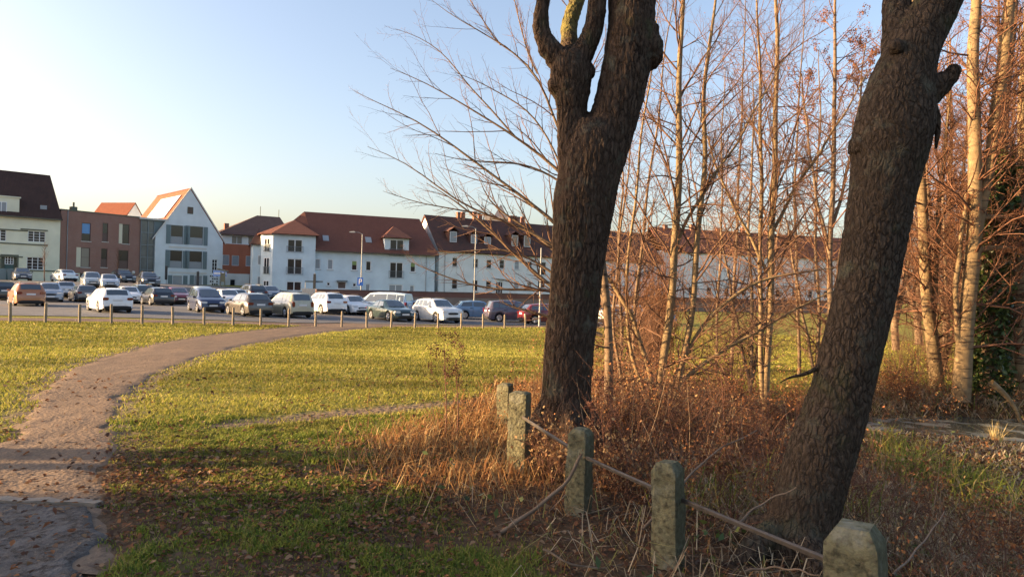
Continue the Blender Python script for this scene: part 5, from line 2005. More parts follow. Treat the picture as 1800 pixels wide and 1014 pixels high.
# root flare
for dx, dy in ((-.34, -.1), (.05, -.38), (.34, -.12), (.25, .3), (-.25, .28)):
    c0 = at(993, 780, Y1)
    z0 = tz1(c0.x + dx * 1.6, Y1 + dy * 1.6)
    t1.append((np.array([[c0.x + dx * .45, Y1 + dy * .45, .55], [c0.x + dx, Y1 + dy, .16], [c0.x + dx * 1.7, Y1 + dy * 1.7, z0 - .08]]), np.array([.12, .12, .07]), 8))
base1 = at(993, 800, Y1)
def moss1(V):
    top = sstep(3.9, 4.3, V[:, 2]) * sstep(Y1 + .12, Y1 + .4, V[:, 1]) * (V[:, 0] < .85)
    return np.clip(top * 1.0, 0, 1)
me = fat_tree('trunk', t1, knobs, .0115, 3, (0.06, 0, 1), plate=(19, 3.2), amp=.014, moss=moss1)
TREE1 = empty('forked_tree', (base1.x, Y1, tz1(base1.x, Y1)))
tag(TREE1, 'thick dark forked tree with furrowed bark in the middle of the photo', 'tree')
o = link('trunk', me, None, TREE1)
o.location = (-base1.x, -Y1, -tz1(base1.x, Y1))

Y2 = 4.4
t2 = []
P, Q = pxline([(1372, 1075, 70), (1388, 1000, 60), (1402, 940, 58), (1420, 880, 58), (1444, 800, 57), (1462, 740, 53), (1478, 690, 49), (1499, 600, 48), (1525, 500, 48), (1541, 400, 52), (1556, 310, 57), (1566, 250, 66), (1574, 205, 62), (1583, 150, 51), (1596, 105, 44), (1618, 60, 39), (1645, 15, 37), (1668, -40, 35), (1700, -120, 31)], Y2)
t2.append((P, Q, 90))
P, Q = pxline([(1588, 130, 38), (1582, 75, 28), (1577, 30, 23), (1575, -10, 21), (1572, -120, 18)], Y2, .06)
t2.append((P, Q, 22))
P, Q = pxline([(1600, 172, 34), (1632, 158, 29), (1655, 147, 19), (1672, 134, 12), (1684, 119, 8)], Y2, -.03)
t2.append((P, Q, 16))
knobs = [(at(1522, 258, Y2), 31 * Y2 / F), (at(1530, 285, Y2), 32 * Y2 / F), (at(1576, 82, Y2 - .11), 13 * Y2 / F), (at(1678, 124, Y2 - .1), 11 * Y2 / F)]
base2 = at(1385, 1000, Y2)
for dx, dy in ((-.26, -.1), (.05, -.3), (.28, -.05), (.12, .25), (-.25, .2)):
    z0 = tz1(base2.x + dx * 1.6, Y2 + dy * 1.6)
    t2.append((np.array([[base2.x + dx * .2 + .04, Y2 + dy * .2, z0 + .22], [base2.x + dx * .9, Y2 + dy * .9, z0 + .1], [base2.x + dx * 1.6, Y2 + dy * 1.6, z0 - .1]]), np.array([.09, .09, .05]), 8))
me = fat_tree('trunk', t2, knobs, .0095, 8, (.26, 0, 1), plate=(24, 5.0), amp=.006, bark=bark_m2)
TREE2 = empty('leaning_tree', (base2.x, Y2, tz1(base2.x, Y2)))
tag(TREE2, 'dark leaning tree with a broken stub at the right of the post row', 'tree')
o = link('trunk', me, None, TREE2)
o.location = (-base2.x, -Y2, -tz1(base2.x, Y2))
# strip of loose bark hanging below the stub
P, Q = pxline([(1643, 182, 4), (1649, 205, 5), (1648, 235, 5), (1645, 262, 2)], Y2 - .06)
mbs = MB()
mbs.tube([Vector(p) for p in P], list(Q), 6)
so = mbs.build('loose_bark', bark_m2, TREE2, 50)
so.location = o.location

P, Q = pxline([(1475, 632, 7), (1446, 640, 5), (1428, 652, 4), (1408, 660, 3), (1388, 662, 2), (1372, 672, 1)], Y2)
p_, r_2 = spline(P, Q, 16)
V, Qd = batch_tubes(p_[None], r_2[None], 8)
bo = link('low_bough', mesh_np('low_bough', V, Qd, np.tile([.6, 0, 0], (len(V), 1)), True), bark_m2, TREE2)
bo.location = o.location

# ================================================================ slender trees and thickets
def stem_mat(name, c1, c2, c3, ring=True):
    m_, nt, b = nodes_of(name, .85, .2)
    tc = N(nt, 'ShaderNodeTexCoord')
    P_ = tc.outputs['Object']
    c = mixc(nt, noise_fac(nt, P_, 7, .3, .7), c1, c2)
    mp = N(nt, 'ShaderNodeMapping')
    mp.inputs['Scale'].default_value = (.4, .4, 4.0)
    nt.links.new(P_, mp.inputs[0])
    c = mixc(nt, noise_fac(nt, mp.outputs[0], 5, .56, .64), c, c3)
    nt.links.new(c, b.inputs['Base Color'])
    nb = N(nt, 'ShaderNodeTexNoise')
    nb.inputs['Scale'].default_value = 40
    nt.links.new(P_, nb.inputs['Vector'])
    bumpn(nt, b, nb.outputs[0], .5, .01)
    return m_
gold_b = stem_mat('bark_golden', (.26, .185, .10), (.17, .12, .065), (.06, .04, .028))
grey_b = stem_mat('bark_tan', (.20, .14, .088), (.13, .09, .06), (.055, .038, .028))
twig_m = mat('twig_brown', (.15, .085, .055), .85, .15, vary=.3, vscale=2)
twig_r = mat('twig_red', (.155, .078, .048), .85, .15, vary=.3, vscale=2)
leaf_dry = mat('leaf_dry', (.3, .1, .04), .8, .1, vcol=True, trans=.35)

def leaves_at(P, size, cols, rng=RNG, hang=.0, jit=.02):
    """small folded leaf quads at the points P -> V, quads, colours"""
    n = len(P)
    ax = rng.normal(size=(n, 3))
    ax[:, 2] -= hang
    ax = norm(ax)
    up = norm(np.cross(ax, rng.normal(size=(n, 3))))
    s = size * (.6 + .8 * rng.random(n))[:, None]
    P = P + rng.normal(size=(n, 3)) * jit
    nrm = np.cross(ax, up)
    a = P
    t = P + ax * s
    l = P + ax * s * .5 + up * s * .30 + nrm * s * .10
    r = P + ax * s * .5 - up * s * .30 + nrm * s * .10
    V = np.stack([a, l, t, r], 1).reshape(-1, 3)
    Q = np.arange(4 * n).reshape(n, 4)
    ci = rng.integers(0, len(cols), n)
    C = np.array(cols)[ci] * (.7 + .6 * rng.random(n))[:, None]
    return V, Q, np.repeat(C, 4, 0)

def shrink(P, Q, k):
    return spline(P, Q, k)

def slender_tree(name, label, stems, Y, bark, seed, l1=22, l2=6, l3=5, ln1=(.16, .34), t0=.18, up=.35, twig=None, leaves=0, leafcols=None, group=None, bias=None, sides=9, ang=(32, 62), lf_top=0.0, explicit=(), thin=.62, lateral=30):
    rng = np.random.default_rng(seed)
    base = None
    trunk, b1, b2 = [], [], []
    allP = []
    SP, SR = [], []
    for pts in stems:
        P, Q = pxline(pts, Y)
        Q = Q * thin
        if base is None:
            base = P[0].copy()
        p, r = shrink(P, Q, 26)
        p[:, 0] += .012 * np.sin(np.arange(26) * .9 + seed)
        SP.append(p); SR.append(r)
    SP, SR = np.array(SP), np.array(SR)
    gz = tz1(base[0], base[1])
    root = empty(name, (base[0], base[1], gz))
    tag(root, label, 'tree', group)
    V, Qd = batch_tubes(SP, SR, sides)
    nz = .10 * (vnoise(V[:, 0] * 9, V[:, 1] * 9, V[:, 2] * 5, seed) - .5)
    o = link('trunk', mesh_np('trunk', V - np.array([base[0], base[1], gz]), Qd, None, True), bark, root)
    parts = []
    EP, ER = [], []
    for pts in explicit:
        P, Q = pxline(pts, Y)
        p, r = shrink(P, Q * .56, 14)
        EP.append(p); ER.append(r)
    P1, R1 = grow(SP, SR, l1, k=8, t0=t0, t1=.99, ln=ln1, ang=ang, up=up, wob=.11, rk=.40, tip=.22, rng=rng, bias=bias)
    R1 = np.minimum(R1, .013)
    if EP:
        EP, ER = np.array(EP), np.array(ER)
        V, Qd = batch_tubes(EP, ER, 6)
        link('limbs', mesh_np('limbs', V - np.array([base[0], base[1], gz]), Qd, None, True), bark, root)
        Pe, Re = grow(EP, ER, 16, k=7, t0=.15, t1=.99, ln=(.12, .38), ang=(22, 50), up=.14, wob=.09, rk=.5, tip=.25, rng=rng)
        Pe2, Re2 = grow(Pe, Re, 7, k=4, t0=.2, t1=.98, ln=(.18, .45), ang=(25, 55), up=.06, wob=.12, rk=.6, tip=.4, rng=rng)
        parts += [batch_tubes(Pe, Re, 4), batch_tubes(Pe2, Re2, 3)]
    if lateral:
        Pl, Rl = grow(SP, SR, lateral, k=6, t0=.08, t1=.8, ln=(.06, .20), ang=(50, 92), up=.03, wob=.13, rk=.28, tip=.3, rng=rng)
        Pl2, Rl2 = grow(Pl, Rl, 6, k=4, t0=.15, t1=.98, ln=(.2, .6), ang=(25, 60), up=.02, wob=.15, rk=.7, tip=.5, rng=rng)
        parts += [batch_tubes(Pl, Rl, 3), batch_tubes(Pl2, Rl2, 3)]
    P2, R2 = grow(P1, R1, l2, k=6, t0=.2, t1=.99, ln=(.25, .55), ang=(25, 55), up=.18, wob=.12, rk=.6, tip=.3, rng=rng)
    parts += [batch_tubes(P1, R1, 5), batch_tubes(P2, R2, 3)]
    tips = P2
    if l3:
        P3, R3 = grow(P2, R2, l3, k=4, t0=.25, t1=.98, ln=(.25, .55), ang=(25, 60), up=.05, wob=.15, rk=.7, tip=.5, rng=rng)
        parts.append(batch_tubes(P3, R3, 3))
        tips = P3
    V, Qd = merge(parts)
    link('crown', mesh_np('crown', V - np.array([base[0], base[1], gz]), Qd, None, False), twig or twig_m, root)
    if leaves:
        pts = tips.reshape(-1, 3)
        w = np.ones(len(pts))
        if lf_top: w = sstep(lf_top, lf_top + 2.0, pts[:, 2]) + .03
        pts = pts[rng.choice(len(pts), leaves, p=w / w.sum())]
        V, Qd, Cc = leaves_at(pts, .034, leafcols or [(.30, .10, .04), (.22, .07, .03), (.36, .16, .06)], rng, hang=.8)
        o = link('leaves', mesh_np('leaves', V - np.array([base[0], base[1], gz]), Qd, Cc), leaf_dry, root)
        o['kind'] = 'stuff'
    return root

# ---- the young tree behind the forked tree whose long boughs reach out to the left
b_list = [
 [(1046, 470, 9), (1005, 415, 7), (967, 383, 5.5), (920, 347, 4.6), (872, 312, 4), (817, 272, 3.3), (778, 241, 2.7), (742, 217, 2.2), (699, 193, 1.6), (659, 183, 1.2), (622, 160, .6)],
 [(1040, 380, 8), (1005, 320, 6), (975, 292, 5), (936, 262, 4.2), (896, 233, 3.5), (849, 205, 2.8), (805, 178, 2.2), (758, 150, 1.7), (719, 132, 1.2), (686, 120, .6)],
 [(905, 240, 3.2), (896, 233, 3), (865, 193, 2.5), (825, 154, 2), (794, 110, 1.7), (770, 85, 1.4), (734, 63, 1), (695, 51, .5)],
 [(1032, 330, 7), (1000, 270, 5), (975, 215, 4), (955, 150, 3.4), (936, 114, 3), (904, 95, 2.6), (865, 65, 2), (817, 41, 1.5), (778, 20, 1), (758, 0, .6)],
 [(880, 80, 2.2), (865, 62, 2), (849, 35, 1.6), (825, 0, 1.3), (812, -30, .8)],
 [(945, 130, 2.8), (932, 107, 2.6), (916, 51, 2.0), (904, 0, 1.5), (896, -50, .9)],
 [(1050, 500, 8), (990, 440, 5.5), (930, 403, 4.6), (896, 391, 4), (841, 375, 3.2), (798, 351, 2.6), (758, 320, 2.1), (727, 292, 1.7), (687, 272, 1.2), (646, 258, .6)],
 [(845, 376, 2.6), (800, 368, 2.1), (738, 357, 1.5), (703, 346, 1), (673, 336, .5)],
 [(1052, 575, 9), (1000, 528, 6.5), (963, 498, 5.5), (930, 471, 5), (899, 443, 4.5), (874, 414, 4), (843, 389, 3.3), (817, 364, 2.6), (781, 340, 1.8), (750, 322, .8)],
 [(1048, 500, 8), (1000, 460, 6), (969, 436, 5), (951, 419, 4.5), (920, 395, 3.8), (884, 376, 3), (858, 355, 2.2), (851, 340, 1.6), (842, 312, .8)],
 [(1056, 540, 7), (1000, 515, 5.5), (961, 508, 4.6), (910, 509, 4), (869, 510, 3.3), (822, 499, 2.6), (781, 487, 2), (746, 471, 1.4), (716, 458, .6)],
 [(1058, 590, 7), (1000, 566, 5.5), (955, 554, 4.6), (925, 546, 3.8), (892, 537, 2.4), (878, 528, 1)],
 [(1050, 540, 7), (1000, 500, 5), (966, 477, 4.2), (946, 460, 3.8), (899, 439, 3.2), (889, 435, 3), (848, 440, 2.2), (805, 442, 1.5), (758, 450, .6)],
 [(990, 300, 3.2), (960, 235, 2.8), (925, 190, 2.3), (880, 165, 1.8), (835, 140, 1.3), (800, 128, .6)],
 [(1010, 250, 3.6), (985, 160, 3), (968, 80, 2.4), (948, 0, 1.9), (935, -60, 1)],
 [(1000, 330, 4), (955, 300, 3.2), (905, 285, 2.6), (850, 285, 2), (800, 280, 1.4), (765, 270, .6)],
]
slender_tree('young_tree', 'young bare tree behind the forked trunk with long boughs reaching left', [
    [(1069, 790, 15), (1067, 720, 13), (1069, 640, 12.5), (1073, 560, 11.5), (1062, 490, 11), (1050, 420, 10), (1042, 330, 9), (1030, 220, 8), (1012, 100, 6), (1002, 0, 4), (995, -80, 2)]],
    8.6, grey_b, 5, l1=9, l2=4, l3=3, ln1=(.1, .2), t0=.5, twig=twig_m, explicit=b_list, up=.3, lateral=8)

# ---- golden multi-stemmed trees in the middle
slender_tree('golden_birch', 'golden lit tree of several stems right of the forked tree', [
    [(1160, 815, 15), (1155, 740, 14), (1158, 690, 12), (1168, 610, 11.5), (1184, 500, 11), (1191, 350, 10), (1195, 200, 8.5), (1194, 80, 7), (1203, -40, 5), (1210, -140, 3)],
    [(1158, 720, 10), (1140, 650, 8), (1118, 575, 7), (1100, 535, 6.5), (1080, 500, 6), (1050, 470, 4), (1020, 440, 2)],
    [(1168, 760, 12), (1192, 680, 10), (1212, 580, 9), (1222, 480, 8.5), (1230, 380, 8), (1240, 280, 7), (1236, 190, 6), (1245, 80, 4.5), (1262, -30, 3), (1275, -120, 1.5)],
    [(1170, 730, 8), (1185, 660, 6), (1220, 595, 5.5), (1262, 540, 5), (1310, 505, 4.5), (1360, 485, 4), (1420, 478, 2.5), (1470, 470, 1.2)],
    [(1158, 740, 7), (1105, 620, 5), (1098, 540, 4.5), (1108, 420, 4), (1120, 320, 3.4), (1132, 200, 2.6), (1150, 90, 1.8), (1160, 0, 1)],
    [(1172, 700, 6), (1230, 640, 5), (1300, 600, 4.5), (1370, 560, 3.6), (1440, 520, 2.4), (1500, 500, 1)],
    [(1186, 440, 5), (1214, 372, 4.5), (1255, 310, 3.8), (1300, 245, 3), (1345, 160, 2.2), (1390, 90, 1.2)],
    ], 9.4, gold_b, 21, l1=24, l2=7, l3=6, t0=.28, ln1=(.14, .32), up=.3)
slender_tree('golden_birch', 'golden lit tree with paired straight stems left of the leaning tree', [
    [(1346, 720, 11), (1349, 620, 10), (1354, 520, 9.5), (1357, 400, 9), (1362, 270, 8), (1366, 120, 6), (1364, 0, 4.5), (1362, -120, 2.5)],
    [(1342, 705, 8), (1336, 600, 6.5), (1336, 480, 6), (1338, 330, 5.5), (1337, 180, 4.5), (1332, 40, 3), (1330, -60, 1.6)],
    [(1350, 430, 5), (1390, 340, 4.4), (1440, 270, 3.6), (1490, 190, 2.6), (1530, 120, 1.4)],
    [(1350, 480, 5), (1310, 400, 4.2), (1272, 330, 3.4), (1245, 250, 2.4), (1220, 170, 1.2)],
    ], 10.8, gold_b, 22, l1=26, l2=8, l3=6, t0=.2, ln1=(.14, .32), up=.3)
RED = [(.26, .105, .05), (.20, .08, .042), (.30, .15, .07), (.16, .07, .04)]
slender_tree('red_leaved_tree', 'slender tree with russet leaves left in its top beside the leaning trunk', [
    [(1462, 690, 10), (1460, 600, 8.5), (1458, 480, 8), (1462, 350, 7), (1468, 220, 6), (1466, 90, 4.5), (1470, -40, 3), (1472, -120, 1.5)],
    [(1460, 450, 5), (1435, 350, 4), (1420, 240, 3), (1408, 130, 2)],
    [(1464, 400, 5), (1490, 300, 4), (1510, 190, 3), (1520, 80, 1.6)],
    ], 13.0, grey_b, 23, l1=24, l2=7, l3=5, t0=.2, ln1=(.12, .28), up=.15, twig=twig_r, leaves=5600, leafcols=RED, lf_top=4.6)
slender_tree('thin_sapling', 'thin dark sapling rising between the forked tree and the golden stems', [
    [(1112, 740, 6), (1112, 600, 5), (1122, 480, 4.4), (1138, 340, 3.6), (1158, 200, 2.6), (1170, 80, 1.8), (1190, -40, 1)],
    [(1100, 730, 5), (1075, 560, 4), (1092, 400, 3), (1110, 250, 2), (1120, 120, 1.2)],
    ], 10.2, grey_b, 24, l1=14, l2=5, l3=4, t0=.2, ln1=(.14, .3), up=.3)
slender_tree('thin_sapling', 'thin sapling group seen far behind the paired golden stems', [
    [(1285, 650, 5), (1290, 520, 4.4), (1296, 380, 3.8), (1302, 240, 3), (1308, 100, 2), (1310, -20, 1)],
    [(1405, 660, 5), (1402, 520, 4.2), (1396, 380, 3.6), (1400, 240, 2.8), (1410, 100, 1.8), (1414, 0, 1)],
    [(1258, 650, 4), (1262, 520, 3.6), (1270, 380, 3), (1268, 240, 2.2), (1275, 120, 1.2)],
    ], 15.5, grey_b, 25, l1=24, l2=7, l3=5, t0=.12, ln1=(.14, .3), up=.25, twig=twig_r, leaves=1500, leafcols=RED, lf_top=3.5)

# ---- the group by the pond on the right
slender_tree('pond_tree', 'sunlit straight trunk at the left of the pond group', [
    [(1648, 690, 16), (1638, 600, 13), (1628, 500, 12), (1622, 400, 11), (1620, 300, 10), (1612, 180, 8), (1606, 60, 6), (1600, -60, 4)],
    [(1640, 560, 6), (1648, 450, 5), (1650, 360, 4.5), (1662, 260, 3.5), (1670, 150, 2)],
    ], 15.2, gold_b, 31, thin=.8, l1=38, l2=9, l3=7, t0=.10, ln1=(.12, .3), up=.1, twig=twig_r, leaves=3000, leafcols=RED, lf_top=1.5)
slender_tree('pond_tree', 'tall golden trunk forking upward beside the ivy covered trunk', [
    [(1688, 705, 20), (1694, 620, 17), (1704, 520, 16), (1711, 430, 15.5), (1716, 330, 14), (1712, 220, 13), (1710, 110, 12), (1716, 0, 10), (1722, -120, 8)],
    [(1708, 470, 9), (1722, 390, 10), (1738, 300, 12), (1752, 200, 13), (1765, 100, 13), (1776, 0, 11), (1790, -120, 8)],
    [(1690, 640, 7), (1678, 520, 5.5), (1692, 400, 5), (1700, 340, 4)],
    [(1716, 385, 6), (1750, 380, 5), (1800, 386, 4), (1850, 380, 3)],
    [(1714, 440, 7), (1760, 434, 5.5), (1810, 442, 4.5), (1860, 450, 3)],
    ], 14.2, gold_b, 32, thin=.8, l1=32, l2=9, l3=7, t0=.15, ln1=(.1, .26), up=.1, twig=twig_r, leaves=6000, leafcols=RED, lf_top=1.8)
ivy_tree = slender_tree('ivy_clad_tree', 'dark trunk thickly wrapped in green ivy at the right edge', [
    [(1738, 715, 26), (1738, 640, 22), (1742, 540, 20), (1750, 430, 18), (1758, 320, 15), (1766, 200, 13), (1778, 60, 10), (1790, -60, 8)],
    [(1748, 640, 9), (1768, 540, 8), (1784, 430, 7), (1800, 330, 6), (1812, 220, 5)],
    ], 14.6, grey_b, 33, l1=16, l2=6, l3=4, t0=.35, ln1=(.1, .24), up=.1, twig=twig_r, leaves=1500, leafcols=RED, lf_top=3)
rng = np.random.default_rng(5)
P, Q = pxline([(1738, 715, 26), (1738, 640, 22), (1742, 540, 20), (1750, 430, 19), (1757, 350, 17), (1763, 270, 12)], 14.6)
p, r = spline(P, Q, 60)
n = 6500
i = rng.integers(0, 60, n)
th = rng.random(n) * 2 * np.pi
rr_ = r[i] * (1.0 + .45 * rng.random(n) ** 2) + .02
pp = p[i] + np.stack([np.cos(th) * rr_, np.sin(th) * rr_, rng.normal(size=n) * .06], 1)
V, Qd, Cc = leaves_at(pp, .11, [(.035, .065, .014), (.05, .085, .018), (.025, .045, .012), (.07, .10, .03)], rng, .4)
b0 = np.array(ivy_tree.location)
o = link('ivy', mesh_np('ivy', V - b0, Qd, Cc), mat('ivy_leaf', (.04, .07, .02), .45, .4, vcol=True, trans=.15), ivy_tree)
o['kind'] = 'stuff'
slender_tree('pond_tree', 'trunk at the right edge of the photo beyond the ivy', [
    [(1800, 720, 18), (1790, 640, 15), (1786, 540, 14), (1796, 420, 12), (1800, 300, 11), (1798, 180, 10), (1806, 40, 8), (1812, -80, 6)],
    [(1770, 730, 10), (1775, 660, 9), (1778, 600, 7), (1766, 500, 6), (1790, 400, 5), (1808, 280, 4)],
    ], 15.0, gold_b, 34, thin=.8, l1=34, l2=9, l3=7, t0=.12, ln1=(.12, .3), up=.1, twig=twig_r, leaves=3000, leafcols=RED, lf_top=1.8)
k = 0
for px, Yb, hpx, sd, lab in ((1575, 22, 430, 41, 'bare russet tree behind the leaning trunk'), (1665, 24, 520, 42, 'bare russet tree behind the gap in the pond group'), (1750, 21, 640, 43, 'bare russet tree far behind the ivy trunk'), (1835, 23, 640, 44, 'bare russet tree beyond the right edge'), (1615, 31, 330, 45, 'distant russet tree left of the pond group'), (1705, 33, 420, 46, 'distant russet tree between the golden trunks'), (1790, 30, 480, 47, 'distant russet tree at the right edge')):
    b_y = 560 + 560 / Yb * 1.2
    slender_tree('russet_tree', lab, [
        [(px, b_y + 24, 9), (px - 4, b_y - 60, 7.5), (px + 3, b_y - hpx * .4, 6), (px + 8, b_y - hpx * .7, 4), (px + 4, b_y - hpx, 1.6)],
        [(px, b_y - 20, 6), (px + 22, b_y - hpx * .3, 5), (px + 30, b_y - hpx * .6, 3), (px + 44, b_y - hpx * .9, 1.5)],
        [(px, b_y - 10, 6), (px - 24, b_y - hpx * .28, 5), (px - 36, b_y - hpx * .55, 3), (px - 40, b_y - hpx * .85, 1.5)],
        ], Yb, grey_b, sd, l1=30, l2=9, l3=6, t0=.08, ln1=(.16, .36), up=.15, twig=twig_r, leaves=5200, leafcols=RED, lf_top=.4, sides=6, thin=.8, group='russet trees beyond the pond')

for px, Yb, sd, top, lab in ((1318, 13.4, 82, 120, 'thin twiggy sapling left of the paired golden stems'), (1435, 14.4, 84, 90, 'thin twiggy sapling close left of the leaning trunk'), (1088, 13.0, 85, 210, 'thin twiggy sapling in the gap right of the forked trunk'), (1660, 17.5, 86, 60, 'thin twiggy sapling left of the tall golden pond trunk')):
    y0 = 511 + (px - 900) * .0244 + 1.75 * F / Yb
    slender_tree('twiggy_sapling', lab, [
        [(px, y0 + 10, 6), (px + 6, y0 - 120, 5), (px - 4, (y0 + top) / 2, 4), (px + 8, top + 120, 2.6), (px + 4, top, 1)],
        [(px, y0, 5), (px + 26, y0 - 110, 4), (px + 40, y0 - 220, 3), (px + 62, y0 - 330, 1.2)],
        [(px, y0, 5), (px - 24, y0 - 120, 4), (px - 44, y0 - 230, 3), (px - 58, y0 - 320, 1.2)],
        ], Yb, grey_b, sd, l1=18, l2=7, l3=5, t0=.08, ln1=(.16, .36), up=.12, ang=(40, 80), lateral=46, sides=6)

def bare_shrub(px, py, Yb, hgt, label, seed, n=55):
    r2 = np.random.default_rng(seed)
    g = at(px, py, Yb)
    root = empty('bare_shrub', (g.x, Yb, tz1(g.x, Yb)))
    tag(root, label, 'shrub', 'bare twiggy shrubs behind the bank')
    k = 8
    P = np.zeros((n, k, 3))
    P[:, 0, :2] = r2.normal(size=(n, 2)) * .25
    d = norm(np.stack([r2.normal(size=n) * .42, r2.normal(size=n) * .42, np.ones(n)], 1))
    L_ = hgt * (.5 + .6 * r2.random(n))
    for j in range(1, k):
        P[:, j] = P[:, j - 1] + d * (L_ / (k - 1))[:, None]
        d = norm(d + r2.normal(size=(n, 3)) * .13 + np.array([0, 0, -.02]))
    rr2 = .0075 * (.6 + .8 * r2.random(n))[:, None] * (1 - .8 * np.linspace(0, 1, k))[None]
    P2, R2 = grow(P, rr2, 8, k=5, t0=.2, ln=(.15, .4), ang=(25, 65), up=.08, rng=r2, wob=.16)
    P3, R3 = grow(P2, R2, 5, k=3, t0=.25, ln=(.25, .55), ang=(25, 65), up=.0, rng=r2, wob=.16)
    V, Qd = merge([batch_tubes(P, rr2, 4), batch_tubes(P2, R2, 3), batch_tubes(P3, R3, 3)])
    link('stems', mesh_np('stems', V, Qd), twig_m, root)
for q in ((1300, 630, 14.5, 2.4, 'bare shrub left of the paired golden stems', 92), (1120, 640, 14.0, 2.0, 'bare shrub behind the fork of the golden tree', 94), (1590, 640, 15.5, 2.0, 'bare shrub just right of the leaning trunk', 95), (1665, 640, 17.0, 2.6, 'bare shrub in the gap of the pond group', 96), (1775, 640, 16.5, 2.8, 'bare shrub behind the ivy trunk', 97), (1460, 640, 17.0, 2.6, 'bare shrub half hidden by the leaning trunk', 98)):
    bare_shrub(*q)

# the dense brown shrub between the golden stems
rng = np.random.default_rng(77)
bs = at(1152, 600, 19)
root = empty('brown_shrub', (bs.x, bs.y, tz1(bs.x, bs.y)))
tag(root, 'dense upright brown shrub behind the golden stems', 'shrub')
n = 260
k = 8
st = np.zeros((n, k, 3))
st[:, 0, :2] = rng.normal(size=(n, 2)) * .22
d = np.stack([rng.normal(size=n) * .10, rng.normal(size=n) * .10, np.ones(n)], 1)
L_ = 1.8 + 2.0 * rng.random(n)
for j in range(1, k):
    d = norm(d + rng.normal(size=(n, 3)) * .09)
    st[:, j] = st[:, j - 1] + d * (L_ / (k - 1))[:, None]
rr_ = (.010 * (1 - .8 * np.linspace(0, 1, k)))[None] * np.ones((n, 1))
P2, R2 = grow(st, rr_, 7, k=4, t0=.2, ln=(.1, .25), ang=(20, 45), up=.3, rng=rng)
V, Qd = merge([batch_tubes(st, rr_, 3), batch_tubes(P2, R2, 3)])
link('stems', mesh_np('stems', V, Qd), twig_r, root)
pts = P2.reshape(-1, 3)
V, Qd, Cc = leaves_at(pts[rng.choice(len(pts), 3500)], .05, [(.22, .09, .04), (.16, .07, .035), (.28, .13, .06)], rng, .5)
o = link('leaves', mesh_np('leaves', V, Qd, Cc), leaf_dry, root)
o['kind'] = 'stuff'

# small bare street trees by the houses
def street_tree(px, Y, ytop, label, seed):
    t = at(px, ytop, Y)
    gz = tz1(t.x, Y)
    y0 = 511 + (px - 900) * .0244 + (CAMZ - gz) * F / Y
    return slender_tree('street_tree', label, [[(px, y0 + 2, 1.6), (px, (y0 + ytop) / 2, 1.2), (px + 1, ytop, .4)]], Y, twig_m, seed, l1=22, l2=6, l3=3, t0=.35, ln1=(.16, .36), up=.5, sides=6, ang=(25, 50), lateral=0)
street_tree(78, 79, 428, 'small bare street tree in front of the cream house', 51)
street_tree(207, 87, 440, 'small bare street tree in front of the brick block', 52)

# ================================================================ outside the frame to the left: what shades the foreground
hx0, hx1, hy1 = -36, -26, 2.0
hr = empty('added_shade_house', (-31, -8, 0))  # unseen house, added and sized to cast the foreground shade
tag(hr, 'unseen plain house added beyond the left edge to shade the foreground', 'house')
MB().box(-5, 5, -16, hy1 + 8, -.3, 11.2).build('wall', wall_white, hr)
MB().prism([(-5.4, 11.2), (5.4, 11.2), (0, 14.6)], -16.3, hy1 + 8.2).build('roof', roof_old, hr)
def off_tree(x, y, d, lean, label, seed, limbs=True):
    rng = np.random.default_rng(seed)
    gz = tz1(x, y)
    root = empty('avenue_tree', (x, y, gz))
    tag(root, label, 'tree')
    k = 26
    t = np.linspace(0, 1, k)
    P = np.stack([lean[0] * t * 11 + .05 * np.sin(t * 9), lean[1] * t * 11 + .04 * np.sin(t * 7 + 1), t * 11 - .1], 1)
    r = d / 2 * (1 - .45 * t) * (1 + .5 * np.exp(-t * 30))
    V, Qd = batch_tubes(P[None], r[None], 16)
    link('trunk', mesh_np('trunk', V, Qd, None, True), grey_b, root)
    if limbs:
        P1, R1 = grow(P[None], r[None], 12, k=8, t0=.62, ln=(.2, .4), up=.4, rng=rng)
        P2, R2 = grow(P1, R1, 7, k=6, ln=(.3, .6), rng=rng)
        P3, R3 = grow(P2, R2, 6, k=4, ln=(.3, .6), rng=rng)
        V, Qd = merge([batch_tubes(P1, R1, 5), batch_tubes(P2, R2, 3), batch_tubes(P3, R3, 3)])
        link('crown', mesh_np('crown', V, Qd), twig_m, root)
off_tree(-14.0, 7.06 - 14.6 * math.tan(SUN_AZ), .50, (0, .0), 'avenue tree beyond the left edge, the thicker one', 61)
off_tree(-12.5, 6.08 - 8.1 * math.tan(SUN_AZ), .24, (0, .01), 'avenue tree beyond the left edge, the thinner one', 62)
# ================================================================ lawn grass, fallen leaves, bank growth
def fan(n, r0, r1, p, rng, a0=-46, a1=46):
    """points in front of the viewer, denser close by (density ~ r^-p)"""
    u = rng.random(n)
    q = 2 - p
    r = (r0 ** q + u * (r1 ** q - r0 ** q)) ** (1 / q)
    a = np.radians(a0 + (a1 - a0) * rng.random(n))
    return r * np.sin(a), r * np.cos(a), r

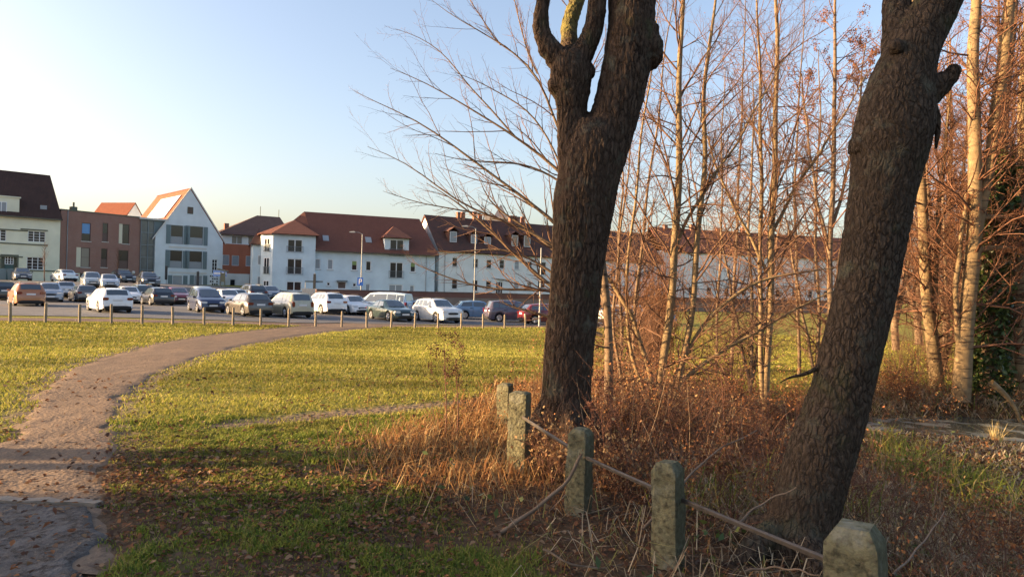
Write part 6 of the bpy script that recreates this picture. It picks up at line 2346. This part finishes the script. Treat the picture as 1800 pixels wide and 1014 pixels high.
def blades(P, h, w, lean, cols, rng, bend=.5, seg=2):
    n = len(P)
    az = rng.random(n) * 2 * np.pi
    d = np.stack([np.cos(az), np.sin(az), np.zeros(n)], 1)
    sd = np.stack([-np.sin(az + rng.normal(size=n) * .6), np.cos(az), np.zeros(n)], 1) * (w / 2)[:, None]
    up = np.array([0, 0, 1.0])
    tip = P + d * (h * lean)[:, None] + up * (h * np.sqrt(np.maximum(1 - (lean * .8) ** 2, .1)))[:, None]
    if seg == 1:
        V = np.stack([P - sd, P + sd, tip], 1).reshape(-1, 3)
        Fc = np.arange(3 * n).reshape(n, 3)
        C = np.repeat(cols, 3, 0)
    else:
        mid = P + d * (h * lean * .32)[:, None] + up * (h * .62)[:, None]
        V = np.stack([P - sd, P + sd, mid - sd * .8, mid + sd * .8, tip], 1).reshape(-1, 3)
        b0 = np.arange(n)[:, None] * 5
        Fc = np.concatenate([b0 + np.array([[0, 1, 3]]), b0 + np.array([[0, 3, 2]]), b0 + np.array([[2, 3, 4]])], 0)
        C = np.repeat(cols, 5, 0)
    return V, Fc, C

def pick(cols, n, rng, var=.35, w=None):
    cols = np.array(cols)
    i = rng.choice(len(cols), n, p=w)
    return cols[i] * (1 - var / 2 + var * rng.random(n))[:, None]

grass_m = mat('grass_blades', (.1, .13, .02), .7, .2, vcol=True, trans=.4)
dry_m = mat('dry_growth', (.3, .2, .1), .8, .15, vcol=True, trans=.3)

rng = np.random.default_rng(101)
# ---- lawn
def lawn_points(n, r0, r1, p):
    x, y, r = fan(n, r0, r1, p, rng)
    um_, pm2, td2, lm2 = under_mask(x, y), path_mask(x, y), trail_d(x, y), litter_mask(x, y)
    ok = rng.random(len(x)) > np.clip(um_ * 1.25, 0, .985)
    edge = sstep(-.16, .14, pm2 + .26 * (vnoise(x * 5, y * 5, 0, 91) - .5))
    ok &= rng.random(len(x)) > edge * 1.0
    ok &= rng.random(len(x)) > sstep(.36, .18, td2 + .2 * (vnoise(x * 3, y * 3, 0, 92) - .5)) * .93
    patch = vnoise(x * 1.5, y * 1.9, 0, 93) * .6 + vnoise(x * 4.5, y * 4.5, 0, 94) * .4
    thin = sstep(.60, .44, patch) * sstep(8.5, 6.0, y)
    ok &= rng.random(len(x)) > np.maximum(lm2 * .38, thin * .7)
    # keep off the asphalt and the gravel
    v = row_v(x, y)
    ok &= (v < .9)
    # the paved stretch near the camera
    ok &= ~paved(x, y)
    return x[ok], y[ok], r[ok], patch[ok]
gx_, gy_, gr, gp = lawn_points(330000, 2.6, 9.5, 1.1)
n = len(gx_)
P = np.stack([gx_, gy_, tz(gx_, gy_)], 1)
lush = sstep(.40, .62, gp)
tuft = vnoise(gx_ * 5, gy_ * 5, 0, 99)
h = (.013 + .022 * rng.random(n) + .020 * lush) * (.5 + 1.0 * tuft)
w = .0042 + .00075 * gr
cl = pick([(.18, .22, .034), (.13, .18, .03), (.22, .23, .045), (.29, .24, .08), (.08, .14, .024)], n, rng, .4, [.3, .25, .2, .13, .12])
dryp = sstep(.45, .7, vnoise(gx_ * .8, gy_ * .8, 0, 95))[:, None]
cl = cl * (1 - .35 * dryp) + np.array([.21, .165, .045]) * .35 * dryp
V, Fc, C = blades(P, h, w, .35 + .6 * rng.random(n), cl, rng)
tag(link('lawn_grass', mesh_np('lawn_grass', V, Fc, C), grass_m), 'short green grass of the lawn in front', 'grass', kind='stuff')
gx_, gy_, gr, gp = lawn_points(330000, 9.0, 46, 1.15)
n = len(gx_)
P = np.stack([gx_, gy_, tz(gx_, gy_)], 1)
tuft = vnoise(gx_ * 2.6, gy_ * 2.6, 0, 97) * .6 + vnoise(gx_ * .9, gy_ * .9, 0, 98) * .4
h = (.020 + .032 * rng.random(n) + .0008 * gr) * (.4 + 1.3 * tuft)
w = .006 + .00125 * gr
cl = pick([(.235, .228, .042), (.18, .19, .034), (.285, .26, .055), (.34, .27, .095), (.11, .13, .022)], n, rng, .4, [.3, .24, .24, .12, .10])
big = (vnoise(gx_ * .35, gy_ * .22, 0, 96) * .5 + vnoise(gx_ * .5, gy_ * 1.6, 0, 89) * .5)[:, None]
cl = cl * (.36 + 1.25 * big)
V, Fc, C = blades(P, h, w, .3 + .6 * rng.random(n), cl, rng, seg=1)
tag(link('far_lawn_grass', mesh_np('far_lawn_grass', V, Fc, C), grass_m), 'short yellow green grass of the lawn towards the bollards', 'grass', kind='stuff')

# ---- fallen leaves
def flat_leaves(x, y, size, cols, rng, lift=.012, tilt=.5):
    n = len(x)
    az = rng.random(n) * 2 * np.pi
    a = np.stack([np.cos(az), np.sin(az), rng.normal(size=n) * tilt * .6], 1)
    b2 = np.stack([-np.sin(az), np.cos(az), rng.normal(size=n) * tilt * .6], 1)
    s = (size * (.55 + .9 * rng.random(n)))[:, None]
    P = np.stack([x, y, tz(x, y) + lift + .02 * rng.random(n) + .03 * paved(x, y)], 1)
    up = np.array([0, 0, 1.0])
    curl = (rng.random(n) * .8)[:, None]
    V = np.stack([P - a * s, P - a * s * .25 + b2 * s * .55 + up * s * curl, P + a * s * .45 + b2 * s * .5 + up * s * curl * .8, P + a * s + up * s * curl * .5, P + a * s * .45 - b2 * s * .5 + up * s * curl * .8, P - a * s * .25 - b2 * s * .55 + up * s * curl], 1).reshape(-1, 3)
    b0 = np.arange(n)[:, None] * 6
    Fc = np.concatenate([b0 + np.array([[0, 1, 2, 3]]), b0 + np.array([[0, 3, 4, 5]])], 0)
    return V, Fc, np.repeat(cols, 6, 0)
LEAF = [(.17, .075, .038), (.11, .052, .032), (.24, .11, .05), (.07, .042, .03), (.26, .17, .10), (.13, .085, .06)]
x, y, r = fan(150000, 2.4, 15, .9, rng)
um_ = under_mask(x, y)
dens = np.maximum(litter_mask(x, y) * .8, um_ * .75)
pmm = path_mask(x, y)
dens = np.where(pmm > .05, dens * .12 + .012, dens)
dens = np.where(paved(x, y), .10, dens)
dens = np.where(um_ > .6, dens * .55, dens)
dens = np.maximum(dens, .02)
ok = (rng.random(len(x)) < dens) & (pond_r(x, y) > 1.05)
x, y = x[ok], y[ok]
V, Fc, C = flat_leaves(x, y, .011 + .0016 * r[ok], pick(LEAF, len(x), rng, .5), rng)
tag(link('fallen_leaves', mesh_np('fallen_leaves', V, Fc, C), dry_m), 'brown fallen leaves strewn over the grass and path', 'leaves', kind='stuff')

# ---- dry grass and bank growth
def bank_points(n, cond):
    x, y, r = fan(n, 2.6, 18, 1.0, rng, -25, 50)
    ok = cond(x, y) & (pond_r(x, y) > 1.0)
    return x[ok], y[ok], r[ok]
def pond_view(x, y):
    """the low trampled ground in front of the pond"""
    return sstep(3.4, 4.6, x) * sstep(7.0, 8.0, y) * sstep(13.0, 12.2, y)
STRAW = [(.36, .21, .085), (.30, .16, .065), (.27, .125, .05), (.40, .29, .14), (.19, .10, .05)]
def c_dry(x, y):
    c0 = np.exp(-((x + .55) / .75) ** 2 - ((y - 7.5) / 1.1) ** 2) * 1.3
    n_ = vnoise(x * 1.3, y * 1.3, 0, 111)
    return rng.random(len(x)) < np.clip(c0 + under_mask(x, y) * (.05 + .45 * sstep(.5, .7, n_) * sstep(5.0, 6.5, y) + .5 * sstep(7.6, 9.5, y)), 0, 1)
x, y, r = bank_points(150000, c_dry)
n = len(x)
P = np.stack([x, y, tz(x, y)], 1)
hh_ = (.07 + .23 * rng.random(n) ** 1.5) * (.75 + .5 * vnoise(x * 2, y * 2, 0, 112))
hh_ *= 1 - .45 * sstep(5.2, 4.0, y)
hh_ *= 1 - .6 * sstep(3.0, 4.6, x - xline(y))
hh_ *= 1 - .75 * pond_view(x, y)
V, Fc, C = blades(P, hh_, .0035 + .0007 * r, .5 + .7 * rng.random(n), pick(STRAW, n, rng, .5), rng)
tag(link('dry_grass', mesh_np('dry_grass', V, Fc, C), dry_m), 'tall straw coloured dry grass around the posts and on the bank', 'grass', kind='stuff')

# matted straw lying over on the bank and along the posts
def c_mat(x, y):
    n_ = vnoise(x * 1.1 + 5, y * 1.1, 0, 113)
    side = sstep(1.2, 2.6, x - xline(y)) * .6 + .06 * sstep(5.6, 4.6, y)
    return rng.random(len(x)) < np.clip(under_mask(x, y) * (side + .30 * sstep(.45, .65, n_) * sstep(.7, 1.4, x - xline(y))), 0, 1)
x, y, r = bank_points(120000, c_mat)
n = len(x)
P = np.stack([x, y, tz(x, y) + .05 * rng.random(n)], 1)
V, Fc, C = blades(P, (.10 + .26 * rng.random(n)) * (1 - .7 * pond_view(x, y)), .0035 + .0008 * r, 1.0 + .9 * rng.random(n), pick([(.42, .33, .21), (.32, .24, .14), (.50, .41, .27), (.20, .13, .08), (.26, .24, .08)], n, rng, .5), rng)
tag(link('matted_straw', mesh_np('matted_straw', V, Fc, C), dry_m), 'matted pale straw lying over the bank', 'straw', kind='stuff')

# green and yellow sedge clumps on the near bank
x0, y0 = [], []
for px, py, k, s in ((1625, 860, 620, .26), (1590, 835, 260, .2), (1690, 885, 360, .3), (1560, 800, 140, .16), (1760, 930, 220, .28), (1700, 700, 260, .5), (1745, 690, 200, .5), (1500, 940, 60, .12), (1240, 900, 90, .2), (1330, 880, 70, .2)):
    g = G(px, py)
    x0.append(g.x + rng.normal(size=k) * s)
    y0.append(g.y + rng.normal(size=k) * s * .7)
x, y = np.concatenate(x0), np.concatenate(y0)
n = len(x)
P = np.stack([x, y, tz(x, y)], 1)
V, Fc, C = blades(P, .22 + .34 * rng.random(n), .007 + .006 * rng.random(n), .35 + .8 * rng.random(n), pick([(.22, .25, .04), (.14, .19, .03), (.34, .31, .06), (.42, .34, .12), (.09, .13, .024)], n, rng, .4), rng)
tag(link('sedge', mesh_np('sedge', V, Fc, C), grass_m), 'yellow green sedge clumps on the pond bank', 'sedge', kind='stuff')

# ---- brambles and dead weed stalks
def stalks(n, cond, hmin, hmax, wob, rad, k=7, droop=.0, lean=.35):
    x, y, r = bank_points(n, cond)
    m_ = len(x)
    P = np.zeros((m_, k, 3))
    P[:, 0] = np.stack([x, y, tz(x, y) - .02], 1)
    d = norm(np.stack([rng.normal(size=m_) * lean, rng.normal(size=m_) * lean, np.ones(m_)], 1))
    L_ = hmin + (hmax - hmin) * rng.random(m_) ** 1.6
    L_ = L_ * (1 - .5 * sstep(5.4, 3.6, y)) * (1 - .72 * sstep(2.6, 4.2, x - xline(y)) * sstep(13.2, 12.0, y)) * (1 - .7 * pond_view(x, y))
    for j in range(1, k):
        P[:, j] = P[:, j - 1] + d * (L_ / (k - 1))[:, None]
        d = norm(d + rng.normal(size=(m_, 3)) * wob + np.array([0, 0, -droop]))
    Rr = rad * (.7 + .6 * rng.random(m_))[:, None] * (1 - .7 * np.linspace(0, 1, k))[None]
    return P, Rr
def c_bank(f):
    return lambda x, y: (rng.random(len(x)) < f * sstep(.25, .8, under_mask(x, y)) * (.5 + .8 * vnoise(x * .9, y * .9, 0, 121)) * sstep(.15, .8, x - xline(y)) * (np.hypot(x - base2.x, y - Y2 + .25) > .55))
P1, R1 = stalks(19000, c_bank(.6), .35, 1.35, .22, .0034, droop=.08)
P2, R2 = grow(P1, R1, 5, k=4, t0=.25, ln=(.2, .5), ang=(30, 70), up=.1, rng=rng, wob=.2)
V, Qd = merge([batch_tubes(P1, R1, 3), batch_tubes(P2, R2, 3)])
tag(link('bramble_stems', mesh_np('bramble_stems', V, Qd), mat('bramble_stem', (.115, .058, .04), .8, .2, vary=.35, vscale=3)), 'tangled brown bramble and weed stems on the bank', 'brambles', kind='stuff')
pts = P2.reshape(-1, 3)
nl = 55000
clump = sstep(.42, .66, vnoise(pts[:, 0] * 1.9, pts[:, 1] * 1.9, pts[:, 2] * 2.5, 122)) + .06
sel = rng.choice(len(pts), nl, p=clump / clump.sum())
sz = (.014 + .0019 * np.linalg.norm(pts[sel][:, :2], axis=1))[:, None]
V, Qd, C = leaves_at(pts[sel], sz, [(.30, .125, .05), (.20, .08, .038), (.38, .18, .075), (.12, .06, .035), (.36, .24, .12)], rng, .5, jit=.035)
tag(link('bramble_leaves', mesh_np('bramble_leaves', V, Qd, C), dry_m), 'withered brown leaves clinging to the brambles', 'leaves', kind='stuff')
# pale fallen sticks and bent straws
P1, R1 = stalks(4200, c_bank(.55), .3, .9, .14, .0045, droop=.12, lean=1.1)
Ps, Rs = stalks(3600, c_bank(.45), .4, 1.1, .05, .0036, lean=.22)
V, Qd = merge([batch_tubes(P1, R1, 4), batch_tubes(Ps, Rs, 4)])
tag(link('dead_stalks', mesh_np('dead_stalks', V, Qd), mat('stalk_pale', (.27, .195, .125), .8, .2, vary=.4, vscale=4)), 'pale dead stalks lying criss cross on the bank', 'stalks', kind='stuff')
# green bramble leaves low down
x, y, r = bank_points(9000, lambda x, y: rng.random(len(x)) < under_mask(x, y) * sstep(.55, .7, vnoise(x * 1.6, y * 1.6, 0, 131)) * .5)
pp = np.stack([x, y, tz(x, y) + .04 + .16 * rng.random(len(x))], 1)
V, Qd, C = leaves_at(pp, .055, [(.05, .085, .02), (.035, .06, .016), (.09, .12, .03)], rng, .2)
tag(link('green_underleaves', mesh_np('green_underleaves', V, Qd, C), mat('ivy_leaf')), 'low green leaves under the brambles', 'leaves', kind='stuff')

# ================================================================ single plants and sticks
def dry_weed(px, py, htop, label, seed, heads=1):
    rng2 = np.random.default_rng(seed)
    g = G(px, py)
    H = (at(px, htop, g.y).z - g.z)
    root = empty('dried_weed', g)
    tag(root, label, 'plant')
    k = 9
    P = np.zeros((1, k, 3))
    P[0, :, 2] = np.linspace(0, H, k)
    P[0, :, 0] = .015 * np.sin(np.linspace(0, 5, k)) - .02 * np.linspace(0, 1, k)
    r_ = (.007 * (1 - .6 * np.linspace(0, 1, k)))[None]
    P1, R1 = grow(P, r_, 8, k=6, t0=.42, ln=(.25, .45), ang=(25, 45), up=.35, rng=rng2, wob=.1)
    P2, R2 = grow(P1, R1, 3, k=4, t0=.55, ln=(.2, .35), ang=(25, 45), up=.2, rng=rng2)
    V, Q_ = merge([batch_tubes(P, r_, 6), batch_tubes(P1, R1, 4), batch_tubes(P2, R2, 3)])
    link('stem', mesh_np('stem', V, Q_), mat('weed_stem', (.13, .06, .04), .8), root)
    ends = np.concatenate([P1[:, -1], P2[:, -1]])
    pts = np.repeat(ends, 14, 0) + rng2.normal(size=(len(ends) * 14, 3)) * .012
    V, Q_, C = leaves_at(pts, .022, [(.09, .042, .032), (.07, .035, .028), (.13, .06, .04)], rng2)
    o = link('seed_heads', mesh_np('seed_heads', V, Q_, C), dry_m, root)
    o['kind'] = 'stuff'
dry_weed(782, 775, 603, 'tall dried weed with dark seed heads on the lawn edge', 71)
dry_weed(803, 770, 628, 'shorter dried weed leaning beside the tall one', 72)
dry_weed(1003, 792, 640, 'reddish dried weed against the foot of the forked tree', 73)
dry_weed(1270, 800, 640, 'bushy dried weed between the golden trees', 74)
dry_weed(1060, 860, 700, 'thin dried weed behind the rail right of the dark post', 75)

def dried_shrub(px, py, hgt, label, seed, cols, spread=.30, n=30, nleaf=520, lsize=.034):
    r2 = np.random.default_rng(seed)
    g = G(px, py)
    root = empty('dried_shrub', g)
    tag(root, label, 'shrub', 'withered shrubs on the bank')
    k = 7
    P = np.zeros((n, k, 3))
    P[:, 0, :2] = r2.normal(size=(n, 2)) * .06
    d = norm(np.stack([r2.normal(size=n) * spread, r2.normal(size=n) * spread, np.ones(n)], 1))
    L_ = hgt * (.55 + .6 * r2.random(n))
    for j in range(1, k):
        P[:, j] = P[:, j - 1] + d * (L_ / (k - 1))[:, None]
        d = norm(d + r2.normal(size=(n, 3)) * .16 + np.array([0, 0, -.04]))
    rr_ = .0042 * (.7 + .6 * r2.random(n))[:, None] * (1 - .7 * np.linspace(0, 1, k))[None]
    P2_, R2_ = grow(P, rr_, 7, k=5, t0=.25, ln=(.2, .5), ang=(25, 65), up=.05, rng=r2, wob=.18)
    P3_, R3_ = grow(P2_, R2_, 4, k=3, t0=.3, ln=(.3, .6), ang=(25, 65), up=.0, rng=r2, wob=.18)
    V, Q_ = merge([batch_tubes(P, rr_, 4), batch_tubes(P2_, R2_, 3), batch_tubes(P3_, R3_, 3)])
    link('stems', mesh_np('stems', V, Q_), mat('bramble_stem'), root)
    if nleaf:
        pts = P3_.reshape(-1, 3)
        V, Q_, C = leaves_at(pts[r2.choice(len(pts), nleaf)], lsize, cols, r2, .7, jit=.02)
        o = link('leaves', mesh_np('leaves', V, Q_, C), dry_m, root)
        o['kind'] = 'stuff'
ORG = [(.36, .16, .06), (.28, .11, .045), (.42, .22, .09)]
DRK = [(.14, .065, .036), (.10, .05, .03), (.18, .09, .045)]
TAN = [(.34, .24, .13), (.28, .18, .09), (.24, .13, .065)]
for args in ((1100, 800, .95, 'withered rust shrub right of the forked trunk base', 201, ORG), (1205, 815, .75, 'withered rust shrub behind the pale faced post', 202, ORG),
             (1255, 770, 1.0, 'tall withered shrub between the two golden trees', 203, DRK), (1300, 740, .9, 'orange withered shrub left of the paired golden stems', 204, ORG),
             (1400, 745, .95, 'orange withered shrub right of the paired golden stems', 205, ORG), (1330, 830, .6, 'dark withered shrub left of the leaning trunk', 206, DRK),
             (1265, 870, .5, 'low dark shrub above the lowest rail', 207, DRK), (1590, 735, .8, 'brown withered shrub right of the leaning trunk', 208, ORG),
             (1635, 745, .55, 'low brown shrub left of the pond', 209, TAN), (1095, 870, .5, 'low withered shrub under the middle rail', 210, TAN),
             (1570, 700, .8, 'orange shrub behind the leaning trunk on its right', 211, ORG), (1360, 770, .7, 'dark shrub close before the paired golden stems', 212, DRK),
             (1160, 765, .8, 'tan shrub round the foot of the golden tree', 213, TAN), (960, 845, .55, 'thin tan shrub between the tall post and the dark post', 214, TAN)):
    dried_shrub(*args)

stick_m = mat('stick_grey', (.17, .125, .09), .85, .15, vary=.35, vscale=8, bump=.4, bscale=60, dist=.004)
def stick(pts, label, r0=.012, r1=.004, name='fallen_branch'):
    P = np.array([list(p) for p in pts])
    p, r = spline(P, np.linspace(r0, r1, len(P)), 16)
    p[:, 2] += .006 * np.sin(np.arange(16) * 1.3)
    V, Q_ = batch_tubes(p[None], r[None], 7)
    tag(link(name, mesh_np(name, V, Q_, None, True), stick_m), label, 'branch')
stick([at(1022, 797, 5.0), at(1000, 845, 4.95), at(960, 880, 4.9), at(920, 908, 4.85), at(880, 938, 4.8), at(845, 948, 4.78)], 'long curved branch leaning on the dark stone post', .012, .016)
stick([at(1130, 930, 4.3), at(1180, 880, 4.5), at(1215, 830, 4.8), at(1260, 790, 5.0), at(1330, 757, 5.3)], 'pale branch rising right from behind the pale faced post', .010, .005)
stick([at(1290, 930, 3.9), at(1310, 905, 4.0), at(1345, 880, 4.05), at(1400, 857, 4.0)], 'forked pale stick against the leaning trunk', .009, .004)
stick([at(1310, 1004, 3.5), at(1350, 996, 3.5), at(1400, 1000, 3.4), at(1440, 1012, 3.3)], 'arched pale twig at the foot of the leaning tree', .007, .004)
stick([at(1570, 1010, 3.3), at(1600, 980, 3.5), at(1640, 930, 3.8), at(1660, 900, 4.0)], 'thin stick standing right of the nearest post', .006, .003)
stick([at(955, 965, 4.2), at(990, 985, 4.1), at(1030, 1000, 4.1), at(1120, 990, 4.2), at(1150, 995, 4.2)], 'bent pale twig on the ground left of the pale faced post', .007, .004)

# reed stump standing in the pond
g = at(1750, 778, 10.6)
root = empty('reed_tussock', (g.x, g.y, WATER_Z))
tag(root, 'straw coloured reed tussock standing in the pond', 'reeds')
n = 160
az, rr_ = rng.random(n) * 6.28, .06 * np.sqrt(rng.random(n))
P = np.stack([rr_ * np.cos(az), rr_ * np.sin(az), np.full(n, -.05)], 1)
V, Fc, C = blades(P, .22 + .36 * rng.random(n), np.full(n, .013), .1 + .8 * rng.random(n) ** 2, pick([(.45, .36, .18), (.36, .27, .12), (.5, .42, .24)], n, rng), rng)
o = link('reeds', mesh_np('reeds', V, Fc, C), dry_m, root)
o['kind'] = 'stuff'
# the bent trunk base at the water, right
P, Q = pxline([(1796, 752, 2), (1788, 722, 3.2), (1766, 692, 4.5), (1742, 672, 6)], 13.4)
p, r = spline(P, Q, 14)
V, Q_ = batch_tubes(p[None], r[None], 9)
tag(link('bent_root', mesh_np('bent_root', V, Q_, None, True), gold_b), 'pale bent root arching down to the pond from the ivy trunk', 'root')
